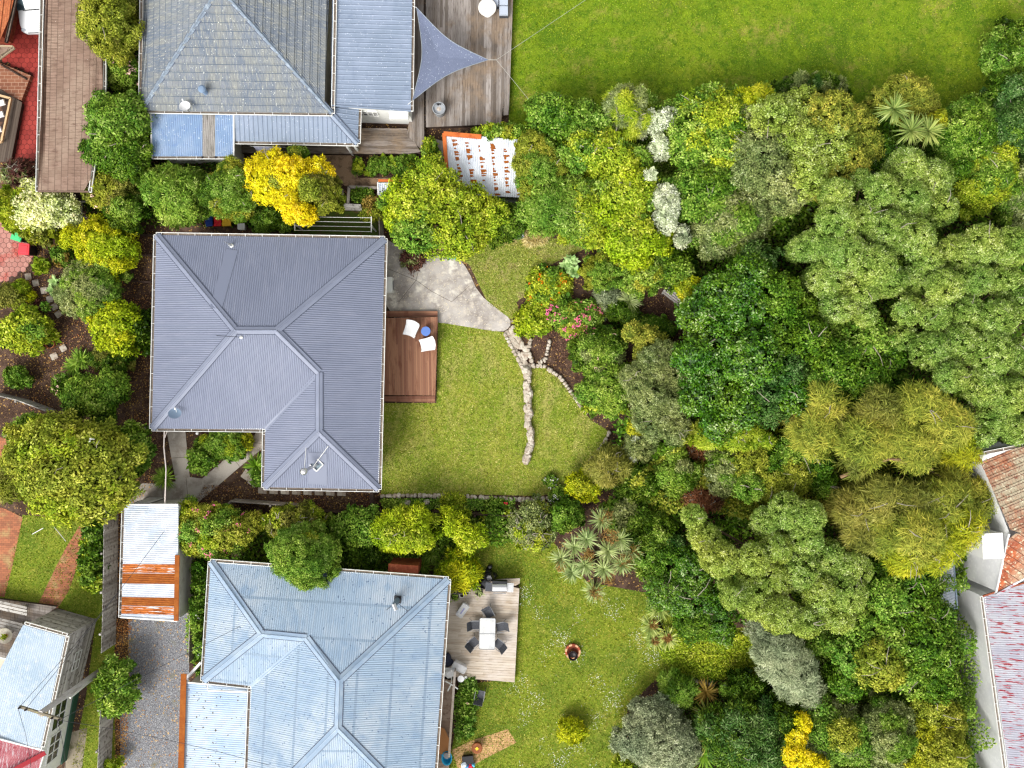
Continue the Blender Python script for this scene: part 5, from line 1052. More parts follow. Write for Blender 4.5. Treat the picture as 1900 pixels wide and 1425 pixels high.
# lower items
r = thing('surfboard', 'tan board leaning beside the lower boardwalk', 'board', P(822, 1380, .4)); mb = MB(); x, y, _ = P(823, 1375, .8); mb.add([(x - .25, y + .75, .7), (x + .05, y + .6, .7), (x + .3, y + .1, .8), (x + .35, y - .5, .8), (x + .2, y - .75, .8), (x - .25, y - .7, .8)] + [(x - .25, y + .75, .64), (x + .05, y + .6, .64), (x + .3, y + .1, .74), (x + .35, y - .5, .74), (x + .2, y - .75, .74), (x - .25, y - .7, .74)], [(5, 4, 3, 2, 1, 0), (0, 1, 7, 6), (1, 2, 8, 7), (2, 3, 9, 8), (3, 4, 10, 9), (4, 5, 11, 10), (6, 7, 8, 9, 10, 11)]); mb.build('board', M('tan_board', c('#b47c4c'), rough=.6), r)
r = thing('toy_kayak', 'bright blue plastic toy and tub beside the yellow brick path', 'toy', P(830, 1405, 0)); mb = MB(); x, y, _ = P(829, 1407, .8); mb.lathe(x, y, [(.25, .4), (.34, .8), (.36, .82), (.3, .8), (.2, .5)], 20, sx=.8, sy=1.1); mb.box(x - .15, y + .35, .5, .75, .5, .4, .6); mb.build('tub', M('cyan_plastic', c('#2ca4cc'), rough=.4), r); mb = MB(); mb.lathe(x, y + .2, [(.1, .8), (.16, .98), (.01, .98)], 14); mb.build('bucket', M_GREYM, r)
r = thing('toy_pile', 'heap of red and blue toys at the bottom edge beside the yellow path', 'toys', P(868, 1420, 0))
for (a, b, col, rr) in ((862, 1422, '#d8e4ee', .28), (866, 1424, '#4c9cd4', .2), (874, 1423, '#c82838', .2), (870, 1427, '#d03850', .25), (878, 1420, '#58b8e0', .13)):
    x, y, _ = P(a, b, .3); mb = MB(); mb.stone(x, y, .2, rr, rr * .7, .22, random.random() * 3); mb.build('toy', M('toy_' + col[1:], c(col), rough=.4), r)
x, y, _ = P(868, 1411, .3); r = thing('black_crate', 'black crate between the yellow brick path and the toys', 'crate', (x, y, 0)); mb = MB(); mb.box(x, y, 0, .3, .55, .4, .1, taper=1.1); mb.build('crate', M_BLK, r)
x, y, _ = P(885, 1389, .45); r = thing('fire_bowl', 'round rusty disc with a yellow square on the yellow brick path', 'fire bowl', (x, y, 0)); mb = MB(); mb.lathe(x, y, [(.2, 0), (.29, .3), (.3, .42), (.27, .44), (.01, .44)], 26); mb.build('bowl', M('oxide', c('#7c4420'), [('noise', 5, c('#94562c'), .5, .62)], rough=.6), r); mb = MB(); mb.box(x, y, .445, .47, .15, .15, R(38)); mb.build('cloth', M('yellow', c('#e8c030'), rough=.6), r)
# fire pit
x, y, _ = P(1063, 1210, .25); r = thing('fire_pit', 'round brick ringed fire pit with a dark bowl in the lower lawn', 'fire pit', (x, y, 0))
mb = MB()
for k_ in range(13):
    t = 2 * math.pi * k_ / 13; mb.box(x + .37 * math.cos(t), y + .37 * math.sin(t), 0, .22, .1, .17, t, k=k_ % 2)
mb.build('brick_ring', [M('pale_brick', c('#c89c78'), rough=.9), M_BRICK], r); mb = MB(); mb.lathe(x, y, [(.31, .0), (.32, .16), (.3, .16), (.12, .02), (.01, .01)], 24); mb.build('pit_lining', M('rusty_lining', c('#6a3424'), rough=.9), r)
mb = MB(); mb.lathe(x, y - .2, [(.02, .1), (.2, .16), (.26, .3), (.24, .3), (.15, .2), (.02, .17)], 24); mb.build('bowl', M('black_iron', c('#1c1618'), rough=.4), r)

# --- cottage bottom left
ct = thing('cottage', 'small cottage with pale iron roof and silvered board walls at bottom left', 'house', P(60, 1300, 0)); ze = 3.3
Wk, _ = roof(ct, dict(a=(46,1158,ze), b=(124,1180,ze), c=(78,1385,ze), d=(-60,1362,ze), e=(-40,1350,ze)), [('a b c d'.split(), 0)], [M_SKYW], sdir=(-.25, -.97), skip=[('a', 'd')], flash=M_WHITE, gutter=True)
WQ = [P(x, y, ze)[:2] for x, y in [(46, 1160), (123, 1181), (90, 1318), (-30, 1300)]]
mb = MB(); mb.prism(inset(WQ, .04), -.05, ze - .04); mb.build('wall', M_TIMBL, ct)
def boards(parent, a, b, z0, z1, mat, step=.16, nm='weatherboards', out=1):
    a = Vector(a); b = Vector(b); d = (b - a).normalized(); n = Vector((d.y, -d.x)) * out; mb = MB(); z = z0
    while z < z1 - .02:
        o1, o2 = n * .045, n * .012; zt = min(z + step, z1)
        mb.add([(a.x + o1.x, a.y + o1.y, z), (b.x + o1.x, b.y + o1.y, z), (b.x + o2.x, b.y + o2.y, zt), (a.x + o2.x, a.y + o2.y, zt), (a.x, a.y, z), (b.x, b.y, z)], [(0, 1, 2, 3), (4, 5, 1, 0)]); z += step
    mb.build(nm, mat, parent)
boards(ct, WQ[0], WQ[1], 0, ze - .06, M_TIMBL, .17, out=-1); boards(ct, WQ[1], WQ[2], 0, ze - .06, M_TIMBL, .17, out=-1)
mb = MB(); mb.beam((*WQ[1], 0), (*WQ[1], ze), .14, .14); mb.build('corner_board', M_TIMBL, ct)
window(ct, WQ[2], WQ[1], .52, 1.0, 1.0, 1.7, muntin=1)
WQ2 = [P(x, y, ze)[:2] for x, y in [(88, 1318), (76, 1385), (62, 1460), (-60, 1460), (-60, 1318)]]; mb = MB(); mb.prism(WQ2, -.05, ze - .02); mb.build('plaster_wall', M_WHITE, ct)
window(ct, WQ2[1], WQ2[0], .62, 1.5, 1.2, 2.5, muntin=1); window(ct, WQ2[2], WQ2[1], .7, 1.5, 1.2, 2.4, muntin=2)
mb = MB(); a, b = Vector(WQ2[0]), Vector(WQ2[2]); mb.beam((a.x + .06, a.y, .25), (b.x + .06, b.y, .25), .08, .6); mb.build('green_plinth', M('dark_green_paint', c('#2c5040'), rough=.6), ct)
mb = MB(); mb.tube([P(176, 1240, .8), (WQ2[0][0] + .1, WQ2[0][1] + .1, 3.1)], .05, 6) if False else mb.tube([(WQ[1][0] + .15, WQ[1][1] - 3.0, .1), (WQ[1][0] + .1, WQ[1][1] - 3.2, 3.1)], .05, 6); mb.build('downpipe', M_WHITE, ct)
roof(ct, dict(a=(-60,1355,3.5), b=(84,1393,3.2), c=(70,1440,3.6), d=(-60,1440,3.9)), [('a b c d'.split(), 0)], [M_REDR], flash=M_WHITE, gutter=True, skip=[('a', 'd'), ('c', 'd')])
mb = MB(); mb.beam(P(4, 1440, 3.95), P(84, 1397, 3.3), .22, .05); mb.build('ridge_cap', M('deep_red_cap', c('#a02c34'), rough=.6), ct)
r = thing('awning', 'flat orange red awning left of the pale iron roof', 'awning', P(5, 1280, 0)); mb = MB(); mb.prism([P(x, y, 2.6)[:2] for x, y in [(-60, 1236), (23, 1244), (2, 1322), (-60, 1310)]], 2.55, 2.6, bottom=True); mb.build('canopy', M_RED, r)
mb = MB(); mb.prism([P(x, y, 2.6)[:2] for x, y in [(-60, 1212), (28, 1226), (24, 1244), (-60, 1236)]], 2.57, 2.62, bottom=True); mb.build('cream_panel', M('cream_sheet', c('#c4bca8'), rough=.6), r)
mb = MB(); mb.beam(P(-60, 1210, 2.65), P(28, 1225, 2.65), .08, .08); mb.build('gutter', M_WHITE, r)
deck('deck', 'dark weathered deck with benches at the far bottom left', 'deck', [(-60, 1104), (106, 1126), (60, 1158), (28, 1228), (-60, 1220)], .4, R(-10), M_DECKG, M_DARKT, .14)
for i, (a, b, c_, d_, lb) in enumerate(((-50, 1106, 50, 1128, 'grey slatted bench along the upper edge of the cottage deck'), (-50, 1136, 44, 1160, 'grey slatted bench beside the round cream table'))):
    bn = thing('bench', lb, 'bench', P((a + c_) / 2, (b + d_) / 2, .4), 'grey slatted benches on the cottage deck'); mb = MB()
    for k_ in range(3): mb.beam(P(a, b + k_ * 6, .85), P(c_, d_ + k_ * 6, .85), .13, .035)
    mb.build('seat', M_TIMBL, bn)
    for f in (.1, .9): mb = MB(); x, y, _ = P(a + (c_ - a) * f, b + (d_ - b) * f + 6, .8); mb.box(x, y, .4, .83, .08, .4, R(-12)); mb.build('leg', M_TIMB, bn)
x, y, _ = P(8, 1180, 1.15); r = thing('round_table', 'round cream table with a potted plant on the cottage deck', 'table', (x, y, .4)); mb = MB(); mb.lathe(x, y, [(.4, 1.1), (.42, 1.13), (.4, 1.15), (.01, 1.15)], 28); mb.build('tabletop', M('cream_top', c('#d8d0bc'), [('noise', 4, c('#c4bca4'), .5, .65)], rough=.7), r); mb = MB(); mb.tube([(x, y, .4), (x, y, 1.12)], .05, 8); mb.build('pedestal', M_WHITE, r)
pot('small leafy potted plant on the round cream table', 9, 1181, .12, .14, M_TERP, 'lime', 1.15)
# power pole
r = thing('power_pole', 'grey timber power pole with a crossarm rising over the cottage roof', 'power pole', P(190, 1243, 0)); x, y, _ = P(190, 1243, 0); tp = 6.6
mb = MB(); mb.tube([(x, y, -.1), (x, y, tp)], [.19, .13], 12); mb.build('pole', M('pole_timber', c('#bcb8b4'), [('noise', 5, c('#787068'), .5, .66, (1, 1, .15))], rough=.9), r)
q1, q2 = Vector(P(50, 1303, tp - .3)), Vector(P(121, 1325, tp - .3)); mid = Vector((x, y, tp - .3)); dd = (q2 - q1).normalized(); q1 = mid - dd * 1.05; q2 = mid + dd * 1.05
mb = MB(); mb.beam(q1 + Vector((0, 0, .25)), q2 + Vector((0, 0, .25)), .11, .12); mb.build('crossarm', M('crossarm_timber', c('#7c7464'), [('noise', 8, c('#94905c'), .55, .65)], rough=.9), r)
ins_ = []
for f in (.03, .18, .8, .96):
    p_ = q1.lerp(q2, f) + Vector((0, 0, .31)); ins_.append(p_ + Vector((0, 0, .17))); mb = MB(); mb.lathe(p_.x, p_.y, [(.02, p_.z), (.055, p_.z + .05), (.03, p_.z + .09), (.05, p_.z + .14), (.01, p_.z + .18)], 10); mb.build('insulator', M('brown_glaze', c('#2c2426'), rough=.3), r)
mb = MB(); mb.stone(mid.x - .1, mid.y - .15, tp - .5, .25, .16, .15, .4); mb.build('junction_box', M('rusty_box', c('#a89878'), rough=.8), r)
mb = MB()
WIRE = M('wire_black', c('#3c3c40'), rough=.6)
for p_, q in ((ins_[0], (218, 1100, 3.0)), (ins_[1], (305, 985, 2.9)), (ins_[3], (470, 1150, 3.4)), (ins_[0], (60, 1500, 6)), (ins_[3], (120, 1500, 6)), (ins_[2], (500, 1420, 4.2))):
    b_ = Vector(P(*q)); m_ = (p_ + b_) / 2 - Vector((0, 0, .4)); mb.tube([p_, p_.lerp(m_, .5) - Vector((0, 0, .08)), m_, m_.lerp(b_, .5) - Vector((0, 0, .08)), b_], .011, 4)
mb.build('power_lines', WIRE, r)
# --- right hand house
rh = thing('house', 'white rendered house with terracotta and flaking red iron roofs at the right edge', 'house', P(1870, 1150, 0)); ze2 = 4.6
Wr, _ = roof(rh, dict(a=(1816,845,ze2), b=(1980,812,ze2), c=(1980,985,6.3), d=(1872,990,ze2+.9)), [('a b c d'.split(), 0)], [M_TERRA], prof='tile', flash=M_WHITE, skip=[('b', 'c'), ('c', 'd'), ('a', 'd')])
Wr2, _ = roof(rh, dict(d=(1872,990,ze2+.9), c=(1980,985,6.3), e=(1980,1030,5.7), f=(1847,1102,ze2)), [('d c e f'.split(), 0)], [M_TERRA], prof='tile', gutter=False, flash=M_STUCCO, skip=[('d', 'c'), ('c', 'e')])
mb = MB(); mb.beam(P(1900, 1072, 5.0), P(1848, 1104, 4.7), .12, .1); mb.build('hip_tiles', M_REDW, rh)
pw = [Wr['a'][:2], Wr['b'][:2], Wr2['e'][:2], Wr2['f'][:2], Wr['d'][:2]]; walls(rh, pw, .06, ze2 - .02, M_STUCCO)
mb = MB(); mb.add([(Wr['d'][0]+.05, Wr['d'][1], ze2 - .05), (Wr2['f'][0]+.05, Wr2['f'][1], ze2 - .05), (Wr2['f'][0]+.05, Wr2['f'][1], ze2), (Wr['d'][0]+.05, Wr['d'][1], ze2 + .88), (Wr['a'][0]+.05, Wr['a'][1], ze2 - .03)], [(0, 1, 2, 3), (4, 0, 3)]); mb.build('gable_wall', M_STUCCO, rh)
Wr3, _ = roof(rh, dict(a=(1823,1106,3.9), b=(1980,1055,5.0), c=(1990,1600,5.0), d=(1890,1600,3.9)), [('a b c d'.split(), 0)], [M_REDW], sdir=(1, .06), skip=[('b', 'c'), ('c', 'd')], flash=M('rust_trim', c('#8c4c34')))
walls(rh, [Wr3[k][:2] for k in 'abcd'], .12, 3.85, M_STUCCO)
x, y, _ = P(1842, 1013, 5.4); mb = MB(); mb.box(x, y, -.05, 5.35, .98, 1.2, R(3)); mb.box(x, y, 5.35, 5.42, 1.02, 1.24, R(3)); mb.build('chimney', M_WHITE, rh)
Wr4, _ = roof(rh, dict(a=(1738,1040,2.5), b=(1768,1034,2.5), c=(1776,1128,2.5), d=(1746,1132,2.2)), [('a b c d'.split(), 0)], [M_SILVER], gutter=False, skip=[('a', 'b')], flash=M('blue_trim', c('#8898a8')), pitch=.14)
# end of buildings

# ------------------------------------------------------------------ plants
T = tree
# left gardens
T('tree','olive brown leafy tree between the brown tiled roof and the blue tiled roof','tree',(200,45,58,68),5,'small',['olive','brown'])
T('flowering_shrub','shrub with clustered blush flowers right of the brown tiled roof','shrub',(222,130,38,40),3,'small','mid',flowers=('blush',520,.075))
T('tree','dark green bushy tree left of the sky blue lean-to roof','tree',(215,225,70,58),4.4,'broad',['mid','deep','green'])
T('tree','deep green tree below the lean-to corner, left of the leafy rhododendron','tree',(215,285,72,44),4.0,'small',['deep','green'])
T('flowering_shrub','olive shrub with a few blush flowers beside the brown roof lower end','shrub',(197,350,50,50),3.2,'small',['olive','brown'],flowers=('blush',130,.05))
T('shrub','dark olive shrub between the cream bush and the upper left corner of slate roof','shrub',(228,385,36,44),3,'small',['dark','mid'])
T('shrub','cream and pale yellow variegated bush covering the paving at the left edge','shrub',(72,382,72,46),2.8,'broad',['cream','cream','lime'],flowers=('creamf',900,.06))
T('shrub','bright green round bush at the left edge in front of the cream bush','shrub',(14,385,24,36),3.0,'small','lime')
T('bare_shrub','twiggy grey brown shrub below the red driveway','shrub',(35,318,36,24),2.2,'wisp',['plum','grey'],dens=.5,twigs=60)
T('shrub','bright yellow green bush between the cream bush and the slate blue roof','shrub',(180,452,64,64,0),2.8,'small',['lemon','yellowgreen'])
T('shrub','rounded grey green bush with lighter patches left of the slate blue roof','shrub',(158,532,62,62),2.7,'fine',['grey','mid','green'],nl=20)
T('shrub','yellow leaved bush with dark gaps touching the slate blue roof','shrub',(208,608,52,50),2.8,'broad',['yellowgreen','lemon'])
T('shrub','narrow dark green shrub squeezed against the slate blue roof eave','shrub',(263,612,18,36),2.0,'broad','dark')
T('conifer','low brownish green conifer beside the feathery fern','conifer',(200,668,40,32),1.9,'fine',['dark','brown'])
strap_plant('fern','feathery green fern at the left garden path','fern',[(152,668,.3),(140,680,.2)],.75,.10,'mid',n=70,arch=.5,up=(.1,1.2))
T('shrub','mid green bush with white flowers on its left side, above the olive tree','shrub',(168,735,60,50),2.9,'broad',['green','deep'],flowers=('whitef',20,.05))
T('flowering_shrub','small shrub dotted with white flowers at the garden bed edge','shrub',(113,716,17,24),1.2,'small','mid',flowers=('blush',150,.05))
T('tree','large yellow olive magnolia tree at the left with a few white blooms','tree',(125,872,116,106),6,'big',['olive','lime','olive'],nl=34,flowers=('whitef',14,.07))
T('tree','green rounded tree squeezed between the olive magnolia and the concrete path','tree',(243,835,34,48),3.6,'broad',['green','deep'])
T('shrub','green bush at the upper left side of the olive magnolia','shrub',(46,802,32,34),3.0,'broad',['mid','green'])
T('shrub','lime green bush at the left edge above the hosta','shrub',(42,610,50,46),2.2,'broad',['lime','green'])
T('shrub','low dark shrub at the left edge on the bark bed','shrub',(30,700,30,20),1.1,'small','mid')
T('topiary_ball','clipped lime ball bush nearest the red wheelie bin','topiary',(75,493,15,15),.95,'tight','lime',nl=9)
T('topiary_ball','clipped lime ball bush farther down, below the hexagonal paving','topiary',(36,534,16,15),.95,'tight','lime',nl=9)
T('shrub','tiny bright yellow bush beside the lower clipped ball','shrub',(52,551,9,8),.6,'small','lemon')
T('shrub','reddish brown shrub at the left edge below the hexagonal paving','shrub',(14,548,26,26),1.2,'small',['brown','olive'])
T('shrub','low plum leaved plants in the bark bed below the yellow tuft','shrub',(62,572,24,14),.6,'small',['plum','olive'])
T('shrub','dull olive and orange shrub between the two wheelie bins and cream bush','shrub',(70,432,38,18),1.6,'small',['brown','olive','amber'])
T('shrub','dark shrub with rust tips between the grey green bush and yellow bush','shrub',(110,472,18,22),1.1,'small',['mid','rust'])
T('shrub','dusty brown shrub with grassy stems at the left edge below the magnolia','shrub',(8,900,26,34),1.1,'wisp',['brown','olive'])
T('hedge','ivy clad bush row along the left side of the paling fence','hedge',(168,1030,24,72),2.0,'broad',['deep','mid','lime'])
T('hedge','bushy green hedge standing in a gap of the paling fence by the gravel','hedge',(209,1278,37,64),2.4,'broad',['green','deep'])
T('shrub','small green sprout at the bottom edge beside the paling fence','shrub',(208,1420,14,10),1.2,'broad','lime')
strap_plant('flax_plant','spiky green strap leaved clump under the white cable on the concrete path','plant',[(307,886,.25)],.78,.06,'green',n=170,arch=.55,up=(.15,1.45))
strap_plant('hosta_plant','broad leaved green hosta clump beside the terracotta pots','plant',[(88,612,.15),(98,628,.12)],.5,.22,'lime',n=32,arch=.7)
strap_plant('hosta_plant','pale hosta leaves under the left side of the grey green bush','plant',[(98,540,.2),(103,522,.2)],.4,.2,'hosta',n=22,arch=.7)
T('shrub','low green mound in the triangular front bed by the concrete path','shrub',(410,828,58,28),1.0,'fine',['green','deep','lime'],nl=26)
T('shrub','leafy green bush at the tip of the triangular front bed','shrub',(370,855,28,26),1.2,'broad',['mid','deep'])
T('shrub','small orange yellow shrub under the eave in the triangular front bed','shrub',(456,822,13,15),.9,'small',['amber','rust'])
strap_plant('fern','green fern against the left wall under the lower roof wing','fern',[(476,864,.4)],.75,.12,'deep',n=70,arch=.5,up=(.1,1.3))
T('shrub','low bright leafy plant below the fern against the wall','shrub',(480,884,14,18),.8,'broad','green')
# strip between the grey and blue roofs
T('flowering_shrub','pink flowered shrub overhanging the silver corrugated shed','shrub',(388,985,82,56,0),3.2,'small',['olive','green','lime'],nl=26,flowers=('pink',380,.05))
T('shrub','thin olive shrub with bare grey stems below the lower roof wing','shrub',(545,968,62,34),2.3,'small',['brown','olive','lime'],twigs=50,dens=.7)
T('tree','round light green tree overhanging the pale blue roof gutter','tree',(562,1034,62,60),4.9,'fine',['green','mid','lime'],nl=22)
T('shrub','loose green shrub between the light green tree and the yellow green trees','shrub',(655,985,55,42),2.2,'broad',['mid','green'],dens=.8)
T('shrub','dark ferny shrubs against the pale blue roof gutter','shrub',(665,1030,48,24),1.4,'lance',['dark','mid'])
T('tree','yellow green whorled leaf tree below the timber retaining wall','tree',(752,985,56,46),3.3,'lance',['yellowgreen','lime'],nl=20)
T('tree','slanting yellow green whorled leaf tree beside the larger similar one','tree',(862,985,52,27,35),3.0,'lance',['yellowgreen','lime'],nl=14)
T('shrub','bright yellow green dome bush at the top left corner of the pale deck','shrub',(852,1061,41,34),2.2,'lance',['lemon','yellowgreen'],nl=14)
for i,(a,b) in enumerate(((735,1040),(760,1048),(785,1050),(812,1045),(838,1030),(800,1030))):
    strap_plant('agapanthus', ['agapanthus clump at the left end of the row by the brick chimney','agapanthus clump above the brick chimney with violet flowers','agapanthus clump just right of the brick chimney top','agapanthus clump left of the dome bush, lower row','agapanthus clump nearest the dome bush','agapanthus clump at the back under the yellow green tree'][i],'plant',[(a,b,.2)],.6,.05,'mid',n=60,arch=.8,group='agapanthus row behind the pale blue roof')
T('hedge','ivy mass with white flowers between the silver shed and the pale blue roof','hedge',(370,1130,17,98),1.9,'broad',['green','deep'],flowers=('whitef',60,.04))
T('shrub','rust tipped low plants near the carport wall','shrub',(374,1240,14,18),.8,'small',['green','rust'])
T('shrub','thin grey green shrub with see-through stems left of the dark green ball bush','shrub',(985,975,46,48),2.2,'small',['grey','olive','lime'],dens=.55,twigs=70)
T('shrub','dark green rounded bush between the sparse shrub and the cabbage trees','shrub',(1050,957,30,33),2.0,'small',['green','deep'])
T('shrub','yellow flecked bush at the lower right edge of the main lawn','shrub',(1083,905,31,34),1.9,'small',['lemon','amber'])
T('shrub','bright lime rosette leaved plant in the stone edged strip below the lawn','plant',(842,932,20,14),.7,'lance','lime')
T('flowering_plant','low plants with red flowers in the strip below the main lawn','plant',(920,937,26,9),.5,'broad','green',flowers=('red',30,.045))
# top centre
T('rhododendron','light green domed rhododendron below the sky blue lean-to','shrub',(320,355,64,56),3.4,'lance',['green','mid'],nl=24)
T('tree','dark olive small leaved tree between the green dome and the yellow tree','tree',(432,348,52,64),3.8,'fine',['mid','dark','olive'],nl=22)
T('tree','olive green side of the yellow tree nearest the clothesline','tree',(590,352,40,46),3.6,'fine',['olive','brown'])
T('tree','golden yellow foliage tree between the veranda and the clothesline','tree',None,4.3,'small',['gold','olive'],lobes=[(478,320,30),(505,305,32),(530,318,34),(498,345,34),(560,322,30),(535,345,28),(585,312,22),(548,382,24,0,-.3),(525,368,22,0,-.3),(565,395,20,0,-.5),(470,345,24),(602,318,16),(512,330,18,1,.3),(575,350,22,1),(538,398,16,0,-.4)])
T('shrub','dark glossy shrub between the yellow tree and the upper eave of the slate roof','shrub',(500,408,42,26),2.2,'fine',['mid','dark'])
T('tree','small dark tree behind the golden one beside the veranda','tree',(553,290,22,18),2.8,'small',['mid','olive'])
T('tree','big yellow green tree overhanging the patio and the rusty shed','tree',None,4.6,'broad',['lime','yellowgreen','green'],lobes=[(800,345,48),(770,380,48),(830,385,52),(880,380,40),(770,425,44,2),(815,430,46,0),(860,430,42),(740,395,32,1),(895,415,32),(800,310,28),(918,395,24),(745,355,28,1),(720,372,20,2)])
T('shrub','reddish tipped branchy shrub reaching over the raised bed','shrub',(695,388,26,26),1.8,'small',['olive','rust'],dens=.7)
T('tree','dark green tree right of the large yellow green tree over the patio','tree',(932,410,38,44),3.0,'small',['deep','dark'])
T('hedge','clipped bright green hedge below the veranda boards','hedge',(722,306,68,19),.9,'fine',['green','lime'],nl=26)
T('hedge','leafy creeper between the veranda boards and the concrete steps','hedge',(797,280,13,30),1.0,'broad',['lime','green'])
T('vine','sprawling vine over the top edge of the rusty white shed','vine',(935,246,70,15),2.8,'broad',['lime','green','olive'],nl=22)
T('shrub','pale dusty plum shrub in the round cut-out of the patio','shrub',(765,478,24,25),.9,'small',['plum','grey'],dens=.8)
T('shrub','small green plants in the raised bed below the concrete yard','plant',(672,362,20,14),.6,'broad','green')
T('tree','dark leafy tree right of the vine at the edge of the big lawn','tree',(1058,222,70,44),4.2,'broad',['green','deep','mid'])
T('tree','wispy bright green tree poking into the big lawn beside the white bush','tree',(1165,205,38,48),4.6,'needle',['lime','grey'],twigs=30)
T('shrub','silvery white leaved bush at the lawn edge, the highest of the white ones','shrub',(1225,229,38,28),4.4,'small','white')
T('shrub','smaller silvery white bush just under the highest white one','shrub',(1225,275,22,22),4.4,'small','white')
T('shrub','tiny silvery white tuft among green leaves between the white bushes','shrub',(1203,331,9,10),4.6,'small','white')
T('shrub','tall oval silvery white bush in the middle of the upper thicket','shrub',(1234,385,30,46),4.7,'small','white')
T('shrub','greyish white thin bush at the foot of the oval white bush','shrub',(1265,438,17,22),3.8,'small',['white','silver'],dens=.6)
T('tree','olive green tree right of the rusty white shed','tree',(1000,310,48,55),4.0,'fine',['olive','green'],nl=18)
T('tree','bright green tree in the upper thicket above the pale leafy one','tree',(1115,285,62,48),4.4,'broad',['lime','green','mid'])
T('tree','soft green branching tree above the dry small lawn','tree',(1058,385,78,62),4.0,'lance',['mid','lime','green'],nl=26)
T('tree','lush lime tree left of the oval white bush','tree',(1160,360,56,66),4.6,'broad',['lime','yellowgreen','green'])
T('tree','yellow green tree below the oval white bush','tree',(1185,445,62,48),4.2,'broad',['yellowgreen','lime'])
T('tree','dense green tree right of the highest white bush','tree',(1315,245,78,72),5.0,'broad',['green','lime','deep'],nl=30)
T('tree','dense green tree right of the oval white bush','tree',(1312,350,62,55),4.6,'broad',['green','deep','lime'])
T('shrub','golden yellow conifer tips at the big lawn edge','conifer',(1396,184,46,17),4.6,'needle',['lemon','amber'])
T('tree','grey green tree below the dense green tree of the upper thicket','tree',(1362,410,66,58),4.6,'lance',['grey','mid'],nl=24)
T('tree','huge pale yellow green flowering tree at the edge of the big lawn','tree',None,6.2,'small',['cauli2','wheat','grey'],lobes=[(1395,225,38,2),(1420,270,45,2),(1440,215,42),(1490,205,46),(1545,210,50,1),(1590,230,44,1),(1610,265,32,1),(1480,260,50),(1540,270,52,0),(1580,300,40,1),(1500,320,46),(1440,320,44,2),(1550,335,36,1),(1400,320,36,2),(1465,360,34,2),(1380,270,30,2)])
T('shrub','wispy dark shrubs along the big lawn edge above the pale flowering tree','shrub',(1510,155,66,20),3.2,'needle',['dark','blue','grey'])
T('tree','dull yellow tree beside the two cabbage palms at the big lawn edge','tree',(1685,180,58,36),4.6,'fine',['wheat','olive'])
strap_plant('cabbage_tree','twin pale rosette cabbage tree below the dull yellow tree at the big lawn edge','cabbage tree',[(1658,203,5.2),(1690,243,5.3),(1722,243,5.0)],.9,.075,'palmy',n=95,arch=.35,up=(-.5,1.3),base=(1690,235))
T('shrub','orange yellow flower plumes beside the cabbage tree rosettes','shrub',(1728,228,22,17),5.2,'fine',['amber','wheat'])
T('tree','dark glossy tree in the gap below the cabbage rosettes','tree',(1645,290,44,34),4.2,'small',['glossy','dark'])
T('tree','yellow flecked dark green tree right of the cabbage rosettes','tree',(1800,245,60,58),4.8,'small',['green','olive','deep'],twigs=14)
T('tree','bluish green tree at the right edge under the corner trees','tree',(1880,235,44,56),5.0,'small',['blue','mid'],twigs=10)
T('tree','yellow green lit tree near the right edge above the domed grey trees','tree',(1842,330,48,62),5.0,'small',['lime','olive','green'],twigs=12)
T('tree','grey green small tree at the right edge between dark gaps','tree',(1890,360,34,62),4.6,'small',['grey','mid'])
T('tree','dark green small tree left of the yellow green lit tree','tree',(1775,305,34,34),4.2,'small',['deep','mid'])
T('tree','brown green tree at the very top right corner','tree',(1885,95,46,62),4.0,'small',['mid','dark'],nl=18)
T('tree','nearly black green tree below the top right corner tree','tree',(1880,168,42,34),4.4,'small',['dark','blue'])
# domed grey green trees
T('tree','large grey green tree of cauliflower domes in the upper right woods','tree',None,7.4,'dome','cauli',flat=1.0,lobes=[(1560,355,32),(1600,330,22),(1640,348,33),(1690,305,40),(1735,330,46),(1690,370,48),(1750,385,40),(1560,405,44),(1610,400,36),(1655,430,46),(1705,440,44),(1525,450,40),(1575,465,44),(1630,490,42),(1490,460,28),(1540,515,44),(1600,535,46),(1660,520,36),(1560,570,36),(1610,585,26)])
T('tree','wide grey green tree of cauliflower domes along the right edge','tree',None,7.2,'dome','cauli',flat=1.0,lobes=[(1730,480,34),(1780,465,38),(1830,450,40),(1885,455,42),(1700,520,34),(1760,530,38),(1815,515,38),(1870,520,40),(1905,560,34),(1690,575,32),(1740,580,36),(1800,580,40),(1860,590,42),(1680,625,30),(1735,650,44),(1790,640,46),(1850,655,46),(1900,660,40),(1770,700,34),(1830,715,44),(1885,735,40),(1850,775,42),(1895,800,34),(1830,810,24)])
T('tree','massive dark glossy green tree in the middle of the woods','tree',None,7.0,'broad',['glossy','deep','blue'],lobes=[(1395,520,48),(1340,545,44),(1300,580,38),(1450,545,44,1),(1490,580,40,1),(1395,590,55),(1330,625,50),(1290,660,36),(1450,620,52,1),(1400,665,55),(1340,695,48),(1460,690,46,2),(1300,735,38),(1370,755,48),(1430,750,44,2),(1335,790,30),(1480,740,34,0),(1510,630,34,1),(1410,480,34,2)])
T('tree','bright deep green tree between the glossy tree and the cauliflower domes','tree',None,6.4,'broad',['deep','green','glossy'],lobes=[(1560,620,44,1),(1610,635,46,1),(1650,660,38),(1560,680,46),(1610,700,48),(1660,720,36),(1530,715,36,1),(1575,740,34),(1540,655,34),(1600,755,28,2)])
T('tree','shaggy olive tree with golden right edge below the cauliflower domes','tree',None,7.4,'feather',['wheat','amber','brown'],flat=.8,lobes=[(1495,765,34,2),(1540,745,32,0),(1520,805,40,0),(1570,790,30,2),(1635,760,34,2),(1610,820,44,0),(1665,800,42,0),(1715,755,44,0),(1760,790,44,0),(1790,840,34,1),(1705,835,40,0),(1775,900,30,0),(1590,860,26,2)])
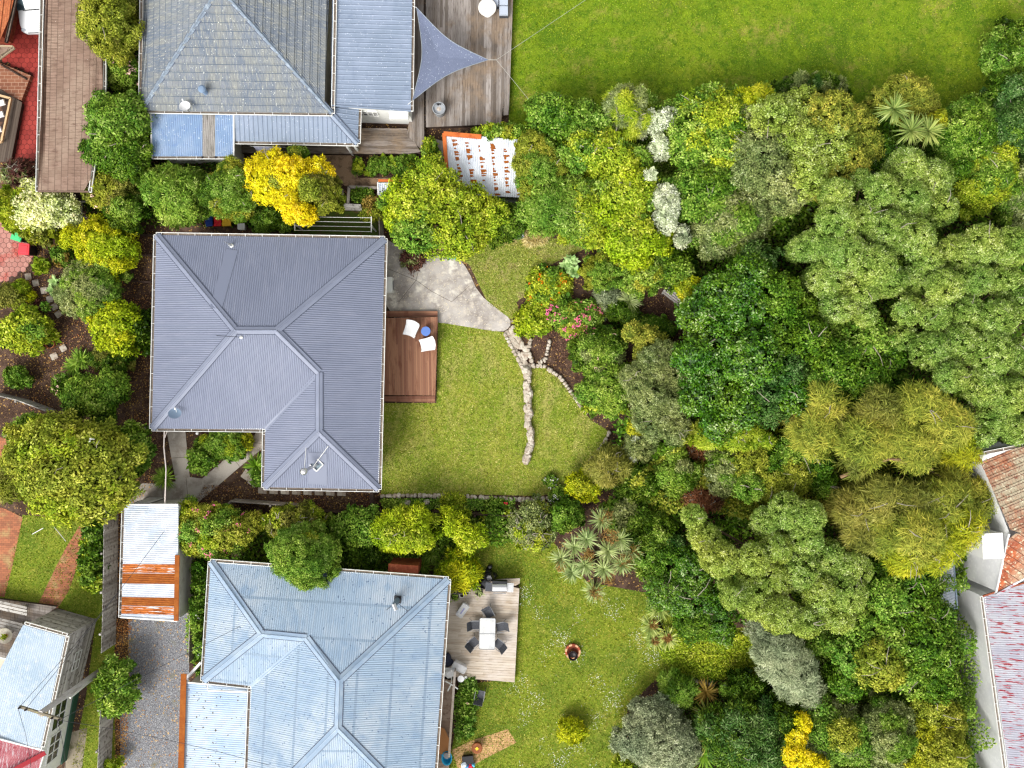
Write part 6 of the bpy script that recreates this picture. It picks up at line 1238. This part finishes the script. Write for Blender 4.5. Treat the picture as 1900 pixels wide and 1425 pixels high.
T('tree','shaggy golden brown tree reaching over the white chimney','tree',None,6.8,'feather',['wheat','amber','brown'],flat=.8,twigs=50,lobes=[(1600,950,42,2),(1650,930,40,2),(1700,940,44,2),(1760,945,46,0),(1810,935,40,0),(1835,920,26,1),(1655,990,44,0),(1710,1000,48,0),(1755,1010,42,1),(1690,1035,34,1),(1610,1000,34,2),(1790,985,34,1),(1740,1045,20,1)])
T('tree','big yellowish domed tree with a dark hollow at its top, lower right woods','tree',None,6.8,'dome',['cauli2','cauli'],flat=1.0,lobes=[(1290,960,26),(1312,1000,34),(1340,1040,40),(1372,1080,42),(1405,1115,44),(1450,1145,42),(1400,1040,32),(1425,970,34,1),(1465,950,40,1),(1510,960,32,1),(1445,1020,36),(1500,1000,36,1),(1490,1060,46,1),(1545,1040,40,1),(1590,1060,36,1),(1580,1105,42,1),(1530,1110,44),(1500,1155,38),(1560,1150,34),(1440,1080,40),(1360,1110,26)])
T('tree','dark glossy green tree left of the big domed hollow tree','tree',None,4.6,'small',['glossy','blue','deep'],lobes=[(1245,1050,34,2),(1290,1060,36),(1240,1100,38),(1285,1110,42),(1325,1140,38),(1290,1160,34,2),(1345,1175,26),(1255,1020,24,1)])
T('tree','dark green shrubby tree right of the cabbage palm group','tree',(1212,1015,42,60),3.6,'small',['dark','mid'])
T('tree','fresh green leafy shrub above the cabbage palm group','tree',(1168,968,44,38),2.8,'broad',['mid','deep','grey'])
T('tree','sprawling deep green tree against the white wall in the lower right','tree',None,6.2,'broad',['deep','green','olive'],twigs=26,lobes=[(1700,1075,40),(1728,1090,32),(1650,1110,38,1),(1700,1130,46),(1740,1150,38),(1620,1170,42,1),(1670,1185,46,1),(1720,1200,46),(1757,1215,34),(1590,1220,40,1),(1640,1240,44,2),(1700,1255,44,1),(1748,1270,36),(1580,1270,36),(1650,1060,26)])
T('tree','olive flecked tree at the lower right below the sprawling green one','tree',None,5.4,'small',['olive','mid','amber'],twigs=14,lobes=[(1735,1320,40,0),(1768,1345,32,0),(1720,1370,40,2),(1762,1400,40,0),(1785,1435,32,1),(1690,1320,30,1),(1720,1430,36,2)])
T('tree','round grey green tree at the bottom edge left of the olive flecked tree','tree',(1650,1365,50,60),5.2,'fine',['grey','mid'],nl=18)
T('tree','mixed olive tree behind the yellow flowering strip at the bottom edge','tree',(1562,1365,56,58),4.8,'small',['mid','olive','grey'])
T('flowering_shrub','bright yellow flowering broom at the bottom edge in the lower right woods','shrub',None,5.0,'small',['gold','olive'],lobes=[(1492,1345,16),(1480,1375,18),(1475,1405,20),(1500,1412,16),(1522,1425,18)])
T('conifer','silvery grey drooping conifer below the big domed hollow tree','conifer',None,5.0,'needle',['silver','grey'],lobes=[(1430,1185,30),(1455,1215,36),(1485,1250,36),(1445,1245,28),(1505,1285,28),(1470,1280,24),(1425,1215,22)])
T('shrub','round silver grey shrub beside the lower lawn at the bottom edge','shrub',(1220,1375,74,66),3.0,'fine','silver',nl=30)
T('tree','dark blue green tree right of the long strap leaved flax','tree',(1385,1375,66,72),3.6,'lance',['blue','dark'],nl=24)
T('shrub','dark fern like shrub above the silver grey round shrub','shrub',(1258,1285,36,32),1.6,'needle',['mid','dark'])
T('shrub','shadowy green shrub above the dark blue green tree','shrub',(1385,1280,42,30),2.2,'small',['dark','mid'])
T('shrub','dark shrub between the drooping silver conifer and the broom flowers','shrub',(1455,1330,34,34),3.4,'small',['dark','mid'])
strap_plant('cabbage_tree','large group of cabbage tree rosettes with brown seed heads above the lower lawn','cabbage tree',[(1088,1000,3.6),(1128,1022,4.0),(1150,1000,3.6),(1115,965,3.3),(1041,1036,3.0),(1061,1062,2.8),(1085,1048,3.3),(1120,1055,3.5),(1155,1046,3.4),(1172,1022,3.2),(1102,1095,2.8),(1065,1015,3.2)],.74,.065,'palm',n=80,arch=.5,up=(-.5,1.35),seeds=[(1132,995,4.2,17),(1090,1030,3.6,13),(1040,1050,3.1,11),(1160,1040,3.6,16),(1105,1100,3.1,13),(1125,960,3.5,15),(1180,1020,3.4,12),(1130,1075,3.4,12)],base=(1108,1030))
strap_plant('cabbage_tree','yellow striped cabbage tree rosettes hanging over the lower lawn edge','cabbage tree',[(1222,1128,2.9),(1208,1160,2.6),(1238,1184,2.6),(1215,1182,2.4)],.75,.085,'palmy',n=75,arch=.55,up=(-.4,1.3),seeds=[(1212,1158,2.9,9),(1238,1184,2.9,9),(1216,1190,2.7,7)],base=(1222,1158))
strap_plant('flax_plant','orange bronze flax above the green striped flax at the bottom','flax',[(1310,1283,.4)],.9,.09,'rust',n=55,arch=.6,up=(.2,1.2))
strap_plant('flax_plant','long green and cream striped flax between the silver shrub and dark tree','flax',[(1312,1325,.6),(1300,1350,.6),(1316,1372,.5),(1306,1400,.5)],1.05,.1,['flaxv','deep'],n=50,arch=.75,up=(.2,1.1))
T('shrub','small bright lime bush alone on the lower lawn','shrub',(1062,1360,26,24),1.1,'lance','lemon')
T('shrub','lime shrub peeping in at the bottom edge left of the silver shrub','shrub',(1155,1420,20,12),1.0,'lance','lime')
# centre garden
T('shrub','domed fresh green shrub overhanging the right tip of the main lawn','shrub',(1130,725,54,54),2.7,'small',['green','lime'],nl=20)
T('tree','large grey green fine leaved tree right of the fresh green dome','tree',None,4.4,'fine',['grey','cauli'],lobes=[(1215,680,36),(1250,700,30),(1205,730,40),(1250,745,34),(1215,780,40),(1255,795,30),(1175,700,24),(1235,655,24)])
T('shrub','dusky green shrub with pale specks below the rose bush','shrub',(1112,655,56,44),2.4,'small',['mid','dark','grey'],flowers=('blush',40,.035))
T('shrub','yellow cream variegated shrub above the large grey green tree','shrub',None,3.6,'small',['wheat','lemon'],lobes=[(1175,615,18),(1200,625,22),(1225,640,20),(1195,655,18),(1190,680,14,1,-.8)])
T('shrub','rosy grey shrub under the large grey green tree, by the weeping conifer','shrub',(1190,830,35,28),2.4,'fine',['grey','white'])
T('shrub','small golden green shrub tucked beneath the fresh green dome','shrub',(1188,785,24,22),2.6,'small',['amber','olive'])
T('conifer','weeping brown green conifer below the tip of the main lawn','conifer',(1135,870,46,36),2.6,'wisp',['brown','dark'],dens=1.6,twigs=40)
T('shrub','grey green loose shrub right of the weeping conifer','shrub',(1258,880,46,44),3.2,'small',['mid','grey','deep'])
T('shrub','dark green shrub below the rosy grey one','shrub',(1185,900,40,40),2.6,'small',['dark','deep'])
T('tree','grey green rounded shrub beside the dead brown branches','shrub',(1345,875,38,42),3.6,'small',['grey','mid'])
T('tree','yellow green wispy tree with bare white branches in the middle of the woods','tree',(1365,808,76,26),4.6,'needle',['lime','olive'],twigs=60,dens=.9)
T('tree','olive green tree in the woods between bare branches and golden tree','tree',None,5.2,'small',['olive','deep','green'],twigs=20,lobes=[(1400,860,34,0),(1440,850,38,1),(1485,840,36,2),(1430,895,36,0),(1480,885,34,0),(1395,905,26,2),(1520,865,28,1),(1535,900,26,1)])
T('dead_shrub','rusty brown dead branches in the hollow of the woods','dead shrub',(1300,925,52,26),2.6,'wisp',['dead','plum'],dens=.7,twigs=90)
T('dead_shrub','pinkish brown dead twigs beneath the large grey green tree','dead shrub',(1290,830,40,22),2.2,'wisp',['dead','plum'],dens=.5,twigs=70)
T('shrub','mid green shrub at the upper edge of the bark clearing with the bench','shrub',(1195,500,58,46),2.6,'small',['mid','green','olive'])
T('shrub','green shrub right of the bark clearing bench','shrub',(1262,498,36,40),3.0,'broad',['deep','mid'])
T('shrub','yellow tipped shrub at the edge of the massive glossy tree','shrub',(1280,535,22,32),3.2,'small',['lemon','lime'])
T('shrub','low lime shrub right of the pale hosta','shrub',(1118,500,36,42),1.4,'fine',['green','lime','olive'])
T('shrub','dark green shrub under the bark clearing','shrub',(1218,605,34,18),1.2,'small',['green','deep'])
T('conifer','dark spreading conifer at the left edge of the bark clearing','conifer',(1155,580,34,24),1.2,'fine',['dark','mid'])
strap_plant('flax_plant','spiky grey green flax between the rose bush and the bark clearing','flax',[(1168,560,.7)],.8,.07,'palm',n=110,arch=.5,up=(-.1,1.4))
T('shrub','grey leaved lavender like plant left of the spiky flax','shrub',(1128,556,28,24),1.0,'needle',['silver','grey'])
T('flower_bed','mixed green bed full of orange flowers by the dry small lawn','flower bed',(1018,532,44,38),.8,'broad',['lime','green'],nl=26,flowers=('orange',420,.045))
T('flower_bed','yellow green leafy mounds with yellow flowers by the stone path','flower bed',(990,590,34,34),.8,'broad',['lime','yellowgreen'],nl=18,flowers=('yellowf',40,.045))
T('rose_bush','rose bush with clustered pink flowers beside the bark triangle','rose bush',(1070,590,48,42),1.4,'broad',['green','mid','olive'],nl=22,flowers=('pink',800,.06))
strap_plant('hosta_plant','large pale blue green hosta above the orange flowers','plant',[(1052,494,.3),(1066,503,.3),(1060,486,.35)],.5,.26,'hosta',n=34,arch=.6)
T('ornamental_grass','straw coloured tufted grass beside the tiny grey shelter','grass tuft',(995,436,24,15),.8,'wisp','straw',dens=3.5)
T('shrub','low mixed flowers down the side of the boardwalk','shrub',(868,1310,16,52),.7,'broad',['green','mid'],flowers=('blush',30,.04))
T('shrub','dark green plant below the sparse shrub on the timber retaining wall','shrub',(915,960,26,14),.9,'broad',['green','lime'])
for i,(a,b,r_) in enumerate(((1022,893,9),(1036,914,7),(1030,925,6))):
    T('flowering_plant',['white hydrangea bloom plant at the lower edge of the main lawn','small white flower plant left of the yellow flecked bush','white flowered plant under the yellow flecked bush'][i],'plant',(a,b,r_,r_),.5,'small','green',flowers=('whitef',60,.05))

# ------------------------------------------------------------------ stones
def stones(name, label, cat, path, n, r0, r1, h=.18, wide=1, spread=0, flat=1.0, kind=None):
    pts = [Vector(P(x, y, h)[:2]) for x, y in path]; L_ = [(pts[i + 1] - pts[i]).length for i in range(len(pts) - 1)]; tot = sum(L_); mb = MB()
    for i in range(n):
        d = tot * (i + .5) / n; k = 0
        while k < len(L_) - 1 and d > L_[k]: d -= L_[k]; k += 1
        t = (pts[k + 1] - pts[k]).normalized(); p_ = pts[k] + t * d; nrm = Vector((-t.y, t.x)); w = random.uniform(-spread, spread); p_ = p_ + nrm * w
        r = random.uniform(r0, r1); p_ = p_ + t * random.uniform(-.3, .3) * tot / n; mb.stone(p_.x, p_.y, h * .45, tot / n * random.uniform(.4, .75) if wide == 1 else r * random.uniform(.9, 1.5), r, h * random.uniform(.5, .75) * flat, math.atan2(t.y, t.x) + random.uniform(-.3, .3))
    c_ = pts[len(pts) // 2]; o = mb.build(name, M_STONE, loc=(c_.x, c_.y, 0)); tag(o, label, cat); return o
stones('stone_wall','low dry stone wall dividing the main lawn','wall',[(978,684),(980,730),(982,790),(984,830),(978,853)],34,.13,.24,.42,wide=0,spread=.09)
stones('stone_path','uneven stone steps from the patio tip to the dividing wall','stone path',[(945,612),(962,640),(974,668),(980,682)],26,.13,.2,.12,wide=0,spread=.3)
stones('stone_edging','curved stone edging from the patio past the bark triangle','edging',[(950,595),(965,602),(985,628),(980,650),(990,680),(1008,678),(1040,700),(1062,730),(1078,755),(1090,768)],36,.1,.16,.2)
stones('stone_edging','inner stone edging of the stepping path beside the bark triangle','edging',[(936,618),(950,645),(962,668),(974,690)],12,.09,.14,.2)
stones('stone_edging','short stone edging right of the small bark triangle','edging',[(1020,632),(1016,650),(1012,668),(996,674)],9,.09,.14,.2)
stones('stone_edging','stone edging along the lower right curve of the main lawn','edging',[(1132,800),(1124,818),(1108,840),(1090,862)],12,.09,.14,.2)
stones('stone_edging','stone edging along the bottom of the main lawn','edging',[(706,921),(760,920),(850,921),(920,926),(1000,928),(1020,924)],42,.1,.17,.2)
stones('rock_group','pale rocks above the orange bronze flax','rocks',[(1275,1262),(1295,1268),(1318,1272),(1328,1268)],7,.14,.24,.3)
stones('rock_group','grey rocks at the left edge of the orange flower bed','rocks',[(982,520),(992,530),(996,538)],4,.12,.18,.3)
stones('rock_group','two rocks in the strip below the main lawn','rocks',[(735,933),(798,932)],2,.16,.2,.3,wide=0)
def slab(label, px, py, w, h_, rot, group):
    mb = MB(); x, y, _ = P(px, py, .05); mb.prism(rrect(x, y, w, h_, .03, R(rot), 3), -.01, .05); o = mb.build('stepping_stone', M_STONE, loc=(x, y, 0)); tag(o, label, 'stepping stone', group)
SL = [(52,513,-35),(66,525,-30),(81,539,-35),(92,555,-30),(101,569,-20),(108,583,-10)]
LB = ['closest to the red hexagon paving','second from the hexagon paving','third from the hexagon paving','fourth from the hexagon paving, beside the grey green bush','fifth from the hexagon paving','last one, among the bark below the grey green bush']
for (a, b, r_), l in zip(SL, LB): slab('square pale stepping stone, ' + l, a, b, .34, .34, r_ + 45, 'pale stepping stones in the left garden')
slab('square stepping stone beside the terracotta pots', 117, 646, .34, .34, 30, 'pale stepping stones in the left garden'); slab('square stepping stone lower left of the pot stepping stone', 100, 661, .38, .34, 25, 'pale stepping stones in the left garden')
for i in range(8): slab(['concrete slab at the left end of the row below the lower eave','concrete slab second from the left below the lower eave','concrete slab third from the left below the lower eave','concrete slab fourth from the left below the lower eave','concrete slab fourth from the right below the lower eave','concrete slab third from the right below the lower eave','concrete slab second from the right below the lower eave','concrete slab at the right end of the row below the lower eave'][i], 487 + i * 21, 907 + i * .6, .46, .52, -3, 'slabs along the lower eave of the slate roof')
slab('tilted slab below the fern, upper of two', 458, 882, .5, .5, -35, 'slabs between fern and lower eave'); slab('tilted slab below the fern, lower of two', 470, 894, .5, .45, -35, 'slabs between fern and lower eave')
# ------------------------------------------------------------------ fences and garden timber
def fence(name, label, path, h, post_every=2.2, mat=None, lean=0.0, pal=.1, cat='fence', z0=0):
    pts = [Vector(P(x, y, h)[:2]) for x, y in path]; r = thing(name, label, cat, (*pts[0], 0)); mb = MB(); rl = MB(); mat = mat or M_TIMB
    for a, b in zip(pts[:-1], pts[1:]):
        ln = (b - a).length; d = (b - a).normalized(); n = Vector((-d.y, d.x)); k = int(ln / pal)
        for i in range(k):
            p_ = a + d * (i + .5) * ln / k; hh = h + random.uniform(-.03, .02); mb.v_ = None
            w = pal * .46; q = [p_ - d * w - n * .012, p_ + d * w - n * .012, p_ + d * w + n * .012, p_ - d * w + n * .012]; mb.prism([(v.x, v.y) for v in q], z0, hh)
        for z in (h * .25, h * .85): rl.beam((*(a - n * .04), z), (*(b - n * .04), z), .05, .09)
        for i in range(int(ln / post_every) + 1):
            p_ = a + d * min(ln, i * post_every) - n * .1; pm = MB(); pm.prism([(p_.x + u, p_.y + v) for u, v in ((-.05, -.05), (.05, -.05), (.05, .05), (-.05, .05))], -.1, h + .02); pm.build('post', mat, r)
    mb.build('palings', mat, r); rl.build('rail', mat, r); return r
fence('paling_fence','long weathered paling fence left of the silver shed and gravel drive',[(200,880),(193,950),(191,1100),(188,1212)],1.75,mat=M_TIMBL)
fence('paling_fence','lower length of paling fence beside the gravel drive at the bottom edge',[(186,1318),(180,1440)],1.7,mat=M_TIMBL)
fence('paling_fence','short paling fence running in from the left edge across the bark bed',[(-20,730),(30,742),(84,762)],1.2,mat=M_TIMBL)
fence('picket_fence','low fence between the gravel drive and the ivy mass',[(352,1140),(350,1230)],1.0,mat=M_TIMB)
fence('boundary_fence','dark timber boundary fence below the slate roof bark bed',[(425,930),(540,938),(560,942)],1.1,mat=M_TIMB)
fence('boundary_fence','dark boundary fence behind the yellow green trees',[(575,948),(700,956)],1.0,mat=M_DARKT)
fence('retaining_fence','black stained fence under the stone edged strip',[(805,950),(955,958)],.9,mat=M_DARKT)
fence('side_fence','weathered fence closing the gap right of the clothesline',[(703,402),(705,440)],1.5,mat=M_TIMB)
def beams(name, label, cat, segs, mat, w=.15, h=.18):
    r = thing(name, label, cat, P(segs[0][0], segs[0][1], 0))
    for a, b, c_, d_, z in segs: mb = MB(); mb.beam(P(a, b, z), P(c_, d_, z), w, h); mb.build('sleeper', mat, r)
    return r
beams('raised_bed','timber framed raised bed below the concrete yard','raised bed',[(648,347,700,349,.25),(648,347,646,380,.25),(635,352,635,380,.25)],M_TIMB)
beams('sleeper_wall','grey sleepers stacked above the clothesline lawn','sleepers',[(628,381,670,383,.35),(628,386,672,388,.2)],M_TIMBL,.2,.2)
beams('timber_frame','dark sunken garden frames left of the slate blue roof','garden frame',[(247,436,288,436,.12),(247,436,245,522,.12),(245,522,288,524,.12),(247,474,288,474,.12)],M_DARKT,.09,.15)
beams('sleeper_step','dark timber sleeper running down from the lower right roof corner','sleeper',[(690,906,690,946,.3),(683,948,712,950,.3)],M_DARKT,.2,.3)
tm = thing('pergola_frame', 'grey timber step frame at the end of the brown tiled roof', 'timber frame', P(150, 385, 0))
for a, b, c_, d_ in ((141,362,139,405), (153,378,152,405), (138,393,154,392), (138,399,154,398), (143,374,165,374)): mb = MB(); mb.beam(P(a, b, .5), P(c_, d_, .5), .07, .1); mb.build('timber', M_TIMBL, tm)
for a, b in ((140,400),(153,400)): mb = MB(); x, y, _ = P(a, b, .5); mb.beam((x, y, 0), (x, y, .5), .07, .07); mb.build('leg', M_TIMBL, tm)
# ------------------------------------------------------------------ clothesline, laundry, bins, bench, small things
cl = thing('clothesline', 'four wire clothesline between white end frames above the slate roof', 'clothesline', P(620, 425, 0)); zc = 1.7
for px_, ln_ in ((547, (408, 428)), (689, (410, 431))):
    mb = MB(); mb.beam(P(px_, ln_[0] - 8, zc), P(px_, ln_[1], zc), .05, .05); mb.build('crossbar', M_WHITE, cl); x, y, _ = P(px_, ln_[1] - 12, zc); mb = MB(); mb.beam((x, y, 0), (x, y, zc), .07, .07); mb.build('post', M_WHITE, cl)
for k_ in range(4): mb = MB(); mb.tube([P(547, 402 + k_ * 8.4, zc + .03), P(618, 403 + k_ * 8.4, zc - .02), P(689, 404 + k_ * 8.6, zc + .03)], .014, 5); mb.build('wire', M_WHITE, cl)
r = thing('hanging_sheet', 'pale violet sheet hanging to dry under the veranda edge', 'laundry', P(495, 278, 1)); mb = MB(); vs = []
for i in range(13):
    f = i / 12; a = P(470 + 50 * f, 272, 1.9); b_ = P(484 + 36 * f + (3 if i % 2 else 0), 287 - 2 * math.sin(f * 3), 1.3); vs += [a, b_]
mb.add(vs, [(2 * i, 2 * i + 1, 2 * i + 3, 2 * i + 2) for i in range(12)]); mb.build('cloth', M('pale_violet_cloth', c('#bcc0dc'), rough=.9), r); mb = MB(); mb.tube([P(464, 271, 1.93), P(530, 273, 1.93)], .012, 5); mb.build('line', M_WHITE, r)
def bin_(label, px, py, rot, body, lid, z=1.0):
    x, y, _ = P(px, py, z); r = thing('wheelie_bin', label, 'wheelie bin', (x, y, 0)); ro = R(rot); mb = MB(); mb.box(x, y, .06, z - .06, .44, .48, ro, taper=1.18); mb.build('body', body, r)
    mb = MB(); mb.box(x, y, z - .06, z + .0, .58, .62, ro, taper=.94); mb.box(x, y, z + .0, z + .02, .4, .42, ro, taper=.9); mb.build('lid', lid, r)
    ca, sa = math.cos(ro), math.sin(ro); mb = MB(); mb.beam((x - .3 * ca - .22 * sa, y - .3 * sa + .22 * ca, z - .1), (x - .3 * ca + .22 * sa, y - .3 * sa - .22 * ca, z - .1), .05, .05); mb.build('handle', body, r)
    for s_ in (-1, 1): mb = MB(); mb.tube([(x - .24 * ca - s_ * .26 * sa, y - .24 * sa + s_ * .26 * ca, .12), (x - .24 * ca - s_ * .22 * sa, y - .24 * sa + s_ * .22 * ca, .12)], .12, 12); mb.build('wheel', M_BLK, r)
bin_('wheelie bin with a light green lid on the hexagonal paving', 31, 436, -18, M_BLK, M('green_lid', c('#4cc47c'), rough=.5)); bin_('wheelie bin with a bright red lid on the hexagonal paving', 44, 462, -4, M_BLK, M('red_lid', c('#e04048'), rough=.5))
for a, col, lb in ((389, '#24408c', 'crate with a dark blue lid left of the red one at the upper eave'), (402, '#d8202c', 'crate with a red lid between the blue and yellow ones'), (420, '#e0b020', 'crate with a yellow lid right of the red one')):
    x, y, _ = P(a, 410, .5); r = thing('recycling_crate', lb, 'crate', (x, y, 0), 'recycling crates above the slate roof'); mb = MB(); mb.box(x, y, 0, .42, .4, .46, 0, taper=1.12); mb.build('body', M_BLK, r); mb = MB(); mb.box(x, y, .42, .5, .48, .56, .05, taper=.95); mb.build('lid', M('lid_' + col[1:], c(col), rough=.5), r)
x, y, _ = P(447, 420, .4); r = thing('white_tub', 'small white box at the upper eave right of the coloured crates', 'box', (x, y, 0)); mb = MB(); mb.prism(rrect(x, y, .36, .3, .05, 0), 0, .32); mb.build('body', M_WHITE, r); mb = MB(); mb.prism(rrect(x, y, .4, .34, .05, 0), .32, .36); mb.build('lid', M_WHITE, r)
x, y, _ = P(838, 475, .5); tq = M('teal_plastic', c('#1c9c9c'), rough=.5); r = thing('patio_stool', 'small teal plastic stool under the yellow green tree on the patio', 'seat', (x, y, 0)); mb = MB(); mb.box(x, y, .36, .42, .46, .3); mb.build('seat', tq, r)
for sx in (-1, 1):
    for sy in (-1, 1): mb = MB(); mb.tube([(x + sx * .16, y + sy * .1, .38), (x + sx * .2, y + sy * .16, 0)], .03, 6); mb.build('leg', tq, r)
x, y, _ = P(1249, 549, .45); r = thing('park_bench', 'weathered slatted bench at the edge of the bark clearing', 'bench', (x, y, 0)); ro = R(-38); ca, sa = math.cos(ro), math.sin(ro); mb = MB()
for k_ in range(4): o_ = -.2 + k_ * .12; mb.beam((x - .6 * ca - o_ * sa, y - .6 * sa + o_ * ca, .45), (x + .6 * ca - o_ * sa, y + .6 * sa + o_ * ca, .45), .09, .03)
mb.build('seat', M_TIMBL, r); mb = MB()
for z in (.6, .75, .88): mb.beam((x - .6 * ca - .26 * sa, y - .6 * sa + .26 * ca, z), (x + .6 * ca - .26 * sa, y + .6 * sa + .26 * ca, z), .03, .09)
mb.build('backrest', M_TIMBL, r)
for s_ in (-1, 1): mb = MB(); mb.box(x + s_ * .52 * ca, y + s_ * .52 * sa, 0, .44, .07, .46, ro); mb.build('leg', M_TIMBL, r)
x, y, _ = P(366, 804, .5); r = thing('garden_lamp', 'small white globe garden lamp in the triangular front bed', 'lamp', (x, y, 0)); mb = MB(); mb.lathe(x, y, [(.02, .4), (.07, .44), (.085, .5), (.06, .57), (.01, .59)], 16); mb.build('globe', M_CLOTH, r); mb = MB(); mb.tube([(x, y, 0), (x, y, .42)], .02, 6); mb.build('post', M_BLK, r)
r = thing('garden_poles', 'two white poles on the side lawn below the olive magnolia', 'poles', P(90, 985, 0))
for a, b, c_, d_ in ((60, 991, 80, 980), (101, 978, 122, 1004)): mb = MB(); mb.tube([P(a, b, .05), P(c_, d_, 1.4)], .02, 6); mb.build('pole', M_WHITE, r)

bt = [o for o in bpy.data.objects if o.get('label') == 'shaggy olive tree with golden right edge below the cauliflower domes'][0]
M_LIMB = M('limb_bark', c('#80684c'), [('noise', 6, c('#74543c'), .5, .65)], rough=.9)
for q in (((1560, 885, 5.6), (1600, 868, 6.2), (1650, 852, 6.5), (1720, 852, 6.3)), ((1590, 930, 5.0), (1625, 960, 5.6), (1650, 985, 6.0)), ((1655, 850, 6.4), (1690, 862, 6.2), (1730, 870, 5.8))):
    mb = MB(); mb.tube([P(*a) for a in q], [.09, .075, .055, .03][:len(q)], 7); mb.build('limb', M_LIMB, bt)
